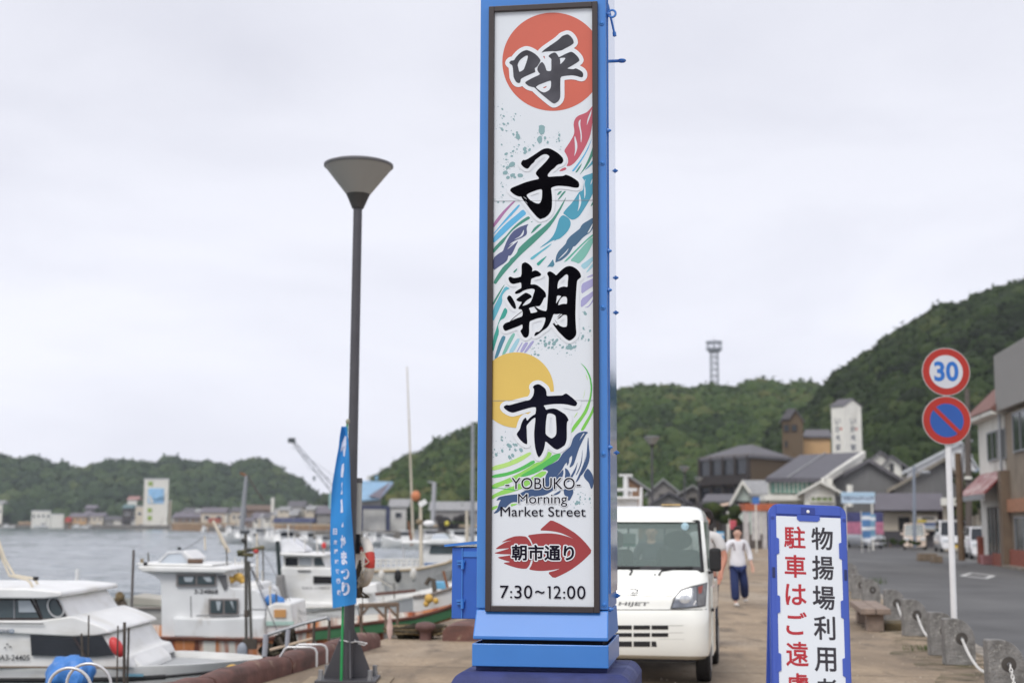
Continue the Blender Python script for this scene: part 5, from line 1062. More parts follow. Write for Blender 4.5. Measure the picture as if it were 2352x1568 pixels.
for args in (("white_hall", "white two-storey harbour office by the tan breakwater", "building", 73, 117, 1173, 690, "white", "white", "flat", 12, 4),
             ("white_hall", "lower white wing beside the harbour office", "building", 117.5, 147, 1181, 690, "white", "white", "flat", 12, 0),
             ("shore_house", "beige row house with a mauve roof behind the far breakwater", "house", 160, 198, 1182, 690, "tan", "purple", "gable", 9, 3),
             ("shore_house", "longer cream row house with a mauve roof right of the beige one", "house", 199, 237, 1181, 692, "cream", "purple", "gable", 9, 3),
             ("shore_house", "mauve house higher on the slope behind the row houses", "house", 196, 217, 1163, 712, "dark", "purple", "gable", 9, 1),
             ("shore_house", "pink-roofed white house on the slope left of the ice tower", "house", 293, 315, 1143, 712, "white", "pink", "gable", 9, 1),
             ("shore_house", "teal-roofed house below the pink-roofed one", "house", 282, 303, 1162, 705, "dark", "teal", "gable", 9, 1),
             ("shore_house", "white house at the far left edge of the wooded slope", "house", -6, 6, 1152, 712, "white", "pale", "gable", 8, 1),
             ("shore_house", "low house with a blue-grey roof right of the ice tower", "house", 399, 459, 1183, 520, "brown", "purple", "gable", 9, 4),
             ("shore_house", "cream two-storey house with two dark windows on the far shore", "house", 462, 517, 1172, 500, "cream", "purple", "gable", 9, 2),
             ("shore_house", "white and orange house right of the cream two-storey house", "house", 532, 556, 1170, 500, "cream", "grey", "gable", 8, 2),
             ("shore_house", "long low house under a brown-mauve roof behind the boats", "house", 556, 622, 1166, 520, "brown", "brown", "gable", 9, 4),
             ("shore_house", "house with a pale mauve roof among the far boats", "house", 581, 640, 1186, 420, "white", "purple", "gable", 9, 3),
             ("shore_shed", "wide grey-roofed shed left of the blue banner", "shed", 667, 735, 1172, 360, "pale", "pale", "gable", 12, 0),
             ("shore_shed", "mauve-roofed shed just behind the blue banner", "shed", 728, 790, 1174, 350, "grey", "purple", "gable", 11, 0),
             ("fish_shed", "white fish shed under a long navy roof", "shed", 630, 716, 1198, 330, "white", "navy", "gable", 6, 3),
             ("shore_shed", "long shed with a pale sheet roof left of the blue pillar", "shed", 990, 1110, 1166, 300, "grey", "pale", "gable", 9, 0),
             ("shore_shed", "grey-roofed shed above the long pale-roofed one", "shed", 985, 1052, 1155, 325, "brown", "pale", "gable", 9, 2),
             ("white_hall", "white block with a dark open ground floor beside the navy frame", "building", 897, 934, 1158, 300, "pale", "pale", "gable", 8, 1),
             ("shore_house", "dark weathered house low on the wooded slope behind the masts", "house", 930, 990, 1166, 330, "brown", "grey", "gable", 8, 2)):
    nm, lab, cat, x0, x1, y0, Y, wc, rc, kd, dp, wn = args
    t, fr = shore(nm, lab, cat, x0, x1, y0, Y, WC[wc], RC[rc], kd, dp, wins=wn, yr=1188 if nm == "fish_shed" else None)
# filler row: small houses crowding the shore
rs = random.Random(21); protos = []
for i, (wc, rc) in enumerate((("grey", "grey"), ("white", "grey"), ("brown", "purple"), ("pale", "grey"), ("cream", "pale"))):
    x0 = 240 + 20 * i; t, fr = shore("shore_house", "small house in the crowded row along the far shore", "house", x0, x0 + 18, 1188, 705, WC[wc], RC[rc], "gable", 8, wins=2, group="houses crowding the far shore"); protos.append(t)
for k in range(70):
    x = rs.uniform(395, 1090) if k > 6 else rs.uniform(160, 330); Y = (705 if x < 330 else 520 if x < 560 else 345) + rs.uniform(0, 40)
    c = copy_tree(protos[k % 5]); p = P(x, HZ, Y); s_ = rs.uniform(.75, 1.1) if k < 34 else rs.uniform(.45, .75); c.location = (p.x, p.y, rs.choice([0, .6, 2.0, 3.2])); c.scale = (s_ * rs.uniform(.8, 1.5), s_, s_)
# blue roof warehouse and navy gantry
p = P(865, HZ, 310); t = thing("blue_roof_hall", "hall with a pale blue sheet roof right of the lamp post", "hall", (p.x, p.y, 0)); fr = Fr((p.x, p.y, 0))
ro = MB(); slab(ro, [fr.at(826, 1148, 305), fr.at(874, 1143, 305), fr.at(903, 1106, 314), fr.at(826, 1103, 318)], .3); ro.build("roof", RC["blue"], t)
ga = MB(); ga.prism([fr.at(847, 1138, 304.6), fr.at(874, 1144, 304.8), fr.at(905, 1110, 313.6), fr.at(893, 1108, 313.2)], (0, .4, -.2)); ga.build("gable_trim", M("mauve_grey", srgb(118, 112, 122), .8, .15, .5), t)
vbox(fr, 828, 876, 1147, 1195, 306.5, 8, 0).build("wall", WC["grey"], t)
for x in (846, 865): MB().cyl(fr.at(x, 1102, 316), fr.at(x, 1092, 316), .35, n=8).build("chimney", RC["blue"] if x > 850 else white_w, t)
p = P(862, HZ, 292); t = thing("gantry", "navy steel portal frame in front of the blue-roofed hall", "gantry", (p.x, p.y, 0)); fr = Fr((p.x, p.y, 0)); nv = RC["navy"]
a, b_ = fr.at(826, 1168, 292), fr.at(895, 1161, 292); MB().box(((a.x + b_.x) / 2, 0, (a.z + b_.z) / 2), (b_.x - a.x, .8, b_.z - a.z)).build("beam", nv, t)
for x in (829, 891): MB().box((fr.at(x, 1200, 292).x, 0, a.z / 2 - 1), (.75, .8, a.z + 2)).build("post", nv, t)
vbox(fr, 828, 886, 1170, 1200, 294, 4, -2.5).build("wall", WC["pale"], t)
# crane
p = P(752, HZ, 330); t = thing("crawler_crane", "crawler crane with a long dark lattice boom beside the blue banner", "crane", (p.x, p.y, 0)); fr = Fr((p.x, p.y, 0)); cm = M("crane_grey", srgb(92, 100, 108), .6, .1)
q0, q1 = fr.at(778, 1140, 330), fr.at(672, 1012, 330); d_ = (q1 - q0); nrm = Vector((-d_.z, 0, d_.x)).normalized() * .55
ch = MB(); N = 14
for sgn in (-1, 1):
    for dy in (-.45, .45): ch.cyl(q0 + nrm * sgn * 1.2 + Vector((0, dy, 0)), q1 + nrm * sgn * .5 + Vector((0, dy, 0)), .09, .07, 6)
for i in range(N): 
    k0, k1 = i / N, (i + 1) / N; A_, B2 = q0 + d_ * k0, q0 + d_ * k1; w0, w1 = 1.2 - .7 * k0, 1.2 - .7 * k1; s_ = 1 if i % 2 else -1
    ch.cyl(A_ + nrm * w0 * s_, B2 - nrm * w1 * s_, .05, n=5)
ch.build("boom", cm, t); MB().box(q1 + Vector((-.2, 0, .1)), (1.6, 1, 1.1)).build("boom_head", M("crane_dark", srgb(52, 60, 62), .6, .1), t)
hk_ = fr.at(721.6, 1098, 330); cb = MB(); cb.cyl(q1, fr.at(700, 1055, 330), .04, n=4); cb.cyl(q1, hk_ + Vector((-1.2, 0, 2)), .035, n=4); cb.build("cable", cm, t); MB().box(hk_, (.5, .5, 1.0)).build("hook_block", cm, t)
for k0, k1 in ((.55, 0), (.95, -2.5)): MB().cyl(q0 + d_ * k0 + nrm * 2, q0 + Vector((3, 0, 2)), .05, n=4).build("stay_cable", cm, t)
MB().box(fr.at(774, 1150, 331), (3.4, 3, 3.6)).build("cab", M("crane_teal", srgb(150, 186, 190), .5, .1), t); MB().box((fr.at(774, 1200, 331).x, 1, .6), (4, 4, 1.6)).build("tracks", rubber, t)
# harbour walls
for lab, pts in (("tan stone breakwater in front of the white harbour office", [(42, 700), (166, 690)]), ("brown quay wall below the houses on the far shore", [(394, 505), (540, 470)]), ("tan quay wall behind the far moored boats", [(630, 322), (800, 290)]), ("dark piled quay wall left of the blue pillar", [(985, 282), (1120, 268)])):
    a, b_ = P(pts[0][0], HZ, pts[0][1]), P(pts[1][0], HZ, pts[1][1]); c = (a + b_) / 2; t = thing("quay_wall", lab, "quay wall", (c.x, c.y, WZ)); dv = (b_ - a) / 2; dv.z = 0
    MB().prism([-dv, dv, dv + Vector((0, 0, 2.3)), -dv + Vector((0, 0, 2.3))], (0, 3, 0)).build("wall_face", M("quay_face_%d" % int(pts[0][0]), srgb(*((150, 122, 94) if pts[0][0] < 900 else (70, 68, 68))), .9, .25, .5), t)
    MB().prism([-dv + Vector((0, -.08, 2.3)), dv + Vector((0, -.08, 2.3)), dv + Vector((0, -.08, 2.7)), -dv + Vector((0, -.08, 2.7))], (0, 3, 0)).build("coping", M("coping", srgb(186, 168, 142), .9, .15, .5), t)
p = P(1034, 1214, 275); t = thing("net_heap", "dark heap of fishing nets with a yellow float on the far quay", "net heap", (p.x, p.y, max(p.z, 0)))
cs = [(rs.uniform(-3, 3), rs.uniform(-1, 1), rs.uniform(.2, 2.2)) for _ in range(16)]
o = crowns("nets", cs, [rs.uniform(.5, 1.1) for _ in cs], [rs.uniform(0, .5) for _ in cs], leaf_mat("dark_net", [(.03, .028, .03), (.07, .062, .06), (.12, .11, .11)], 3), 2, 5); o.parent = t
MB().ball((-.6, -1.4, 1.0), .5).build("float", M("bright_yellow", srgb(220, 205, 70), .5, .05), t, smooth=True)
p = P(155.5, 1198, 688); o = MB().prism([(-1.3, 0, 0), (1.3, 0, 0), (1.5, 0, 1.6), (.2, 0, 2.4), (-1.2, 0, 1.7)], (0, 2, 0)).build("red_tarpaulin", M("red_tarp", srgb(190, 70, 62), .7, .1), None); o.location = (p.x, p.y, max(0, p.z)); tag(o, "red tarpaulin covering a pile beside the white harbour office", "tarpaulin"); o['kind'] = 'thing'
p = P(492, 1206, 495); o = MB().box((0, 1.2, 1.4), (4.2, 2.4, 2.8)).build("container", M("rust_red_container", srgb(160, 84, 66), .7, .1), None, bevel=.05); o.location = (p.x, p.y, .0); tag(o, "rust red container in front of the cream two-storey house", "container"); o['kind'] = 'thing'
pole("street_lamp", "pale grey street lamp on the far quay left of the pillar", 998, 1107, 994, 1200, 275, .45, .40, M("pale_pole", srgb(178, 178, 182), .5, .05), "street lamp", lambda t, f: MB().cyl(f.at(998, 1108, 275), f.at(982, 1106, 275), .2, .15).build("arm", steel, t))
pole("chimney_pipe", "short white pipe rising from the roofs left of the crane", 627, 1142, 626, 1190, 400, .55, .5, white_w, "chimney pipe")
# small far boats: one built, copied along the shore
def small_boat():
    t = thing("far_boat", "small white fishing boat in the crowd moored along the far quay", "boat", (0, 0, 0), 0, "small boats moored along the far quay")
    h = MB(); secs = []
    for x, hb2, zs_ in ((-4, .95, 1.0), (-2, 1.1, .95), (0, 1.15, 1.0), (2, 1.0, 1.2), (3.4, .6, 1.55), (4.6, .06, 1.95)): secs.append([(x, -hb2, zs_), (x - .1, -hb2 * .8, .1), (x - .1, -hb2 * .4, -.3), (x - .1, hb2 * .4, -.3), (x - .1, hb2 * .8, .1), (x, hb2, zs_)])
    h.loft(secs); h.build("hull", wht, t, smooth=True)
    MB().box((-1, 0, 1.75), (2.6, 1.5, 1.7), top=.9).build("cabin", wht_clean, t, bevel=.08); MB().box((-.95, 0, 2.15), (2.3, 1.54, .5), top=.96).build("window", dgl, t); MB().box((-1, 0, 2.66), (3.1, 1.8, .14)).build("roof", wht_clean, t)
    MB().cyl((-2.6, 0, 1), (-2.7, 0, 5.2), .07, .04, 6).build("mast", steel, t); return t
proto = small_boat(); first = True
spots = [(18, 1206, 640), (95, 1212, 650), (180, 1208, 640), (205, 1207, 645), (226, 1206, 650), (255, 1206, 640), (282, 1207, 630), (322, 1213, 600), (360, 1214, 585), (405, 1216, 520), (435, 1217, 500), (470, 1219, 470), (505, 1222, 440), (536, 1208, 300), (560, 1212, 270), (578, 1207, 280), (600, 1216, 240), (622, 1220, 220), (646, 1222, 205), (672, 1226, 190), (700, 1232, 175), (735, 1234, 165), (842, 1226, 200), (868, 1230, 190), (900, 1226, 210), (930, 1232, 180), (958, 1224, 210), (1000, 1226, 215), (1040, 1230, 190), (1072, 1226, 200), (1092, 1234, 170), (548, 1226, 205), (590, 1230, 185), (640, 1238, 160)]
for x, y, Y in spots:
    c = proto if first else copy_tree(proto); first = False; p = P(x, HZ, Y); s_ = rs.uniform(.5, .9); c.location = (p.x, p.y, WZ); c.scale = (s_,) * 3; c.rotation_euler.z = rs.uniform(0, 6.28)
# ---------------------------------------------------------------- fishing boats moored bow-on to the quay
rope_w = M("pale_rope", srgb(190, 184, 170), .9, .15, 20)
def boat(name, lab, Yc, B, sheer, hull_m, deck_m=None, rail_m=None, cat="boat", rake=.7, bw=.22, wl=.35, transom=.9):
    """hull from the surveyed sheer line (stern to bow) of its near side"""
    n = len(sheer); xs = []
    p = P((sheer[0][0] + sheer[-1][0]) / 2, HZ, Yc); t = thing(name, lab, cat, (p.x, p.y, WZ)); fr = Fr((p.x, p.y, WZ))
    L0, L1 = sheer[0][0], sheer[-1][0]; prof = []
    for k in range(25):
        x = L0 + (L1 - L0) * k / 24; s = k / 24; y = interp(sheer, x); hb2 = B / 2 * (transom + (1 - transom) * min(1, s * 2.5)) * (1 - max(0, (s - .5) / .5) ** 2.3); hb2 = max(hb2, .03)
        q = fr.at(x, y, Yc - hb2 * .9); prof.append((q.x, hb2, q.z, s))
    h = MB(); secs = []
    for x, hb2, zs_, s in prof:
        r = lambda z: rake * max(0, (s - .6) / .4) * (1 - max(0, z) / max(zs_, .1))
        secs.append([(x, -hb2, zs_), (x - r(zs_ - .3), -hb2 * .97, zs_ - .3), (x - r(.1), -hb2 * (.9 - .35 * max(0, s - .5)), .12), (x - r(-.3), -hb2 * .5, -.4), (x - r(-.3), hb2 * .5, -.4), (x - r(.1), hb2 * (.9 - .35 * max(0, s - .5)), .12), (x - r(zs_ - .3), hb2 * .97, zs_ - .3), (x, hb2, zs_),
                     (x, max(.01, hb2 - .09), zs_), (x, max(.008, hb2 - .10), zs_ - bw), (x, -max(.008, hb2 - .10), zs_ - bw), (x, -max(.01, hb2 - .09), zs_)])
    h.loft(secs, closed=True); ho = h.build("hull", hull_m, t, smooth=30)
    if deck_m:
        d = MB(); d.loft([[(x, -max(.01, hb2 - .11), zs_ - bw + .012), (x, max(.01, hb2 - .11), zs_ - bw + .012)] for x, hb2, zs_, s in prof[:-1]], closed=False, caps=False); d.build("deck", deck_m, t)
    if rail_m:
        for sg in (-1, 1):
            d = MB(); d.tube([(x, sg * (hb2 + .01), zs_ - .03) for x, hb2, zs_, s in prof], .035, 6); d.build("rub_rail", rail_m, t)
    return t, fr, prof
def cab(t, fr, name, pts, Y1, Y2, m_, ins=.0, bevel=.03):
    """cabin piece: side outline at Y1 extruded across the boat to Y2"""
    a = [fr.at(x, y, Y1) for x, y in pts]; return MB().prism(a, (ins, Y2 - Y1, 0)).build(name, m_, t, bevel=bevel)
def pane(par, fr, pts, Y, m_=None, d=.03, name="window"):
    a = [fr.at(x, y, Y) for x, y in pts]; return MB().prism(a, (0, -d, 0)).build(name, m_ or dgl, par)
def rod(par, fr, name, a, b_, Y, r, m_, Y2=None, n=8): return MB().cyl(fr.at(*a, Y), fr.at(*b_, Y2 or Y), r, n=n).build(name, m_, par, smooth=True)
def frame_line(par, fr, pts, Y, m_, r=.018, name="window_frame"):
    q = [fr.at(x, y, Y) for x, y in pts]; return MB().tube(q, r, 6, closed=True).build(name, m_, par)
def words(par, fr, s, x0, x1, y0, y1, Y, m_, bold=0.0):
    a, b_ = fr.at(x0, y1, Y), fr.at(x1, y0, Y); mb = MB(); put_text(mb, s, lambda u, v: Vector((u, a.y, v)), a.x, b_.x, a.z, b_.z, bold); return mb.build("lettering", m_, par, fix=False)
letter = M("boat_lettering", srgb(40, 42, 46), .6, .1)
grime = M("grimy_white", (.66, .65, .61), .5, .1, 2.2); overlay(grime, (.42, .38, .32), 3, .5, .75, (1, 1, .3))
# boat A: cabin cruiser at the left edge
t, fr, pr = boat("cabin_cruiser", "white cabin cruiser with dark tinted windows nearest the quay at the left edge", 20.0, 2.5, [(-260, 1528), (-80, 1530), (294, 1530), (338, 1527), (425, 1525), (513, 1519), (594, 1512), (628, 1507)], wht, M("grey_deck", srgb(170, 172, 172), .7, .08, 2), rake=1.1, bw=.10)
Y1, Y2 = 18.72, 21.2
d = MB(); d.tube([fr.at(x, y, 18.74) for x, y in ((-200, 1562), (100, 1561.5), (294, 1559), (380, 1553.5))], .035, 6); d.build("rubber_fender", rubber, t)
d = MB(); d.tube([fr.at(x, y, 18.72 + max(0, (x - 350) / 280) ** 2 * 1.15) for x, y in ((294, 1559), (380, 1553.5), (447, 1547), (510, 1540.5), (556, 1535), (600, 1529))], .022, 6); d.build("rub_rail", rubber, t)
d = MB(); d.tube([fr.at(x, y, 18.7) for x, y in ((-200, 1530), (50, 1531), (150, 1532), (290, 1533))], .014, 6); d.build("brown_trim", M("brown_trim", srgb(128, 112, 96), .7, .1), t)
lc = cab(t, fr, "lower_cabin", [(-240, 1450), (0, 1452), (168, 1461), (240, 1458), (268, 1504), (292, 1508), (304, 1534), (-240, 1534)], Y1 + .02, Y2 - .05, wht)
cr = cab(t, fr, "cabin_roof", [(-240, 1424), (90, 1424), (166, 1414), (197, 1424), (232, 1438), (249, 1447), (252, 1453.5), (219, 1459), (166, 1461), (0, 1453), (-240, 1451)], Y1 - .03, Y2, wht)
pane(lc, fr, [(71, 1457), (160, 1461.5), (236, 1459), (264, 1503), (219, 1507), (74, 1504)], Y1 + .01, dgl, .03)
rod(lc, fr, "window_mullion", (169, 1462), (196, 1506), Y1 - .03, .018, black_fr)
wh_ = cab(t, fr, "wheelhouse", [(-240, 1372), (131, 1371), (163, 1420), (90, 1427), (-240, 1424)], Y1 + .06, Y2 - .1, wht)
cab(t, fr, "wheelhouse_roof", [(-240, 1350), (60, 1351), (138, 1358), (143, 1364), (140, 1370), (100, 1374), (-240, 1372)], Y1 - .12, Y2 + .05, wht, bevel=.05)
pane(wh_, fr, [(-240, 1375), (70, 1375), (94, 1421), (-240, 1421)], Y1 + .05, bgl); pane(wh_, fr, [(80, 1374.5), (130, 1373.5), (153, 1418), (98, 1422.5)], Y1 + .05, bgl)
pane(wh_, fr, [(42, 1378), (70, 1378), (84, 1405), (44, 1405)], Y1 + .015, M("painted_glass_reflection", srgb(176, 184, 190), .05, .06, 2), .01)  # bright reflection painted as a pale patch over the window
for q in ([(-240, 1375), (70, 1375), (94, 1421), (-240, 1421)], [(80, 1374.5), (130, 1373.5), (153, 1418), (98, 1422.5)]): frame_line(wh_, fr, q, Y1 + .02, black_fr)
rod(wh_, fr, "window_mullion", (33, 1376), (33, 1421), Y1 + .02, .012, steel)
rg = MB(); c0 = fr.at(128, 1394, Y1 - .01); rg.tube([c0 + Vector((.102 * math.cos(a * math.pi / 10) + .03 * math.sin(a * math.pi / 10) * -1, 0, .125 * math.sin(a * math.pi / 10))) for a in range(20)], .012, 6, closed=True); rg.build("clear_view_screen", stainless, wh_)
words(t, fr, "SA3-24405", -8, 68, 1503, 1516, Y1 - .005, letter, .01)
lg = MB(); a_ = fr.at(-20, 1453.5, Y1 - .045); 
words(t, fr, "E BOOIHE", -22, 22, 1444.5, 1452, Y1 - .05, M("navy_lettering", srgb(52, 66, 96), .6, .1), .02)
rg = MB(); c0 = fr.at(27.5, 1448.5, Y1 - .05); rg.tube([c0 + Vector((.022 * math.cos(a * math.pi / 6), 0, .022 * math.sin(a * math.pi / 6))) for a in range(12)], .005, 5, closed=True); rg.build("emblem", M("emblem_blue", srgb(88, 124, 160), .6, .1), t)
dm = MB()
for x, y in ((12, 1486), (17, 1478), (24, 1484)): q = fr.at(x, y, Y1 + .01); dm.cyl(q, q - Vector((0, .02, 0)), .008)
dm.build("vent_hole", black, t)
rod(t, fr, "handrail", (-100, 1429), (100, 1431.5), Y1 - .06, .008, M("grey_rail", srgb(120, 120, 122), .5, .1))
for pts, Yr in ([(-60, 1150), (-20, 1220), (0, 1264), (6.6, 1286), (22, 1321), (61, 1330), (70, 1337), (79, 1357)], 19.0), ([(-50, 1150), (-10, 1220), (0, 1250), (11, 1282), (33, 1320), (77, 1328), (83, 1334), (93, 1357)], 19.9):
    q = MB(); q.tube([fr.at(x, y, Yr) for x, y in pts], .018, 8); q.build("rail_tube", M("cream_tube", srgb(206, 196, 176), .5, .1), t, smooth=True)
rod(t, fr, "rail_tube", (-12, 1240), (0, 1284), 19.4, .014, steel); MB().box(fr.at(82, 1328, 19.5), (.055, .06, .05)).build("lamp", black, t)
q = MB(); q.tube([fr.at(x, y, 19.6) for x, y in ((210, 1452), (216, 1434), (262, 1432), (282, 1436), (285, 1500))], .013, 6); q.build("bow_rail", stainless, t)
cab(t, fr, "deck_box", [(286, 1506), (304, 1506), (328, 1530), (330, 1544), (286, 1544)], 19.0, 20.6, wht); pane(t, fr, [(287, 1546), (330, 1546), (330, 1552), (287, 1552)], 18.7, M("sea_blue_band", srgb(110, 156, 176), .5, .1), .02, "stripe")
rf_ = MB(); c0 = fr.at(268, 1485, 18.5); rf_.ball((0, 0, 0), (.078, .08, .145), 14, 10); ro_ = rf_.build("red_buoy", red_f, t, smooth=60); ro_.location = c0; ro_.rotation_euler = (0, -.55, 0)
# floats by the quay edge
for x, y, r, lab in ((531, 1545, .085, "upper yellow fishing float lying against the brown kerb"), (548, 1552, .075, "yellow fishing float on the right of the pair by the kerb"), (518, 1557, .08, "half hidden yellow fishing float left of the others by the kerb")):
    m_ = MB(); m_.ball((0, 0, 0), (r, r, r * 1.2), 14, 9); o = m_.build("fishing_float", yellow_f, None, smooth=60); p = P(x, y, 14.9); o.location = p; o.rotation_euler = (.5, .7, 0); tag(o, lab, "float", "yellow floats by the kerb"); o['kind'] = 'thing'
# blue tarpaulin heap and boat poles at the quay edge
tb = MB(); c0 = P(166, 1553, 16.6); tb.ball((0, 0, 0), (.27, .25, .23), 40, 26, f=lambda th, a: 1 + .32 * noise.fractal(Vector((math.sin(th) * math.cos(a), math.sin(th) * math.sin(a), math.cos(th) * .5)) * 1.5, 1.1, 2.1, 3)); o = tb.build("blue_tarpaulin", M("blue_tarp", srgb(70, 132, 206), .45, .12, 5, bump=.8, bscale=9), None, smooth=30); o.location = c0; o.rotation_euler = (0, .35, 0); tag(o, "crumpled bright blue tarpaulin heap behind the ladder rails", "tarpaulin"); o['kind'] = 'thing'
def stake(lab, a, b_, Y, r, m_, name="mooring_stake", Y2=None):
    q, e = P(*b_, Y), P(*a, Y2 or Y); t = thing(name, lab, "stake", q); MB().cyl((0, 0, -.8), e - q, r, r * .9, 8).build("shaft", m_, t, smooth=True); return t, Fr(q)
dkw = M("dark_stake", srgb(84, 76, 68), .85, .2, 4)
stake("thin upright pole standing between the cruiser and the white workboat", (307, 1262), (299, 1480), 22.5, .024, M("grey_stake", srgb(108, 104, 102), .8, .1)); stake("leaning dark stake in front of the cruiser's window", (187, 1454), (206, 1548), 17.6, .015, dkw)
stake("straight dark stake beside the leaning one", (204, 1412), (206, 1545), 17.7, .011, dkw); stake("thick weathered stake beside the red buoy", (286, 1428), (290, 1545), 17.9, .021, dkw); stake("slim weathered stake right of the thick one", (271, 1436), (272, 1550), 17.8, .011, dkw); stake("short weathered stake leaning on the thick one", (296, 1440), (294, 1547), 18.0, .015, dkw)
# boat G: old grey wooden boat behind
t, fr, pr = boat("wooden_boat", "old grey wooden boat with a green inside strip, behind the cruiser's bow", 34, 2.6, [(60, 1372), (150, 1380), (300, 1392), (420, 1392), (560, 1380), (640, 1360)], M("grey_planks", srgb(172, 170, 166), .8, .12, 2, stretch=(.3, 3, 6)), M("green_deck", srgb(58, 104, 76), .8, .15, 2), M("grey_rail_wood", srgb(128, 120, 114), .8, .1), bw=.35)
cab(t, fr, "fish_hold", [(300, 1367), (372, 1375), (372, 1393), (300, 1390)], 33.4, 34.6, M("pale_plank", srgb(176, 172, 162), .8, .12, 2)); pane(t, fr, [(303, 1434), (372, 1436), (372, 1454), (303, 1452)], 32.6, M("green_hull_paint", srgb(62, 102, 72), .7, .12, 2), .04, "green_strip")
rod(t, fr, "post", (178, 1306), (176, 1380), 33.2, .045, wht_clean); MB().ball(fr.at(156, 1366, 33), (.12, .05, .16), 12, 8).build("searchlight", M("cream_lamp", srgb(214, 208, 190), .5, .05), t, smooth=60)
for x, y, s_, c in ((231, 1397, .16, (92, 82, 66)), (240, 1408, .12, (176, 148, 96)), (274, 1410, .24, (84, 76, 66)), (285, 1420, .2, (92, 86, 74)), (236, 1372, .09, (150, 140, 120)), (275, 1372, .1, (120, 104, 76))):
    m_ = MB(); m_.ball((0, 0, 0), (s_, s_, s_ * 1.2), 14, 9, f=lambda th, a: 1 + .25 * math.sin(5 * a + 4 * th)); o = m_.build("gear_bundle", M("gear_%d" % c[0], srgb(*c), .9, .3, 14), t, smooth=60); o.location = fr.at(x, y, 33)
rod(t, fr, "gear_pole", (205, 1418), (330, 1425), 32.9, .02, steel); rod(t, fr, "gear_pole", (232, 1364), (230, 1400), 33.2, .05, grime)
# boat B: white workboat with rusty steel side
rusty = M("rusty_white_hull", (.68, .66, .60), .6, .08, 1.2); overlay(rusty, srgb(190, 122, 76), 2.1, .455, .56, (1.8, .4, .10), 5); overlay(rusty, srgb(156, 80, 46), 2.6, .50, .60, (1.6, .5, .14), 6, 3.0); overlay(rusty, srgb(100, 56, 44), 4.2, .57, .66, (1.3, .5, .3), 6, 5.0)
t, fr, pr = boat("workboat", "white workboat with a tall cabin and a rust-streaked side, second from the quay", 27.5, 2.9, [(150, 1452), (294, 1458), (607, 1464), (700, 1442), (830, 1428), (958, 1413), (1032, 1391), (1064, 1376)], rusty, grime, M("rusty_rail", srgb(96, 58, 46), .8, .25, 5), rake=1.0, bw=.25)
Y1, Y2 = 26.2, 28.4
for xa, ya, xb2, yb2, m_, nm in ((700, 1446, 1040, 1398, M("boat_green", srgb(62, 112, 74), .6, .12, 2), "green_stripe"),):
    st = MB(); 
    for i in range(12):
        pass
    top, bot = [], []
    for x, hb2, zs_, s in pr:
        if x > fr.at(700, 1440, 27).x: top.append((x + .01, -hb2 - .018, zs_ - .06)); bot.append((x + .01, -hb2 * .985 - .03, zs_ - .22))
    st.loft([[a_, b_, (b_[0], b_[1] + .02, b_[2]), (a_[0], a_[1] + .02, a_[2])] for a_, b_ in zip(top, bot)]); st.build(nm, m_, t)
wb = M("workboat_white", (.74, .75, .75), .5, .06, 2); overlay(wb, (.52, .50, .47), 4, .58, .72, (1, 1, .4))
cb = cab(t, fr, "cabin", [(327, 1312.5), (345, 1317), (357, 1323), (366, 1331), (369.5, 1340), (371.6, 1470), (609, 1472), (609, 1402), (594, 1361), (585, 1354), (524, 1348), (513, 1313)], Y1, Y2, wb, bevel=.02)
cab(t, fr, "cabin_roof", [(318, 1299), (526, 1303), (533.6, 1308), (513, 1315), (327, 1312.5), (316, 1305)], Y1 - .15, Y2 + .15, wht); cab(t, fr, "flybridge_deck", [(314, 1292), (487, 1296), (487, 1300), (314, 1297)], Y1 + .1, Y2 - .1, wht)
fl = MB(); q = [fr.at(x, y, Y1 + .5) for x, y in ((362, 1293), (386, 1269), (417, 1267), (436, 1292))]; fl.tube(q, .03, 6); fl.tube([v_ + Vector((0, 1.2, 0)) for v_ in q], .03, 6); fb = fl.build("flybridge_frame", M("pale_frame", srgb(196, 198, 200), .5, .05), t)
MB().prism(q, (0, .02, 0)).build("windscreen", M("pale_acrylic", srgb(190, 198, 206), .1, .04), fb)
cab(t, fr, "seat_back", [(416, 1268), (424, 1263), (447, 1283), (438, 1292)], Y1 + .5, Y1 + 1.6, wht_clean); rl = MB(); rl.cyl(fr.at(432, 1288, Y1 + .4), fr.at(465, 1288, Y1 + .4), .045, n=10); rl.build("rolled_cover", M("brown_cover", srgb(104, 84, 70), .8, .15), t)
MB().box(fr.at(412, 1259, Y1 + .6), (.05, .05, .05)).build("lamp", black, t); MB().box(fr.at(334, 1296, Y1), (.06, .06, .09)).build("lamp", black, t); MB().box(fr.at(326, 1288, Y1 + .2), (.05, .05, .09)).build("lamp", M("bronze", srgb(130, 116, 90), .6, .1), t)
for x0, x1, y0, y1 in ((405.6, 497, 1318, 1345), (480, 548, 1374, 1411)):
    wf = pane(cb, fr, [(x0, y0), (x1, y0), (x1, y1), (x0, y1)], Y1, M("grey_frame", srgb(128, 122, 120), .6, .08), .05, "window_frame"); xm = (x0 + x1) / 2; k = 4
    for u0, u1 in ((x0 + k, xm - 2.5), (xm + 2.5, x1 - k)): pane(wf, fr, [(u0, y0 + k), (u1, y0 + k), (u1, y1 - k), (u0, y1 - k)], Y1 - .045, bgl, .02, "pane")
    pane(wf, fr, [(x0 + 16, y0 + 6), (xm - 6, y0 + 6), (xm - 10, y1 - 10), (x0 + 20, y1 - 10)], Y1 - .06, MATS["painted_glass_reflection"], .01, "pane"); pane(wf, fr, [(xm + 14, y0 + 6), (x1 - 14, y0 + 6), (x1 - 10, y1 - 10), (xm + 24, y1 - 10)], Y1 - .06, MATS["painted_glass_reflection"], .01, "pane")  # pale patches laid on the panes, a reflection put into their colour
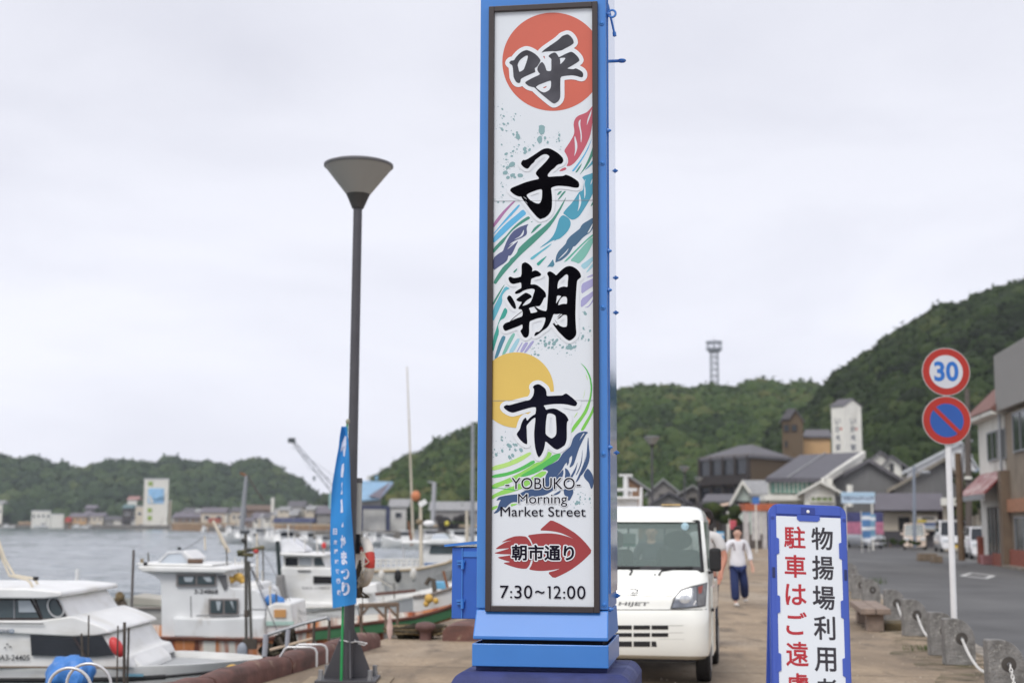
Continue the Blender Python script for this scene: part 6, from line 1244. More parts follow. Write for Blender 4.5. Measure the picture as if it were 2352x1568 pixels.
pane(cb, fr, [(499, 1319), (520, 1319), (524, 1346), (516, 1356)], Y1, M("grey_glass", srgb(104, 104, 106), .2, .1), .03, "side_window")
words(t, fr, "3-24868", 446, 501, 1353, 1363, Y1 - .01, letter, .02)
rod(t, fr, "handrail", (451, 1413), (565, 1411.5), Y1 - .08, .012, M("grey_rail", srgb(120, 120, 122), .5, .1)); rod(cb, fr, "cabin_seam", (438, 1368), (440, 1455), Y1 - .005, .008, MATS["grey_rail"])
cab(t, fr, "side_locker", [(397, 1417), (470, 1420), (606, 1416), (610, 1466), (400, 1462)], Y1 - .12, Y1 + .2, wb)
# gear aft of the cabin: yellow floats, buckets
for x, y, r, m_, nm in ((530, 1331, .07, yellow_f, "float"), (548, 1325, .08, yellow_f, "float"), (558, 1333, .06, yellow_f, "float"), (627, 1378, .12, M("bucket_blue", srgb(64, 128, 198), .5, .06), "blue_bucket"), (640, 1380, .09, M("bucket_blue", srgb(64, 128, 198), .5, .06), "blue_bucket")):
    m2 = MB(); m2.ball((0, 0, 0), (r * 1.3, r, r), 14, 9); o = m2.build(nm, m_, t, smooth=60); o.location = fr.at(x, y, 26.6)
cab(t, fr, "fore_trunk", [(524, 1350), (560, 1338), (592, 1340), (597, 1356)], 26.5, 28, wht)
cab(t, fr, "engine_box", [(614, 1392), (630, 1384), (668, 1386), (672, 1424), (674, 1462), (606, 1464), (610, 1424)], 26.2, 28, wht); pane(t, fr, [(630, 1399), (657, 1399), (657, 1417), (630, 1417)], 26.2, M("orange_crate", srgb(202, 150, 92), .6, .08), .03, "orange_panel"); pane(t, fr, [(612, 1426), (676, 1426), (674, 1434), (612, 1436)], 26.18, M("mint", srgb(176, 206, 196), .6, .06), .02, "mint_stripe")
cm_0 = M("mast_cream", srgb(206, 196, 178), .6, .08)
# pair of dark mast poles with a lamp bar, on the near side of the workboat
mp_ = M("mast_dark", srgb(88, 86, 80), .7, .15, 3)
for a_, b_ in (((564, 1225), (566, 1500)), ((571, 1288), (577, 1466))): rod(t, fr, "mast", a_, b_, 24.9, .028, mp_)
rod(t, fr, "lamp_bar", (546, 1268), (604, 1256), 24.9, .03, M("lamp_bar_brown", srgb(104, 98, 70), .7, .2, 8)); rod(t, fr, "lamp_bar", (546, 1272), (582, 1274), 24.9, .035, MATS["lamp_bar_brown"])
for x, y, c in ((588, 1266, (176, 60, 56)), (550, 1267, (90, 92, 66)), (572, 1262, (70, 70, 66)), (560, 1240, (66, 66, 64)), (602, 1257, (110, 104, 76))): MB().ball(fr.at(x, y, 24.85), (.05, .04, .04), 10, 7).build("lamp", M("lampc%d" % c[0], srgb(*c), .6, .1), t)
MB().box(fr.at(566, 1408, 24.9), (.07, .07, .12)).build("winch_box", dkw, t); MB().box(fr.at(573, 1478, 24.9), (.24, .14, .17)).build("winch_box", dkw, t); MB().ball(fr.at(556, 1495, 24.7), (.09, .05, .15), 12, 8).build("grey_fender", M("fender_grey", srgb(150, 156, 166), .6, .1), t, smooth=60)
for a_, b_ in (((577, 1306), (645, 1467)), ((569, 1290), (604, 1352)), ((296, 1456), (445, 1524)), ((578, 1399), (612, 1399))): rod(t, fr, "stay", a_, b_, 25.2, .010, MATS["grey_rail"])
for x, y0, y1 in ((540, 1280, 1320), (548, 1290, 1322), (556, 1283, 1325), (586, 1300, 1345), (602, 1310, 1345)): rod(t, fr, "rail_post", (x, y0), (x + 1, y1), 27.5, .012, grime)
for y in (1292, 1304): rod(t, fr, "rail_bar", (538, y), (562, y - 1), 27.5, .010, grime)
for x, y0, y1, Yr in ((620, 1345, 1392, 26.4), (634, 1362, 1388, 26.5), (668, 1400, 1440, 26.3), (684, 1404, 1446, 26.4), (590, 1225, 1352, 27.6), (604, 1262, 1356, 27.8), (470, 1230, 1262, 27.2), (340, 1268, 1296, 27), (520, 1258, 1300, 27.4)): rod(t, fr, "antenna", (x, y0), (x + 1.5, y1), Yr, .010 + .004 * (x % 3), (grime, mp_, cm_0)[x % 3])
for a_, b_ in (((590, 1240), (700, 1440)), ((604, 1264), (540, 1330)), ((470, 1232), (416, 1266)), ((620, 1346), (690, 1404)), ((668, 1402), (830, 1420)), ((684, 1408), (830, 1424))): rod(t, fr, "stay", a_, b_, 27.0, .006, MATS["grey_rail"])
# boat D
t, fr, pr = boat("fishing_boat", "white fishing boat with a black side window behind the blue banner", 36, 2.9, [(560, 1396), (640, 1394), (760, 1390), (862, 1382), (940, 1369), (1000, 1349), (1034, 1335)], wht, grime, grime, bw=.3)
Y1, Y2 = 34.8, 37
cb = cab(t, fr, "cabin", [(645, 1302), (760, 1303), (800, 1318), (830, 1345), (850, 1390), (646, 1396)], Y1, Y2, wht); cab(t, fr, "cabin_step", [(643, 1380), (852, 1386), (852, 1398), (643, 1398)], Y1 - .08, Y2 + .08, wht)
wh_ = cab(t, fr, "wheelhouse", [(650, 1276), (740, 1277), (752, 1303), (648, 1303)], Y1 + .1, Y2 - .1, wht); cab(t, fr, "wheelhouse_roof", [(640, 1268), (748, 1272), (748, 1278), (640, 1276)], Y1 - .1, Y2 + .1, wht)
pane(wh_, fr, [(656, 1280), (684, 1280), (684, 1298), (656, 1298)], Y1 + .1, dgl); pane(wh_, fr, [(688, 1280), (715, 1280), (715, 1298), (688, 1298)], Y1 + .1, M("pale_window", srgb(170, 176, 180), .1, .05)); pane(wh_, fr, [(722, 1280), (738, 1280), (746, 1298), (722, 1298)], Y1 + .1, bgl)
pane(cb, fr, [(720, 1322), (764, 1323), (764, 1339), (720, 1339)], Y1, black); pane(cb, fr, [(684, 1309), (714, 1309), (714, 1312), (684, 1312)], Y1, M("dark_vent", srgb(70, 70, 70), .7, .1)); words(t, fr, "SA3-17803", 694, 757, 1347, 1352, Y1 - .01, MATS["grey_rail"], 0)
cab(t, fr, "awning_net", [(645, 1240), (662, 1236), (700, 1262), (700, 1268), (645, 1268)], Y1 + .4, Y2 - .4, M("white_canvas", (.72, .73, .75), .7, .05))
rod(t, fr, "exhaust_pipe", (637, 1242), (642, 1320), 34.3, .05, M("dark_green_pipe", srgb(44, 56, 56), .5, .1)); cab(t, fr, "exhaust_box", [(633, 1320), (648, 1320), (656, 1384), (633, 1384)], 34.2, 34.6, M("grey_box", srgb(138, 136, 134), .7, .1))
rod(t, fr, "rail_bar", (690, 1408), (790, 1398), 34.0, .02, mp_)
pane(t, fr, [(862, 1360), (955, 1352), (955, 1358), (862, 1367)], 34.8, M("maroon_strip", srgb(108, 74, 64), .7, .1), .05, "maroon_strip"); cab(t, fr, "locker", [(820, 1343), (864, 1340), (866, 1362), (820, 1364)], 35, 36.4, wht)
for x, y0, y1 in ((662, 1205, 1268), (676, 1228, 1270), (700, 1240, 1272), (728, 1236, 1273), (744, 1250, 1300), (800, 1290, 1318), (846, 1310, 1345), (880, 1335, 1378), (905, 1338, 1376)): rod(t, fr, "antenna", (x, y0), (x + 1, y1), 35.5, .016, (grime, mp_)[x % 2])
for a_, b_ in (((662, 1208), (748, 1272)), ((744, 1252), (850, 1340)), ((846, 1312), (930, 1362)), ((880, 1338), (905, 1340))): rod(t, fr, "stay", a_, b_, 35.5, .009, MATS["grey_rail"])
MB().ball(fr.at(744, 1252, 35.4), (.06, .06, .08), 10, 7).build("red_float", red_f, t, smooth=60); MB().ball(fr.at(560, 1384, 35), (.2, .16, .14), 10, 7).build("float", yellow_f, t, smooth=60)
# boat E, behind it: long low white hull with tan rail
t, fr, pr = boat("fishing_boat", "long white fishing boat with a tan rail behind the life ring", 44, 3.0, [(700, 1318), (851, 1309), (900, 1308), (964, 1304), (1020, 1292), (1050, 1280)], grime, grime, M("tan_rail", srgb(172, 152, 120), .7, .1), bw=.3)
for x in range(850, 970, 12): rod(t, fr, "rail_post", (x, 1284), (x, 1306), 43, .025, grime, n=5)
rod(t, fr, "rail_bar", (846, 1285), (964, 1284), 43, .025, grime); rod(t, fr, "rail_bar", (846, 1293), (964, 1292), 43, .02, grime)
wlb = MB(); wlb.loft([[(x, -hb2 * .985 - .02, .34 + .02 * s), (x, -hb2 * .96 - .02, .14)] for x, hb2, zs_, s in pr[:-2]], closed=False, caps=False); wlb.build("waterline_stripe", M("maroon_strip", srgb(108, 74, 64), .7, .1), t, fix=False)
for k, x in enumerate((800, 838, 876, 914, 950)):
    q = fr.at(x, 1322 + 3 * math.sin(k), 42.3); m2 = MB(); m2.ball((0, 0, 0), (.11, .11, .2), 12, 8); o = m2.build("fender", rubber if k % 2 else grime, t, smooth=60); o.location = q
cab(t, fr, "wheelhouse", [(776, 1262), (826, 1262), (834, 1312), (772, 1312)], 43.2, 44.8, wht); cab(t, fr, "wheelhouse_roof", [(768, 1256), (832, 1257), (834, 1262), (768, 1262)], 43, 45, wht)
# boat F: cruiser with blue stripe
t, fr, pr = boat("cabin_cruiser", "white cruiser with a blue stripe and flared roof left of the blue box", 50, 3.0, [(900, 1304), (1000, 1302), (1060, 1296), (1120, 1288), (1160, 1280)], wht, wht, None, bw=.2)
Y1, Y2 = 48.6, 51
cb = cab(t, fr, "cabin", [(974, 1250), (1052, 1249), (1072, 1275), (1120, 1292), (1120, 1306), (968, 1306)], Y1, Y2, wht); cab(t, fr, "cabin_roof", [(922, 1243), (976, 1242), (990, 1238), (1034, 1238), (1064, 1244), (1064, 1249), (922, 1249)], Y1 - .2, Y2 + .2, wht)
cab(t, fr, "flybridge", [(990, 1240), (996, 1226), (1018, 1224), (1026, 1228), (1036, 1240)], Y1 + .3, Y2 - .3, M("pale_acrylic", srgb(190, 198, 206), .1, .04)); pane(cb, fr, [(990, 1252), (1046, 1252), (1060, 1271), (986, 1271)], Y1, bgl)
pane(cb, fr, [(975, 1292), (1118, 1293), (1118, 1298), (975, 1298)], Y1, M("stripe_blue", srgb(60, 104, 156), .4, .06), .03, "stripe"); pane(cb, fr, [(962, 1303), (1110, 1304), (1110, 1307), (962, 1306)], Y1 - .02, MATS["stripe_blue"], .03, "stripe"); rod(t, fr, "post", (926, 1249), (928, 1304), Y1, .03, stainless)
# boat H: bow with blue box and yellow floats, between the lamp post and the blue cabinet
t, fr, pr = boat("fishing_boat", "white bow with a blue crate and yellow floats beside the blue cabinet", 31, 2.6, [(950, 1366), (985, 1362), (1020, 1352), (1060, 1338), (1110, 1318)], wht, grime, M("grey_rail_wood", srgb(128, 120, 114), .8, .1), bw=.2)
for x, y, r in ((985, 1374, .09), (1001, 1379, .06), (979, 1386, .06), (1090, 1330, .07)):
    m2 = MB(); m2.ball((0, 0, 0), (r, r, r * 1.1), 12, 8); o = m2.build("float", yellow_f, t, smooth=60); o.location = fr.at(x, y, 29.5)
MB().box(fr.at(1012, 1343, 30.4), (.30, .3, .16)).build("blue_crate", M("crate_blue", srgb(106, 170, 206), .5, .06), t, bevel=.02); q = MB(); q.tube([fr.at(x, y, 29.9) for x, y in ((978, 1342), (986, 1328), (996, 1332), (998, 1352), (1000, 1384))], .05, 8); q.build("hose", M("dark_hose", srgb(84, 76, 66), .8, .2, 8), t, smooth=60)
rod(t, fr, "brown_spar", (1018, 1310), (1030, 1356), 29.8, .03, M("spar_brown", srgb(134, 92, 66), .8, .1)); rod(t, fr, "rope", (856, 1320), (900, 1348), 38, .014, rope_w, 33)
# standing masts further out
def mast(lab, a, b_, Y, r, m_, extra=None, r1=None):
    q, e = P(*b_, Y), P(*a, Y); t = thing("boat_mast", lab, "mast", q, 0, "masts of the moored boats"); MB().cyl((0, 0, 0), e - q, r, r1 or r * .6, 8).build("shaft", m_, t, smooth=True); f = Fr(q)
    if extra: extra(t, f)
gm, cm_ = M("mast_grey", srgb(150, 152, 156), .5, .08), M("mast_cream", srgb(206, 196, 178), .6, .08)
mast("grey mast rising in front of the left hill between tower and crane", (566, 1092), (555, 1215), 70, .14, gm, lambda t, f: (MB().cyl(f.at(566, 1092, 70), f.at(552, 1086, 70), .06).build("spar", M("spar_brown", srgb(134, 92, 66), .8, .1), t), MB().tube([f.at(569, 1092, 70), f.at(585, 1120, 70), f.at(606, 1150, 70)], .05).build("stay", mp_, t)))
mast("short cream spar leaning left of the workboat's mast", (489, 1195), (525, 1268), 30, .05, cm_); mast("very tall thin mast rising into the sky beside the pillar", (935, 842), (949, 1236), 80, .075, cm_, lambda t, f: MB().ball(f.at(955, 1139, 79), (.26, .2, .30), 12, 8).build("orange_buoy", M("orange_buoy", srgb(206, 128, 86), .5, .08), t, smooth=60), .03)
mast("white mast with a tilted white radar box right of the orange buoy", (966, 1150), (968, 1330), 46, .07, cm_, lambda t, f: (MB().box((f.at(971, 1155, 46)), (.26, .2, .16), ry=-.6).build("radar_box", wht_clean, t), MB().ball(f.at(963, 1198, 46), (.12, .1, .1), 10, 7).build("lamp", M("bronze", srgb(130, 116, 90), .6, .1), t), MB().ball(f.at(985, 1202, 46), (.20, .16, .11), 10, 7).build("radar_dome", wht_clean, t)))
mast("tall pale mast close to the left side of the blue pillar", (1086, 975), (1085, 1250), 75, .12, gm, None, .08); mast("thin pale mast just left of the one beside the pillar", (1072, 1172), (1073, 1250), 60, .09, cm_); mast("brown leaning mast among the boats by the orange buoy", (938, 1196), (946, 1252), 55, .06, M("spar_brown", srgb(134, 92, 66), .8, .1))
mast("white mast with a T-shaped radar bar above the truck roof", (1437, 1090), (1440, 1215), 60, .16, wht_clean, lambda t, f: (MB().box(f.at(1437, 1091, 60), (.55, .2, .09)).build("radar_bar", wht_clean, t), MB().box(f.at(1438, 1124, 60), (.9, .2, .12)).build("crosstree", wht_clean, t)), .10); mast("short white post on the boat behind the truck roof", (1473, 1118), (1471, 1180), 55, .08, wht_clean)
t, fr, pr = boat("fishing_boat", "white boat roof showing just above the truck cab beside the pillar", 52, 3.0, [(1180, 1290), (1380, 1292), (1440, 1286), (1480, 1270)], wht, wht, None)
cab(t, fr, "wheelhouse", [(1415, 1145), (1465, 1145), (1467, 1280), (1412, 1280)], 51, 53, wht); cab(t, fr, "wheelhouse_roof", [(1408, 1140), (1470, 1140), (1470, 1146), (1408, 1146)], 50.8, 53.2, wht)
# clutter of small items on the boats between the lamp post and the cabinet
rod(t, fr, "antenna", (1450, 1120), (1450, 1142), 52, .02, wht_clean)
p = P(905, 1395, 22.6); t = thing("rail_frame", "rusty pipe rail frame standing between the lamp post and the moored boats", "rail", p); fr = Fr(p)
for a_, b_ in (((824, 1388), (915, 1385)), ((824, 1392), (915, 1389)), ((914, 1385), (912, 1470)), ((886, 1386), (886, 1440)), ((829, 1390), (831, 1465)), ((858, 1390), (888, 1420)), ((888, 1390), (911, 1414)), ((848, 1390), (832, 1410))): MB().cyl(fr.at(*a_, 22.6), fr.at(*b_, 22.6), .022).build("rail_pipe", M("rail_rust", srgb(118, 100, 84), .7, .2, 6), t)
# ---------------------------------------------------------------- quay furniture
kerb_m = M("rust_brown_kerb", srgb(112, 78, 70), .8, .2, 4, bump=.35, bscale=18); overlay(kerb_m, srgb(72, 58, 54), 2.2, .48, .7, (1, 1, 2)); overlay(kerb_m, srgb(150, 128, 108), 7, .62, .75)
def kerb(y0, y1, dx=0.0, w_=.27, h_=.20, lab="rust-brown rounded kerb block in the row along the quay edge left of the pillar", grp="kerb blocks along the quay edge"):
    a, b_ = Vector((xq(y0) + dx, y0, 0)), Vector((xq(y1) + dx, y1, 0)); d = (b_ - a); L_ = d.length; t = MB()
    prof = [(0, 0), (w_, 0), (w_, h_ * .62), (w_ * .88, h_ * .92), (w_ * .7, h_), (w_ * .3, h_), (w_ * .1, h_ * .9), (0, h_ * .6)]
    n = 8; secs = []
    for i in range(n + 1):
        s = i / n; e = min(1, .86 + min(s, 1 - s) * 2.2); j = .008 * math.sin(i * 2.3 + y0 * 3)
        secs.append([(p_ * 1.0, s * L_, q * e + (j if q > .05 else 0)) for p_, q in prof])
    t.loft(secs); o = t.build("kerb_block", kerb_m, None, smooth=50); o.location = a; o.rotation_euler = (0, 0, -math.atan2(d.x, d.y)); o['kind'] = 'thing'
    return tag(o, lab, "kerb block", grp)
ys_ = [7.6, 9.3, 11.4, 13.45, 15.5, 17.15, 18.9]
for a_, b_ in zip(ys_, ys_[1:]): kerb(a_ + .03, b_ - .03)
kerb(19.75, 22.2, .86, .55, .24, "wide brown kerb block with a flat end behind the blue cabinet", None)
for k in range(12): kerb(22.4 + 3.2 * k, 25.4 + 3.2 * k, .6, .3, .22, "brown kerb block in the far row hidden partly by the pillar and truck", "far kerb blocks")
# ladder grab rails
def grab(lab, pts, Y, r, dz=0):
    q = [P(x, y, Y) for x, y in pts]; c = Vector((q[0].x, q[0].y, 0)); t = thing("ladder_rail", lab, "grab rail", c, 0, "ladder grab rails on the quay edge")
    MB().tube([v - c for v in q], r, 10).build("rail_tube", stainless, t, smooth=True); return t
def arc(cx, ytop, hw, n=13, drop=3.2): return [(cx - hw, 1568 + 60)] + [(cx - hw * math.cos(i * math.pi / n), ytop + hw * .95 * (1 - math.sin(i * math.pi / n))) for i in range(n + 1)] + [(cx + hw, 1568 + 60)]
grab("front steel ladder arch at the bottom left corner", arc(160, 1533, 49), 10.35, .0115); grab("rear steel ladder arch behind the front one at the bottom left", arc(204, 1523, 51), 10.75, .0115)
grab("front white ladder rail bending over the brown kerb left of the lamp post", [(639, 1517), (643, 1509), (655, 1489), (661, 1485.5), (714, 1485.5), (723, 1489), (727.5, 1497), (727.5, 1530)], 15.5, .0135); grab("rear white ladder rail bending over the kerb next to the lamp post", [(670, 1512), (673, 1503), (681, 1483), (687, 1479.5), (738, 1479.5), (747, 1483), (751, 1491), (751, 1522)], 16.1, .0135)
# covered net frame between boats and kerb
p = P(660, 1500, 18.3); t = thing("netted_rack", "net-covered pipe frame standing between the moored boats and the kerb", "net frame", (p.x, p.y, WZ)); fr = Fr((p.x, p.y, WZ))
for a_, b_, r, m_ in (((611, 1456), (608, 1506), .035, M("grey_pipe", srgb(168, 170, 178), .5, .08)), ((662, 1444), (659, 1484), .03, MATS["grey_pipe"]), ((616, 1456), (700, 1430), .022, steel), ((700, 1430), (752, 1417), .022, steel), ((752, 1417), (757, 1424), .022, steel), ((757, 1424), (755, 1470), .018, dkw), ((722, 1428), (720, 1478), .018, dkw), ((620, 1492), (718, 1466), .02, M("pale_spar", srgb(190, 170, 148), .8, .1)), ((640, 1462), (668, 1514), .016, dkw)):
    rod(t, fr, "frame_pipe", a_, b_, 18.3, r, m_)
netm = M("brown_net", srgb(74, 68, 54), .95, .4, 10, bump=.9, bscale=24); nb = MB(); N_ = 10
g_ = [[fr.at(598 + 92 * i / N_ + 6 * math.sin(j), 1520 - j * (70 if 3 < i < 9 else 34) / 6 - 8 * math.sin(i * 1.1) * j / 6, 18.9 + .12 * math.sin(i * 2.1 + j * 1.7)) for i in range(N_ + 1)] for j in range(7)]
nb.loft(g_, closed=False, caps=False); nb.loft([[v + Vector((0, .25, 0)) for v in r_] for r_ in g_], closed=False, caps=False); nb.build("net", netm, t, smooth=60)
# mooring post, rope heap, cloth
p = G(975, 1466); t = thing("mooring_post", "rust-brown mushroom mooring post in the gap between the kerbs", "mooring post", (P(980, HZ, 19.9).x, 19.9, 0))
MB().lathe([(.08, 0), (.08, .10), (.10, .13), (.135, .15), (.14, .19), (.12, .225), (.05, .245), (0, .248)], n=20).build("post", M("rust_post", srgb(108, 80, 76), .7, .2, 6), t, smooth=60)
p = G(952, 1465); t = thing("rope_heap", "tangled heap of brown mooring rope and net beside the rusty mooring post", "rope heap", p); rs = random.Random(4)
for k in range(5):
    pts = []
    for i in range(44):
        a = i * .62 + k; q = .19 + .14 * math.sin(i * .37 + k * 2); pts.append((q * math.cos(a) * 1.35, q * math.sin(a) * .8, .03 + .10 * abs(math.sin(i * .29 + k)) + k * .012))
    MB().tube(pts, .014, 5).build("rope", M("rope_%d" % (k % 3), srgb(*((104, 90, 66), (72, 66, 54), (150, 132, 96))[k % 3]), .95, .3, 30), t, smooth=True)
cs = [(rs.uniform(-.22, .22), rs.uniform(-.1, .15), rs.uniform(.02, .12)) for _ in range(12)]; o = crowns("net_bundle", cs, [rs.uniform(.06, .12) for _ in cs], [rs.uniform(0, .6) for _ in cs], leaf_mat("rope_net", [(.05, .045, .03), (.10, .09, .06), (.18, .16, .11)], 16), 2, 6); o.parent = t
p = P(895, 1468, 19.4); t = thing("hanging_cloth", "pinkish white cloth bag hanging from the rusty pipe rail", "cloth bag", p); f = Fr(p)
ring = lambda y, w_: [f.at(895, y, 19.4) + Vector((w_ * math.cos(a * math.pi / 6), w_ * .6 * math.sin(a * math.pi / 6), 0)) for a in range(12)]
MB().loft([ring(1468, .012), ring(1456, .035), ring(1440, .042), ring(1424, .028), ring(1411, .012), ring(1398, .006)]).build("cloth", M("pink_cloth_bag", srgb(206, 180, 172), .85, .2, 6), t, smooth=60)
# ---------------------------------------------------------------- street lamps
frost = M("frosted_lamp", srgb(166, 164, 157), .45, .03, 2); lampc = M("lamp_cap", srgb(120, 120, 122), .4, .05)
def lamp(lab, x, Y, full=False):
    t = thing("street_lamp", lab, "street lamp", (x, Y, 0), 0, "cone street lamps along the quay")
    MB().cyl((0, 0, .03), (0, 0, 4.88), .054, .046, 20).build("pole", grey_metal, t, smooth=True)
    hd = MB(); hd.lathe([(.060, 4.86), (.115, 4.99), (.125, 5.01)], n=28); hd.build("collar", M("lamp_collar", srgb(66, 64, 62), .5, .06), t, smooth=True)
    sh = MB().lathe([(.125, 5.01), (.352, 5.30)], n=40).build("lamp_shade", frost, t, smooth=True)
    MB().lathe([(.352, 5.298), (.364, 5.305), (.364, 5.328), (.30, 5.352), (.15, 5.37), (0, 5.375)], n=40).build("lamp_cap", lampc, t, smooth=60)
    bp = MB().box((0, 0, .035), (.60, .60, .028)).build("base_plate", grey_metal, t, bevel=.004)
    for a in range(4):
        R4 = Matrix.Rotation(a * math.pi / 2 + .20, 3, 'Z'); g = MB(); g.prism([R4 @ Vector(v) for v in ((.05, -.008, .05), (.24, -.008, .05), (.24, -.008, .075), (.06, -.008, .52), (.05, -.008, .52))], R4 @ Vector((0, .016, 0))); g.build("gusset", grey_metal, t)
    for sx in (-1, 1):
        for sy in (-1, 1):
            m_ = MB(); m_.cyl((sx * .245, sy * .245, .049), (sx * .245, sy * .245, .085), .032, n=6); m_.cyl((sx * .245, sy * .245, .085), (sx * .245, sy * .245, .15), .024, n=12); m_.build("bolt", steel, t)
    return t
LP = Vector((P(806, HZ, 14.62).x, 14.62, 0)); lt = lamp("tall grey street lamp with an upward cone head left of the blue pillar", LP.x, LP.y)
lt.rotation_euler = (0, math.radians(.15), .0)
MB().box((0, 0, .010), (.86, .82, .02)).build("footing", M("pad_concrete", srgb(150, 134, 112), .9, .15, 5), lt)
MB().cyl((.045, .07, 1.48), (.045, .07, 2.0), .052, n=14).build("sleeve", M("grey_sleeve", srgb(172, 172, 166), .5, .06), lt, smooth=True); MB().cyl((.045, .07, 2.0), (.045, .07, 2.05), .058, .05, n=14).build("sleeve_cap", M("sleeve_cap", srgb(80, 76, 76), .5, .08), lt, smooth=True); MB().box((.03, .05, 1.38), (.11, .06, .2)).build("bracket", black, lt)
for x, Y, lab in ((6.1, 62, "nearest of the cone street lamps beyond the truck, taller in view than the rest"), (11.5, 95, "middle cone street lamp between the truck and the brown inn"), (15.3, 117, "farthest cone street lamp, its head against the brown inn's corner"), (1.3, 36, "cone street lamp standing hidden behind the blue pillar")):
    c = copy_tree(lamp_proto) if False else None
    c = lt.copy(); COL.objects.link(c); c.location = (x, Y, 0); c['label'] = lab
    for ch in [k for k in bpy.data.objects if k.parent == lt and not k.name.startswith(("sleeve", "bracket", "footing"))]:
        d_ = ch.copy(); COL.objects.link(d_); d_.parent = c
# wire tie
tw = MB(); tw.tube([Vector((.075 * math.cos(a) - .01, .07 * math.sin(a) - .02, .415 + .01 * math.sin(a * 2))) for a in [i * math.pi / 9 for i in range(19)]], .006, 6); tw.tube([(.06, -.07, .415), (.12, -.075, .41), (.19, -.06, .395), (.16, -.05, .375), (.10, -.06, .395)], .006, 6)
tw.build("wire_tie", wht_clean, lt, smooth=True)
# life ring in a net on the lamp post
p = P(835, 1290, 14.7); t = thing("life_ring", "red and white life ring wrapped in a tangle of rope, hung on the lamp post", "life ring", p, math.radians(24))
lr = MB(); n = 28
for i in range(n):
    for j in range(10): pass
RW = [(.205 + .052 * math.cos(b * math.pi / 5), .052 * math.sin(b * math.pi / 5)) for b in range(10)]
vs = [(z_, r_ * math.cos(i * 2 * math.pi / n), r_ * math.sin(i * 2 * math.pi / n)) for i in range(n) for r_, z_ in RW]
fs = [(i * 10 + j, i * 10 + (j + 1) % 10, ((i + 1) % n) * 10 + (j + 1) % 10, ((i + 1) % n) * 10 + j) for i in range(n) for j in range(10)]
lr.v = vs; lr.f = fs; lr.m = [1 if (i // 3) % 3 == 1 else 0 for i in range(n) for j in range(10)]
lr.build("ring", [M("ring_white", srgb(206, 200, 190), .6, .12, 8), M("ring_red", srgb(190, 60, 50), .6, .15, 8)], t, smooth=60)
rp_ = MB(); rs = random.Random(9)
for k in range(9):
    a0 = rs.uniform(0, 6.28); pts = [(-.07 + rs.uniform(-.03, .03) + .02 * math.sin(i), .27 * math.cos(a0 + i * .22) * rs.uniform(.75, 1), .27 * math.sin(a0 + i * .22) * rs.uniform(.75, 1)) for i in range(9)]
    rp_.tube(pts, .007, 5)
rp_.build("net_cord", M("net_cord", srgb(188, 178, 160), .9, .25, 20), t, smooth=True)
rp_ = MB()
for k in range(7): rp_.tube([(-.06 + .012 * k, -.08 + .022 * k, .02 - .03 * k), (-.10 + .02 * k, -.04 + .012 * k, -.14), (-.06 + .01 * k, .01 * k, -.30 - .02 * (k % 3)), (-.08 + .025 * k, .02, -.36)], .013, 6)
rp_.build("rope_hank", M("dark_rope", srgb(84, 74, 60), .95, .35, 25), t, smooth=True)
MB().tube([(0, .02, -.34), (.02, .05, -.5), (-.04, .0, -.62), (.05, .02, -.72), (.0, .06, -.62), (-.05, 0, -.46)], .004, 5).build("cord", dkw, t); MB().tube([(0, -.1, .30), (0, -.06, .14), (0, 0, .27), (.01, .12, .10)], .010, 6).build("white_strap", wht_clean, t)
# ---------------------------------------------------------------- blue banner on a green pole
p = G(790.5, 1545); p.y = 14.36; p.x = P(790.5, HZ, 14.36).x; p.z = 0
t = thing("banner_flag", "blue vertical banner with white lettering on a green pole tied to the lamp post", "banner flag", p); fr = Fr(p); Yb = 14.30
MB().cyl((0, 0, .04), fr.at(797.5, 972, 14.36), .0135, .010, 10).build("pole", M("green_pole", srgb(40, 150, 84), .4, .05), t, smooth=True)
MB().ball(fr.at(799, 968, 14.36), (.022, .022, .03), 10, 7).build("pole_tip", M("tip_grey", srgb(150, 150, 130), .6, .1), t)
rows = [(979, 784, 797), (1000, 780.5, 799), (1028, 777.5, 801.5), (1052, 773, 803), (1076, 769, 804), (1096, 765.5, 804.6), (1115, 762.6, 805), (1140, 761, 805.6), (1163, 760, 806.5), (1195, 759, 808.5), (1226, 758.3, 810.5), (1255, 758.6, 812.5), (1280, 759.2, 814.5), (1306, 760.2, 817), (1331, 761.2, 819), (1360, 762.5, 819), (1386, 764, 818.5)]
def cloth_pt(u, y, lift=0.0):
    xl = interp([(r[0], r[1]) for r in rows], y); xr = interp([(r[0], r[2]) for r in rows], y)
    yy = y + (10 * (1 - u) if y > 1370 else 0) * min(1, (y - 1370) / 16)
    d = .035 * math.sin(u * 5.2 + y * .006) - .03 * math.cos(u * 2.2) - lift + .008 * math.sin(y * .05 + u * 3)
    return fr.at(xl + (xr - xl) * u, yy, Yb + d)
bl = M("banner_blue", srgb(48, 138, 208), .75, .05, 3); cl = MB(); NU = 14; yy_ = [979 + i * 6.785 for i in range(61)]
cl.loft([[cloth_pt(i / NU, y) for i in range(NU + 1)] for y in yy_], closed=False, caps=False); cl.loft([[cloth_pt(i / NU, y, -.004) for i in range(NU + 1)] for y in yy_], closed=False, caps=False)
co_ = cl.build("cloth", bl, t, smooth=60)
wi = M("banner_white", srgb(218, 224, 242), .75, .04, 3); lb = MB()
def bx_txt(s, u0, u1, y0, y1, bold):
    vs, fs = fit_text(s, u0, u1, y1, y0, bold); lb.add([cloth_pt(a, c, .004) for a, c in vs], fs)
def bx_poly(pts): lb.add([cloth_pt(a, c, .004) for a, c in pts], [tuple(range(len(pts)))])
bx_poly([(.30, 1016), (.66, 1000), (.80, 1002), (.74, 1022), (.62, 1048), (.50, 1046), (.44, 1030), (.28, 1038), (.24, 1030)])
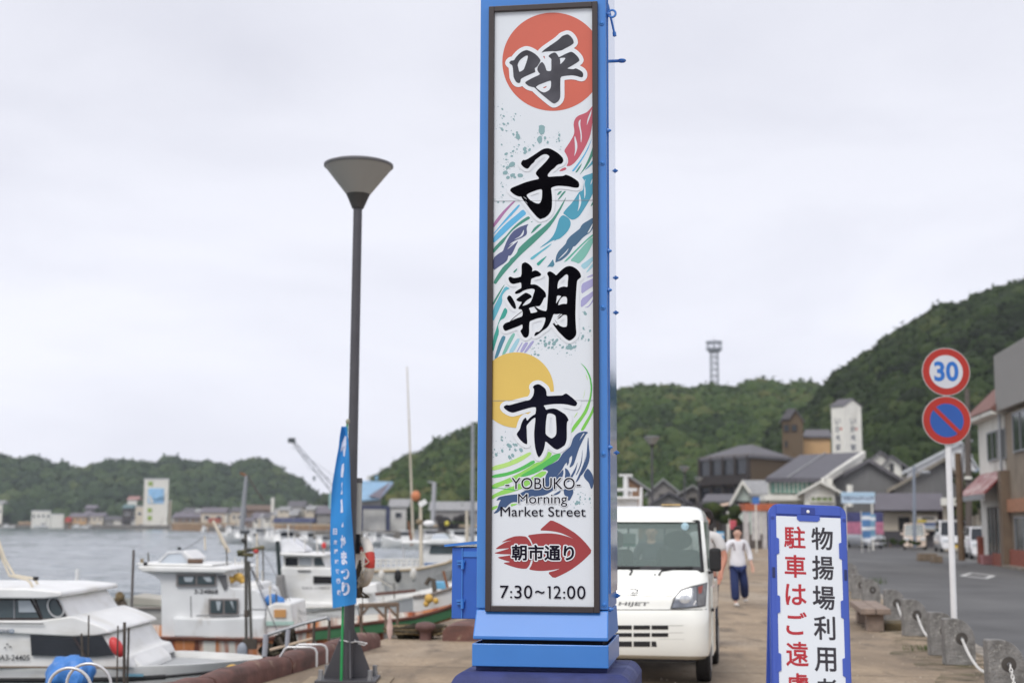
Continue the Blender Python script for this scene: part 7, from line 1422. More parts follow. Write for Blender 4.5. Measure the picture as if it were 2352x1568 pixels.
bx_poly([(.46, 1066), (.58, 1063), (.60, 1080), (.56, 1096), (.44, 1095), (.42, 1078)]); bx_poly([(.50, 1110), (.56, 1106), (.54, 1122), (.58, 1134), (.48, 1135), (.53, 1124)]); bx_poly([(.48, 1148), (.56, 1145), (.58, 1160), (.59, 1176), (.48, 1177), (.50, 1160)]); bx_poly([(.56, 1200), (.58, 1198), (.59, 1210), (.50, 1209)])
for s, y0, y1, w_ in (("か", 1228, 1258, .20), ("ま", 1265, 1296, .22), ("つ", 1306, 1330, .30), ("り", 1336, 1367, .30)): bx_txt(s, .56 - w_ * .55, .56 + w_ * .55, y0, y1, .05)
for k, (s, y0, y1) in enumerate((("日", 1213, 1227), ("本", 1239, 1250), ("建", 1260, 1271), ("設", 1284, 1294), ("技", 1306, 1317), ("術", 1327, 1340), ("株", 1354, 1366))): bx_txt(s, .13 + .012 * k, .30 + .012 * k, y0, y1, .03)
lb.build("lettering", wi, co_, fix=False)
# ---------------------------------------------------------------- blue framed notice board, near right
NY = 6.25; k_ = NY / FP; p = P(1857, HZ, NY)
t = thing("notice_board", "blue plastic framed board with red and black Japanese characters standing in the right foreground", "notice board", (p.x - .057, NY - .26, 0))
t.rotation_euler = (math.radians(-9), math.radians(1.9), math.radians(1.0))
zt_ = (P(1856, 1163, NY).z) / math.cos(math.radians(9)) + .006
bu = M("frame_blue", srgb(62, 88, 178), .38, .05, 3); S_ = .000514 * 1.008
def bx2(u): return (u - 415) * S_
def bz2(v): return zt_ - (v - 62) * S_ * 1.012
HW = bx2(740); CR = .042
fo = MB(); outer = []
for cx_, a0 in ((HW - CR, 0), (-HW + CR, 90)):
    for i in range(9): a = math.radians(a0 + i * 11.25); outer.append((cx_ + CR * math.cos(a), zt_ - CR + CR * math.sin(a)))
outer += [(-HW, .06), (HW, .06)]
flat(fo, outer, [], -.018, 0); flat(fo, outer, [], .018, 0)
n = len(outer); fo.add([(x, y_, z) for y_ in (-.018, .018) for x, z in outer], [(i, (i + 1) % n, n + (i + 1) % n, n + i) for i in range(n)])
fo_ = fo.build("frame", bu, t, bevel=.004)
pnl = MB().box((bx2(419), -.0195, (bz2(165) + .16) / 2), (bx2(690) - bx2(148), .006, bz2(165) - .16)).build("panel", white_pl, t)
lipm = M("frame_blue_dark", srgb(44, 62, 140), .45, .05, 3)
MB().box((bx2(419), -.019, bz2(158)), (bx2(690) - bx2(148), .004, .010)).build("panel_lip", lipm, t)
rim = MB()
for x0, x1, z0, z1 in ((bx2(100), bx2(148), .10, bz2(155)), (bx2(690), bx2(734), .10, bz2(155)), (bx2(150), bx2(690), bz2(150), bz2(72))): rim.box(((x0 + x1) / 2, -.0215, (z0 + z1) / 2), (x1 - x0, .007, z1 - z0))
rim.build("frame_rim", bu, t, bevel=.003)
def tab(u0, u1, v0, v1, ch=12, side=0):
    if side == 0: q = [(u0, v0), (u1, v0), (u1, v1 - ch * 1.4), (u1 - ch * 1.6, v1), (u0 + ch * 1.6, v1), (u0, v1 - ch * 1.4)]
    elif side < 0: q = [(u0, v0), (u1 - 3, v0 + ch), (u1, v0 + ch * 1.3), (u1, v1 - ch * 1.3), (u1 - 3, v1 - ch), (u0, v1)]
    else: q = [(u1, v0), (u1, v1), (u0 + 3, v1 - ch), (u0, v1 - ch * 1.3), (u0, v0 + ch * 1.3), (u0 + 3, v0 + ch)]
    MB().prism([(bx2(a), -.0265, bz2(c)) for a, c in q], (0, .012, 0)).build("clip_tab", bu, t)
tab(322, 514, 150, 202)
for v0, v1 in ((338, 490), (808, 968), (1268, 1430), (1730, 1890), (2200, 2360)): tab(130, 167, v0, v1, 14, -1); tab(669, 706, v0 + 22, v1 + 24, 14, 1)
dn_ = MB(); dn_.box((bx2(415), -.0262, bz2(118)), (.060, .004, .030)); dn_.build("latch_recess", lipm, t); MB().ball((bx2(415), -.029, bz2(122)), (.0075, .003, .0075), 12, 8).build("rivet", wht_clean, t, smooth=True)
for x in (bx2(118), bx2(717)):
    MB().cyl((x, -.0255, bz2(185)), (x, -.024, bz2(185)), .008, n=14).build("rivet", lipm, t); MB().box((x, -.0252, bz2(632)), (.012, .006, .044)).build("slot", M("slot_shade", srgb(34, 46, 96), .6, .05), t)
rdm, bkm = M("board_red", srgb(180, 56, 64), .55, .04, 3, spec=.2), M("board_black", srgb(62, 60, 66), .55, .04, 3, spec=.2)
def col_(chars, u, hw, m_):
    for ch, v0, v1, wk in chars:
        q = MB(); vs, fs = fit_text(ch, bx2(u - hw * wk), bx2(u + hw * wk), bz2(v1 - 3), bz2(v0 + 3), 0); q.add([(a, -.0236, c) for a, c in vs], fs); cnt = {}
        for f in fs:
            for i in range(len(f)): e = tuple(sorted((f[i], f[(i + 1) % len(f)]))); cnt[e] = cnt.get(e, 0) + 1
        halo(q, [[vs[e[0]], vs[e[1]]] for e, c in cnt.items() if c == 1], .0019, -.0231, 0, .0010, False); q.build("lettering", m_, pnl, fix=False)
col_((("駐", 247, 430, 1), ("車", 483, 668, 1), ("は", 720, 890, .97), ("ご", 945, 1128, .95), ("遠", 1182, 1376, 1.03), ("慮", 1430, 1615, 1.0)), 300, 86, rdm)
col_((("物", 247, 434, 1), ("揚", 482, 677, 1), ("場", 727, 920, 1.02), ("利", 970, 1160, .98), ("用", 1220, 1410, .98), ("者", 1464, 1650, 1)), 530, 87, bkm)
for s in (-1, 1): MB().box((s * (HW - .03), .10, .03), (.04, .42, .05)).build("foot", bu, t, bevel=.008)
bk = MB(); bk.prism([(-HW + .02, .06, zt_ - .06), (HW - .02, .06, zt_ - .06), (HW - .02, .36, .05), (-HW + .02, .36, .05)], (0, .02, 0)); bk.build("rear_leg", bu, t)
# ---------------------------------------------------------------- traffic sign post
SY = 17.75; p = P(2184, HZ, SY); t = thing("traffic_sign", "white post with a 30 speed limit sign above a no parking sign", "traffic sign", (p.x, SY, 0)); fr = Fr((p.x, SY, 0))
tp = fr.at(2173, 800, SY); pm = M("chipped_white_post", (.78, .78, .78), .45, .05, 3); overlay(pm, (.34, .34, .34), 6, .68, .72, (2, 2, 1))
MB().cyl((0, 0, 0), (0, 0, tp.z - .02), .038, n=18).build("post", pm, t, smooth=True)
sr, sb, sw = M("sign_red", srgb(176, 58, 50), .5, .04, 3, spec=.2), M("sign_blue_face", srgb(36, 84, 162), .4, .04, 3), M("sign_white", srgb(206, 208, 212), .4, .03, 3)
def plate_(cx_, cy_, r_px, kind):
    c = fr.at(cx_, cy_, SY - .055); r = r_px * SY / FP; o = thing_part = MB().cyl(c + Vector((0, .006, 0)), c, r, n=64); pl = o.build("sign_plate", M("sign_rim", srgb(176, 172, 170), .4, .04), t, smooth=True)
    def dsk(nm, r0, m_, y): 
        q = MB(); flat(q, [(c.x + r0 * math.cos(a * math.pi / 32), c.z + r0 * math.sin(a * math.pi / 32)) for a in range(64)], [], c.y - y, 0); return q.build(nm, m_, pl, fix=False)
    dsk("red_ring", r * .965, sr, .002)
    if kind == "30":
        dsk("white_face", r * .69, sw, .004)
        q = MB(); put_text(q, "30", lambda a, b_: Vector((a, c.y - .006, b_)), c.x - r * .50, c.x + r * .51, c.z - r * .40, c.z + r * .43, .03); q.build("lettering", M("sign_digit_blue", srgb(34, 108, 190), .4, .03), pl, fix=False)
    else:
        dsk("blue_face", r * .69, sb, .004); d1, d2 = Vector((1, 0, -1)).normalized(), Vector((1, 0, 1)).normalized(); w_ = r * .085
        q = MB(); q.add([c + Vector((0, -.006, 0)) + d1 * a * r * .74 + d2 * b_ * w_ for a, b_ in ((-1, -1), (1, -1), (1, 1), (-1, 1))], [(0, 1, 2, 3)]); q.build("red_slash", sr, pl, fix=False)
plate_(2173, 853.5, 55.5, "30"); plate_(2174.5, 965, 56, "no")
for y in (835, 872, 946, 984): q = fr.at(2174, y, SY); MB().box((0, -.02, q.z), (.12, .075, .03)).build("clamp", steel, t)
# ---------------------------------------------------------------- stone bollards with white chains
bol_m = concrete
def bollard(lab, xl, Y, sc=1.0):
    x = P(xl, HZ, Y).x; t = thing("stone_bollard", lab, "bollard", (x, Y, -.0), math.radians(-3), "quarter-round stone bollards along the road")
    W_, H_, D_ = .345 * sc, .525, .17; pr = [(0, 0), (W_, 0), (W_, .14)] + [(.13 + (W_ - .13) * math.cos(a * math.pi / 16), .26 + (H_ - .26) * math.sin(a * math.pi / 16)) for a in range(1, 8)] + [(.12, H_), (.012, H_), (0, H_ - .012)]
    MB().prism([(a, 0, c) for a, c in pr], (0, D_, 0)).build("body", bol_m, t, smooth=25, bevel=.008)
    q = MB(); q.cyl((.19, -.003, .30), (.19, .02, .30), .070, n=24); q.build("hole", M("hole_shade", srgb(74, 70, 66), .9, .2, 8), t); MB().tube([(.19 + .016 * math.cos(a), -.012, .30 + .016 * math.sin(a)) for a in [i * math.pi / 5 for i in range(10)]], .004, 6, closed=True).build("eye", steel, t)
    return t
BL = [("largest stone bollard at the bottom right corner with a chain hanging straight down", 2258, 13.64), ("stone bollard in front of the foot of the traffic sign post", 2161.5, 16.66), ("stone bollard half hidden behind the one at the sign post", 2128, 17.85), ("stone bollard with a chain, just right of the bench", 2069, 20.9), ("stone bollard touching the back corner of the bench", 2028, 24.0), ("stone bollard behind the bench with a broken chain trailing to the ground", 1978, 28.75), ("stone bollard left of the broken-chain one, beside the notice board", 1953.5, 31.0), ("stone bollard peeping out behind the right edge of the notice board", 1940, 34.5)]
bpos = []
for lab, x, Y in BL: b_ = bollard(lab, x, Y); bpos.append(b_.location.copy() + Vector((.19, -.02, .30)))
for k in range(10): 
    Y = 40 + 3.4 * k; b_ = bollard("distant stone bollard in the far row beyond the notice board", 1940, Y); b_.location.x = xb(Y) + .25
bollard("stone bollard outside the row, nearest to the camera", 2400, 11.0).location.x = xb(11)
chain_m = M("white_chain", (.78, .77, .74), .5, .06, 10)
def chain(lab, a, b_, sag, n=None, lift=.0):
    a, b_ = Vector(a), Vector(b_); L_ = (b_ - a).length * (1 + 2.6 * sag * sag); n = n or int(L_ / .034); t = MB()
    f = lambda s: a.lerp(b_, s) - Vector((0, 0, sag * (b_ - a).length * 4 * s * (1 - s) * .5))
    for i in range(n):
        s = (i + .5) / n; c = f(s); d = (f(min(1, s + .01)) - f(max(0, s - .01))).normalized(); u = d.cross(Vector((0, 0, 1))) if abs(d.z) < .95 else Vector((1, 0, 0)); u.normalize(); v_ = d.cross(u)
        w_ = u if i % 2 else v_
        t.tube([c + d * (.027 * math.cos(q)) + w_ * (.0135 * math.sin(q)) for q in [j * math.pi / 5 for j in range(10)]], .0046, 5, closed=True)
    o = t.build("chain", chain_m, None, smooth=60, fix=False); o['kind'] = 'thing'; o_ = Vector(a)
    for vv in o.data.vertices: vv.co -= o_
    o.location = o_; return tag(o, lab, "chain", "white chains between the bollards")
chain("white chain hanging straight down the front of the corner bollard", bpos[0] + Vector((0, -.02, 0)), Vector((xb(11) + .19, 11.3, .0)) * .12 + (bpos[0] + Vector((.0, -.03, -.36))) * .88, .05)
chain("white chain sagging from the sign post bollard to the corner bollard", bpos[1], bpos[0] + Vector((0, .19, -.02)), .14); chain("white chain sagging from the bollard beside the bench to the half hidden one", bpos[3], bpos[2] + Vector((0, .19, 0)), .14)
chain("white chain between the two bollards behind the bench end", bpos[4], bpos[3] + Vector((0, .19, 0)), .13); chain("broken chain trailing from a bollard to the ground behind the bench", bpos[5], G(1957, 1381) + Vector((0, 0, .02)), .25); chain("short chain hanging at the bollard beside the notice board", bpos[6], bpos[6] + Vector((.06, -.2, -.16)), .1)
chain("white chain hidden between the half hidden bollard and the sign post one", bpos[2], bpos[1] + Vector((0, .19, 0)), .14)
# bench and low stones
p = G(2012, 1450); t = thing("stone_bench", "low bench with a cracked pinkish slab seat on two block legs beside the bollards", "bench", (p.x, p.y, 0), math.radians(-9))
bm_ = M("bench_stone", srgb(142, 126, 114), .9, .22, 6, bump=.3, bscale=30); overlay(bm_, srgb(120, 98, 84), 3, .55, .75)
for i in range(2): MB().box((-.11 + .225 * i, 1.1, .30), (.215, 2.35, .085)).build("seat_slab", bm_, t, bevel=.01)
for y in (.20, 1.95): MB().box((0, y, .128), (.25, .32, .255)).build("leg", bm_, t, bevel=.012)
for x, y, w_, h_, lab in ((2040, 1440, .5, .10, "low mossy stone edging block beside the bench"), (2086, 1446, .8, .11, "long low mossy stone edging block in front of the bollard right of the bench")):
    q = G(x, y); o = MB().box((0, 0, h_ / 2), (w_, .35, h_)).build("edging_block", M("mossy_stone", srgb(96, 84, 60), .95, .25, 6), None, bevel=.012); o.location = q; o['kind'] = 'thing'; tag(o, lab, "edging block")
for k, (x, y, hh) in enumerate(((2010, 1340, .25), (1990, 1352, .3), (2060, 1440, .14), (2130, 1492, .10))):
    q = G(x, y); rs = random.Random(k); bl_ = MB()
    for i in range(60):
        a = rs.uniform(0, 6.28); r0 = rs.uniform(0, .3); h2 = hh * rs.uniform(.4, 1); d = Vector((math.cos(a), math.sin(a), 0)); c = Vector((r0 * math.cos(i), r0 * math.sin(i), 0)); s_ = d.cross(Vector((0, 0, 1))) * .008
        bl_.add([c - s_, c + s_, c + d * h2 * .4 + Vector((0, 0, h2))], [(0, 1, 2)])
    o = bl_.build("weed_tuft", M("weed_green", (.07, .10, .025), .8, .3, 8), None, fix=False); o.location = q; o['kind'] = 'thing'; tag(o, ("green weeds growing behind the bench by the broken chain", "small weeds at the foot of the bollard left of the bench", "tiny weeds at the edging block beside the bench", "tiny weeds at the foot of the half hidden bollard")[k], "weeds")
# ---------------------------------------------------------------- white kei truck
TA = math.radians(10.5); tp0 = P(1454, HZ, 14.4); T0 = Vector((tp0.x, 14.4, 0))
tk = thing("kei_truck", "small white cab-over truck facing the camera on the quay, half hidden by the pillar", "truck", T0, -TA); fr = Fr(T0, TA)
tw_ = M("truck_white", srgb(242, 243, 236), .22, .012, 1.5, coat=.7)
def ux(u): return 1401.4 + u / 3.720
def vy(v): return 1146.6 + v / 3.720
def hz_(u, v, yl): q = fr.hit(ux(u), vy(v), 1, yl); return q.x, q.z
yft = [(.26, .10), (.30, .035), (.36, .012), (.60, 0), (.70, .012), (.735, .03), (.86, .06), (.98, .125), (1.05, .175), (1.10, .23), (1.13, .27)]
wt_ = [(.26, .69), (.30, .728), (.36, .735), (.70, .74), (.735, .738), (.98, .735), (1.10, .725), (1.13, .715)]
CRR = .17
def ring(z, yb=1.52, r=CRR):
    yf_, w_ = interp(yft, z), interp(wt_, z); pts = [(-w_, yb, z)]
    for i in range(9): a = math.pi + i * math.pi / 16; pts.append((-w_ + r + r * math.cos(a), yf_ + r + r * math.sin(a), z))
    for i in range(9): a = 1.5 * math.pi + i * math.pi / 16; pts.append((w_ - r + r * math.cos(a), yf_ + r + r * math.sin(a), z))
    pts.append((w_, yb, z)); return pts
def ysurf(x, z, r=CRR):
    yf_, w_ = interp(yft, z), interp(wt_, z); e = abs(x) - (w_ - r)
    if e <= 0: return yf_
    e = min(e, r * .995); return yf_ + r - math.sqrt(r * r - e * e)
MB().loft([ring(z) for z in (.26, .30, .36, .48, .60, .70, .735, .80, .86, .92, .98, 1.05, 1.10, 1.13)]).build("body", tw_, tk, smooth=32)
# upper cab: roof, pillars, rear wall
rz = [(1.615, .70, .665), (1.64, .715, .667), (1.69, .77, .655), (1.735, .86, .63), (1.765, .97, .59), (1.782, 1.10, .52)]
rl_ = []
for z, yf_, w_ in rz:
    r = .12; pts = [(-w_, 1.52 - (1.782 - 1.615) * 0 - max(0, z - 1.70) * .6, z)]
    for i in range(7): a = math.pi + i * math.pi / 12; pts.append((-w_ + r + r * math.cos(a), yf_ + r + r * math.sin(a), z))
    for i in range(7): a = 1.5 * math.pi + i * math.pi / 12; pts.append((w_ - r + r * math.cos(a), yf_ + r + r * math.sin(a), z))
    pts.append((w_, 1.52 - max(0, z - 1.70) * .6, z)); rl_.append(pts)
MB().loft(rl_).build("roof", tw_, tk, smooth=40)
for s in (-1, 1):
    q = MB(); q.loft([[(s * .672, .31, 1.12), (s * .722, .38, 1.12), (s * .715, .50, 1.12), (s * .665, .42, 1.12)], [(s * .605, .72, 1.625), (s * .662, .76, 1.625), (s * .660, .86, 1.625), (s * .61, .82, 1.625)]]); q.build("windscreen_pillar", tw_, tk)
    MB().prism([(s * .715, 1.40, 1.12), (s * .715, 1.52, 1.12), (s * .66, 1.52, 1.63), (s * .66, 1.42, 1.63)], (-s * .03, 0, 0)).build("rear_pillar", tw_, tk)
    MB().prism([(s * .712, .48, 1.12), (s * .712, 1.40, 1.12), (s * .662, 1.42, 1.62), (s * .664, .84, 1.62)], (-s * .006, 0, 0)).build("side_window", glass("truck_glass", (.05, .07, .07), .03, .30), tk)
rw = MB()
for x0, x1, z0, z1 in ((-.70, .70, 1.10, 1.20), (-.68, .68, 1.54, 1.64), (-.69, -.58, 1.20, 1.54), (.58, .69, 1.20, 1.54)): rw.box(((x0 + x1) / 2, 1.51, (z0 + z1) / 2), (x1 - x0, .03, z1 - z0))
rw.build("rear_wall", M("cab_lining", srgb(150, 156, 152), .8, .06), tk)
for x in (-.2, .2): MB().box((x, 1.50, 1.37), (.02, .03, .36)).build("rear_window_bar", M("cab_dark", srgb(52, 54, 54), .8, .1), tk)
MB().prism([(-.668, .305, 1.125), (.668, .305, 1.125), (.612, .728, 1.618), (-.612, .728, 1.618)], (0, .006, 0)).build("windscreen", glass("windscreen_glass", (.22, .27, .25), .03, .42), tk)
sl_ = MB()
for a, b_ in (((-.672, .298, 1.12), (-.615, .724, 1.622)), ((.672, .298, 1.12), (.615, .724, 1.622)), ((-.615, .722, 1.622), (.615, .722, 1.622)), ((-.672, .298, 1.12), (.672, .298, 1.12))): sl_.cyl(a, b_, .016, n=8)
sl_.build("windscreen_seal", rubber, tk, smooth=True)
MB().prism([(-.66, .262, 1.095), (.66, .262, 1.095), (.655, .330, 1.165), (-.655, .330, 1.165)], (0, .01, -.012)).build("cowl", M("cowl_black", (.02, .02, .022), .5, .1), tk)
MB().box((0, .62, 1.06), (1.28, .5, .10)).build("dashboard", M("dash_grey", srgb(92, 98, 98), .8, .08), tk)
for x in (-.36, .36):
    s = MB(); s.box((x, 1.30, 1.10), (.46, .12, .44)); so_ = s.build("seat_back", M("seat_cloth", srgb(58, 62, 64), .9, .1, 8), tk, bevel=.05)
    hd = MB(); hd.ball((x, 1.30, 1.42), (.155, .05, .105), 18, 10); hd.build("headrest", MATS["seat_cloth"], so_, smooth=60)
sw_ = MB(); sw_.tube([(-.36 + .18 * math.cos(a * math.pi / 10), .78 + .08 * math.sin(a * math.pi / 10), 1.17 + .16 * math.sin(a * math.pi / 10)) for a in range(20)], .014, 8, closed=True); sw_.tube([(-.54, .78, 1.17), (-.36, .77, 1.16), (-.18, .78, 1.17)], .012, 6); sw_.build("steering_wheel", rubber, tk, smooth=True)
x, z = hz_(640, 228, .66); MB().cyl((x, .655, z), (x, .650, z), .040, n=22).build("sticker", M("sticker_blue", srgb(176, 206, 218), .5, .25, 30), tk)
x0, z0 = hz_(108, 372, .9); x1, z1 = hz_(215, 290, .9); MB().box(((x0 + x1) / 2, .95, (z0 + z1) / 2), (x1 - x0, .004, z1 - z0)).build("paper_card", M("paper", srgb(206, 226, 216), .7, .04), tk); x1b, z2 = hz_(215, 405, .9); MB().box(((x0 + x1) / 2, .948, (z0 + z2) / 2), (x1 - x0, .004, z0 - z2)).build("paper_card", M("paper_green", srgb(96, 178, 156), .7, .04), tk)
x, z = hz_(318, 540, .42); MB().ball((x, .45, 1.14), (.05, .03, .03), 10, 7).build("red_trinket", red_f, tk); x, z = hz_(352, 565, .4); MB().ball((x, .42, 1.13), (.035, .03, .025), 10, 7).build("white_trinket", wht_clean, tk)
for a, b_, pv in (((430, 590), (705, 578), (420, 592)), ((255, 580), (60, 582), (172, 632))):
    A_, B2 = hz_(*a, .29), hz_(*b_, .29); MB().cyl((A_[0], .29, max(A_[1], 1.13)), (B2[0], .30, max(B2[1], 1.14)), .011, n=6).build("wiper", rubber, tk)
    C2 = hz_(*pv, .24); MB().tube([(C2[0], ysurf(C2[0], 1.08) - .012, 1.085), (C2[0] + .02, .25, 1.12), ((A_[0] + B2[0]) / 2, .285, 1.14)], .009, 6).build("wiper_arm", rubber, tk)
x, z = hz_(382, 642, .2); MB().cyl((x, ysurf(x, z) - .006, z), (x, ysurf(x, z) + .02, z), .008, n=8).build("washer_nozzle", rubber, tk)
# panel seams, lamps, grille, badge
def onface(poly, d, name, m_, par=tk, yl=.06, th=.012):
    pts = [hz_(u, v, yl) for u, v in poly]; vs = [(x, ysurf(x, z) - d, z) for x, z in pts]; q = MB(); k = len(vs); back = [(x, y + th, z) for x, y, z in vs]
    cx_, cz_ = sum(v[0] for v in vs) / k, sum(v[2] for v in vs) / k; c = (cx_, ysurf(cx_, cz_) - d, cz_)
    q.add(vs + [c], [(i, (i + 1) % k, k) for i in range(k)]); q.add(vs + back, [(i, (i + 1) % k, k + (i + 1) % k, k + i) for i in range(k)]); return q.build(name, m_, par)
def seam(u0, u1, v, n=24, w_=2.2):
    pts = [hz_(u0 + (u1 - u0) * i / n, v, .04) for i in range(n + 1)]; q = MB(); q.tube([(x, ysurf(x, z) - .0005, z) for x, z in pts], .0045, 4); q.build("panel_seam", M("seam_grey", srgb(84, 84, 82), .8, .05), tk)
seam(-140, 540, 822); seam(-330, 820, 940)
def dense(poly, n=6):
    out = []
    for i, p_ in enumerate(poly):
        q_ = poly[(i + 1) % len(poly)]; out += [(p_[0] + (q_[0] - p_[0]) * k / n, p_[1] + (q_[1] - p_[1]) * k / n) for k in range(n)]
    return out
HLp = [(515, 930), (530, 880), (550, 820), (575, 785), (620, 762), (690, 740), (760, 726), (820, 715), (824, 800), (816, 908), (760, 917), (640, 926)]
for sgn in (1, -1):
    mp2 = lambda pl: [(u if sgn > 0 else 2 * 197 - u, v) for u, v in pl]
    def grid_face(poly_lo, poly_hi, d, name, m_, par, n=12):
        q = MB(); rows_ = []
        for j in range(5):
            row = []
            for i in range(n + 1):
                s = i / n; lo = (interp([(k / (len(poly_lo) - 1), p_[0]) for k, p_ in enumerate(poly_lo)], s), interp([(k / (len(poly_lo) - 1), p_[1]) for k, p_ in enumerate(poly_lo)], s)); hi = (interp([(k / (len(poly_hi) - 1), p_[0]) for k, p_ in enumerate(poly_hi)], s), interp([(k / (len(poly_hi) - 1), p_[1]) for k, p_ in enumerate(poly_hi)], s))
                u, v = lo[0] + (hi[0] - lo[0]) * j / 4, lo[1] + (hi[1] - lo[1]) * j / 4; u = u if sgn > 0 else 2 * 197 - u; x, z = hz_(u, v, .06); row.append((x, ysurf(x, z) - d, z))
            rows_.append(row)
        q.loft(rows_, closed=False, caps=False); return q.build(name, m_, par, smooth=60)
    lo = [(515, 932), (640, 927), (760, 918), (816, 909)]; hi = [(542, 838), (600, 768), (690, 740), (824, 713)]
    hl = grid_face(lo, hi, .010, "headlight", M("lamp_dark_edge", srgb(70, 72, 74), .3, .1), tk)
    grid_face([(530, 922), (640, 918), (745, 908)], [(556, 840), (608, 782), (735, 742)], .013, "reflector", M("chrome_reflector", srgb(136, 139, 144), .22, .28, 9, metal=.6), hl)
    grid_face([(752, 906), (810, 900)], [(742, 742), (818, 724)], .013, "turn_lamp", M("smoky_lamp", srgb(112, 112, 114), .2, .25, 12), hl); grid_face([(756, 806), (780, 800)], [(748, 748), (790, 734)], .0145, "amber_bulb", M("amber", srgb(140, 70, 62), .3, .1), hl)
    x, z = hz_(640 if sgn > 0 else 2 * 197 - 640, 850, .06); q = MB(); q.ball((0, 0, 0), (.055, .012, .050), 18, 10); o = q.build("lamp_bulb", M("bulb_glass", srgb(214, 218, 222), .08, .04, 8, metal=.3), hl, smooth=60); o.location = (x, ysurf(x, z) - .016, z)
    x, z = hz_(725 if sgn > 0 else 2 * 197 - 725, 880, .06); q = MB().box((0, 0, 0), (.012, .006, .05), ry=.5 * sgn); o = q.build("bulb_bar", wht_clean, hl); o.location = (x, ysurf(x, z) - .017, z)
gm_ = M("grille_black", (.012, .012, .013), .6, .1)
for u0, u1 in ((49, 190), (205, 345), (-106, 36), (358, 500)):
    for v0, v1 in ((1070, 1105), (1135, 1167)): onface(dense([(u0, v0), (u1, v0), (u1, v1), (u0, v1)], 3), .004, "grille", gm_, th=.01)
for u0, u1 in ((49, 190), (205, 345), (358, 395), (-1, 36)): onface(dense([(u0, 1207), (u1, 1207), (u1 + (8 if u1 == 395 else 0), 1252), (u0, 1252)], 3), .004, "grille", gm_, th=.01)
shade = M("bumper_groove_shade", srgb(196, 197, 190), .4, .03)  # no grooves are cut; their shade is painted as greyer strips
for u0, u1, v0, v1 in ((504, 634, 1068, 1076), (504, 632, 1130, 1136), (-240, -110, 1068, 1076), (-238, -110, 1130, 1136), (415, 640, 1186, 1190)): onface(dense([(u0, v0), (u1, v0), (u1 - 6, v1), (u0, v1)], 3), .001, "bumper_groove_shade", shade, th=.004)
em = MB(); pts = []
for i in range(22): a = i * 2 * math.pi / 22; x, z = hz_(197 + 44 * math.cos(a), 788 + 25 * math.sin(a), .05); pts.append((x, ysurf(x, z) - .004, z))
em.tube(pts, .0045, 6, closed=True); 
def st(pl):
    q = []
    for u, v in pl: x, z = hz_(u, v, .05); q.append((x, ysurf(x, z) - .005, z))
    em.tube(q, .0038, 6)
st([(176, 806), (190, 790), (204, 776), (224, 774), (232, 784), (218, 796), (190, 802)]); em.build("emblem", M("emblem_chrome", srgb(150, 152, 154), .2, .05, metal=.8), tk, smooth=True)
q = MB(); x0, z0 = hz_(69, 912, .05); x1, z1 = hz_(325, 876, .05); put_text(q, "HIJET", lambda a, c: (a + (c - z0) * .25, ysurf(a, c) - .003, c), x0, x1, z0, z1, .025); q.build("lettering", M("badge_grey", srgb(112, 112, 110), .35, .06, metal=.4), tk, fix=False)
# mirrors
for s in (1, -1):
    mr = MB(); mr.box((s * .795, .42, 1.235), (.12, .07, .235)); mo_ = mr.build("mirror", rubber, tk, bevel=.03); MB().tube([(s * .70, .42, 1.10), (s * .76, .40, 1.11), (s * .785, .42, 1.16)], .014, 6).build("mirror_arm", rubber, mo_)
# wheels, chassis, bed
for s in (1, -1):
    for y in (.62, 2.52):
        w_ = MB(); w_.cyl((s * .73, y, .27), (s * .585, y, .27), .27, n=30); wo_ = w_.build("wheel", rubber, tk, smooth=True, bevel=.02); MB().cyl((s * .735, y, .27), (s * .72, y, .27), .165, n=20).build("rim", steel, wo_)
    MB().box((s * .742, .98, .60), (.02, .60, .7)).build("door", tw_, tk, bevel=.01)
    MB().box((s * .755, .66, .72), (.02, .10, .03)).build("door_handle", rubber, tk)
MB().box((0, 1.9, .34), (1.2, 2.6, .14)).build("chassis", gm_, tk); MB().box((0, .62, .26), (1.15, .12, .10)).build("axle", gm_, tk); MB().box((0, .22, .255), (1.2, .2, .04)).build("undertray", gm_, tk)
bd = MB()
for x0, x1, y0, y1, z0, z1 in ((-.70, .70, 1.60, 3.28, .62, .66), (-.70, -.67, 1.60, 3.28, .66, .94), (.67, .70, 1.60, 3.28, .66, .94), (-.67, .67, 3.25, 3.28, .66, .94), (-.67, .67, 1.60, 1.63, .66, 1.0)): bd.box(((x0 + x1) / 2, (y0 + y1) / 2, (z0 + z1) / 2), (x1 - x0, y1 - y0, z1 - z0))
bd.build("load_bed", tw_, tk)
MB().box((.30, 1.15, 1.80), (.2, .12, .015)).build("roof_item", M("tan_strip", srgb(186, 158, 110), .7, .1), tk)
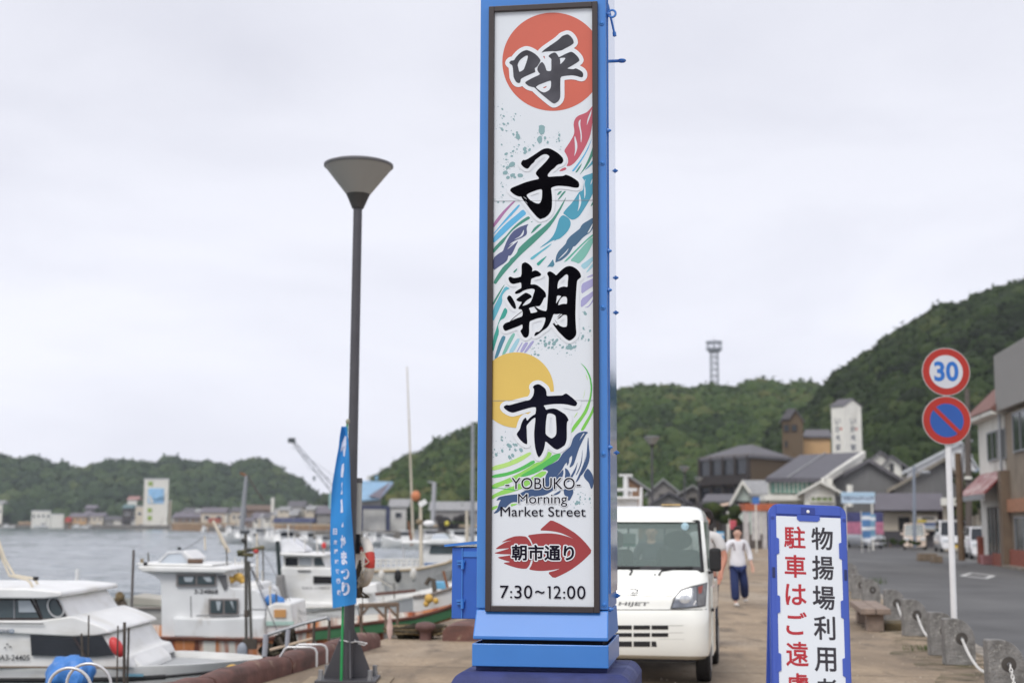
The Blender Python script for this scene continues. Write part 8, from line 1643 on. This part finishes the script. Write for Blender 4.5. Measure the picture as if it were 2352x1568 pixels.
# ---------------------------------------------------------------- people
def skin(name, verts, edges, radii, mat_, parent, sub=2, root=0):
    me = bpy.data.meshes.new(name); me.from_pydata([tuple(v) for v in verts], edges, []); me.materials.append(mat_); o = bpy.data.objects.new(name, me); COL.objects.link(o); o.parent = parent
    s = o.modifiers.new("skin", 'SKIN'); s.use_smooth_shade = True; d = me.skin_vertices[0].data
    for i, r in enumerate(radii): d[i].radius = r if isinstance(r, tuple) else (r, r)
    d[root].use_root = True; b_ = o.modifiers.new("subdivision", 'SUBSURF'); b_.levels = sub; b_.render_levels = sub; return o
def person(lab, loc, rz, h, skin_c, shirt, trou, hair_c, arms, legs, sleeve=.75, wide=1.0, name="person", turn=0.0, shoes=(210, 206, 200)):
    """arms / legs: joint offsets (shoulder-elbow-wrist, hip-knee-ankle) in units of height; x is the figure's own left"""
    t = thing(name, lab, "person", loc, rz); k = h; V = lambda x, y, z: Vector((x * k, y * k, z * k)); sm = M("skin_%d" % skin_c[0], srgb(*skin_c), .6, .05)
    vs, es, rr = [], [], []
    def nd(p_, r, par=None):
        vs.append(p_); rr.append(tuple(q * k for q in r) if isinstance(r, tuple) else r * k)
        if par is not None: es.append((par, len(vs) - 1))
        return len(vs) - 1
    pel = nd(V(0, 0, .53), (.085, .062)); wa = nd(V(0, 0, .62), (.075, .056), pel); chs = nd(V(0, 0, .73), (.092, .062), wa); up_ = nd(V(0, 0, .80), (.07, .05), chs); nk = nd(V(0, -.004, .845), .030, up_); hd0 = nd(V(0, -.012, .885), (.043, .050), nk); hd1 = nd(V(0, -.006, .93), (.047, .058), hd0); hd2 = nd(V(0, 0, .968), (.036, .044), hd1)
    for s, ar in zip((1, -1), arms):
        sh = nd(V(s * .10, 0, .805), .034, up_); el = nd(V(*ar[0]), .025, sh); wr = nd(V(*ar[1]), .0165, el); d = (Vector(ar[1]) - Vector(ar[0])).normalized(); pm_ = nd(V(*(Vector(ar[1]) + d * .035)), (.019, .012), wr); sd = d.cross(Vector((0, 1, 0))).normalized()
        for i, (o_, L_) in enumerate(((-.016, .036), (-.006, .044), (.005, .042), (.015, .034))):
            b0 = Vector(ar[1]) + d * .05 + sd * o_; f1 = nd(V(*b0), .0062, pm_); nd(V(*(b0 + d * L_ + Vector((0, -.008, 0)))), .005, f1)
        th = nd(V(*(Vector(ar[1]) + d * .025 + sd * .022 * s + Vector((0, -.012, 0)))), .0068, wr); nd(V(*(Vector(ar[1]) + d * .045 + sd * .028 * s + Vector((0, -.022, 0)))), .0055, th)
    for s, lg in zip((1, -1), legs):
        hp = nd(V(s * .048, 0, .50), .055, pel); kn = nd(V(*lg[0]), .035, hp); an = nd(V(*lg[1]), .022, kn); ft = nd(V(lg[1][0], lg[1][1] - .03, lg[1][2] - .022), (.022, .017), an); nd(V(lg[1][0], lg[1][1] - .085, lg[1][2] - .028), (.020, .012), ft)
    body = skin("body", vs, es, rr, sm, t)
    # shirt
    vs, es, rr = [], [], []
    w0 = nd(V(0, 0, .455), (.098 * wide, .075)); w1 = nd(V(0, 0, .56), (.094 * wide, .072), w0); w2 = nd(V(0, 0, .66), (.092, .068), w1); w3 = nd(V(0, 0, .75), (.102, .070), w2); w4 = nd(V(0, 0, .812), (.062, .046), w3)
    for s, ar in zip((1, -1), arms):
        a = nd(V(s * .105, 0, .80), .044, w4); e = Vector(ar[0]); w_ = Vector(ar[1]); q = Vector((s * .105, 0, .80))
        if sleeve > .6: b_ = nd(V(*e), .036, a); nd(V(*e.lerp(w_, (sleeve - .5) * 2)), .033, b_)
        else: nd(V(*q.lerp(e, sleeve * 1.7)), .040, a)
    skin("shirt", vs, es, rr, shirt, t)
    vs, es, rr = [], [], []
    p0 = nd(V(0, 0, .52), (.086, .066))
    for s, lg in zip((1, -1), legs):
        a = nd(V(s * .052, 0, .47), .060, p0); b_ = nd(V(*lg[0]), .048 * wide, a); nd(V(*(Vector(lg[0]).lerp(Vector(lg[1]), .93))), .046 * wide, b_)
    skin("trousers", vs, es, rr, trou, t)
    shm = M("shoe_%d" % shoes[0], srgb(*shoes), .7, .05)
    for s, lg in zip((1, -1), legs): MB().ball(V(lg[1][0], lg[1][1] - .035, lg[1][2] - .022), (.028 * k, .068 * k, .024 * k), 14, 8).build("shoe", shm, t, smooth=60)
    hp_ = bpy.data.objects.new("head", None); hp_.location = V(0, -.006, .93); hp_.rotation_euler = (0, 0, turn); COL.objects.link(hp_); hp_.parent = t
    hm = M("hair_%d" % hair_c[0], srgb(*hair_c), .8, .2, 12); hr = MB()
    hr.ball((0, .015 * k, .018 * k), (.060 * k, .069 * k, .068 * k), 24, 16, f=lambda th, a: (1 + .05 * math.sin(9 * a) * math.sin(4 * th)) * (1.0 if (th > 2.15 or math.sin(a) > -.20) else .70)); ho = hr.build("hair", hm, t, smooth=60); ho.location = hp_.location; ho.rotation_euler = (0, 0, turn)
    bpy.data.objects.remove(hp_); c_, s_ = math.cos(turn), math.sin(turn); at_ = lambda x, y, z: V(x * c_ - y * s_, -.006 + x * s_ + y * c_, .93 + z)
    for sx in (-1, 1): MB().ball(at_(sx * .018, -.052, -.006), (.006 * k, .004 * k, .0038 * k), 8, 6).build("eye", black, t); MB().ball(at_(sx * .047, .004, -.012), (.007 * k, .011 * k, .018 * k), 10, 7).build("ear", sm, t, smooth=60)
    MB().ball(at_(0, -.060, -.016), (.0085 * k, .012 * k, .014 * k), 10, 7).build("nose", sm, t, smooth=60); MB().ball(at_(0, -.052, -.038), (.014 * k, .005 * k, .004 * k), 10, 6).build("mouth", M("lips", srgb(160, 96, 86), .6, .05), t, smooth=60)
    return t
whs = M("white_top", srgb(222, 222, 226), .85, .06, 6, bump=.3, bscale=9); nvt = M("navy_trousers", srgb(34, 48, 92), .85, .12, 5)
p = P(1693, HZ, 28.3); wm_ = person("person in a loose white top and wide navy trousers walking towards the camera", (p.x, 28.3, 0), .12, 1.535, (206, 166, 146), whs, nvt, (40, 32, 30),
    (((.155, -.01, .655), (.170, -.05, .51)), ((-.19, -.02, .66), (-.265, -.07, .535))), (((.085, .02, .28), (.135, .17, .085)), ((-.060, -.06, .27), (-.050, -.06, .045))), .80, 1.26, turn=-.5)
for s in (-1, 1): MB().tube([Vector((s * .085, -.09, 1.08)), Vector((s * .105, -.085, 1.20)), Vector((s * .095, -.02, 1.285)), Vector((s * .09, .07, 1.22))], .011, 6).build("bag_strap", M("strap_brown", srgb(96, 70, 76), .8, .1), wm_)
p = P(1617, HZ, 18.9); person("person in a pale short-sleeved shirt standing behind the truck's door mirror", (p.x, 18.9, 0), -.5, 1.775, (190, 132, 110), M("pale_shirt", srgb(206, 204, 202), .85, .05, 6, bump=.2, bscale=9), M("dark_trousers", srgb(52, 56, 70), .85, .1), (40, 34, 32),
    (((.165, -.01, .655), (.150, -.07, .54)), ((-.165, 0, .65), (-.16, -.06, .52))), (((.055, -.01, .28), (.06, 0, .045)), ((-.055, .01, .28), (-.06, .03, .045))), .45, 1.0, turn=-.3, shoes=(60, 56, 52))
p = P(1496, HZ, 20.4); person("person in dark clothes behind the truck, seen through its windscreen", (p.x, 20.4, 0), -.15, 1.60, (200, 160, 136), M("dark_jacket", srgb(62, 66, 76), .85, .1, 6), M("dark_trousers", srgb(52, 56, 70), .85, .1), (120, 110, 100),
    (((.16, 0, .655), (.17, -.03, .51)), ((-.16, 0, .655), (-.17, -.03, .51))), (((.055, 0, .28), (.06, 0, .045)), ((-.055, 0, .28), (-.06, 0, .045))), .95, 1.05, shoes=(60, 56, 52))

# ---------------------------------------------------------------- sea air
hm_ = bpy.data.materials.new("sea_air"); hm_.use_nodes = True; n_ = hm_.node_tree; n_.nodes.remove(n_.nodes["Principled BSDF"])
pv_ = n_.nodes.new("ShaderNodeVolumePrincipled"); pv_.inputs['Density'].default_value = .00022; pv_.inputs['Color'].default_value = (.86, .92, 1, 1); pv_.inputs['Anisotropy'].default_value = .2
n_.links.new(pv_.outputs[0], n_.nodes["Material Output"].inputs['Volume'])
hz = MB().box((-50, 510, 35.8), (1180, 1112, 82)).build("haze", hm_); hz['kind'] = 'stuff'
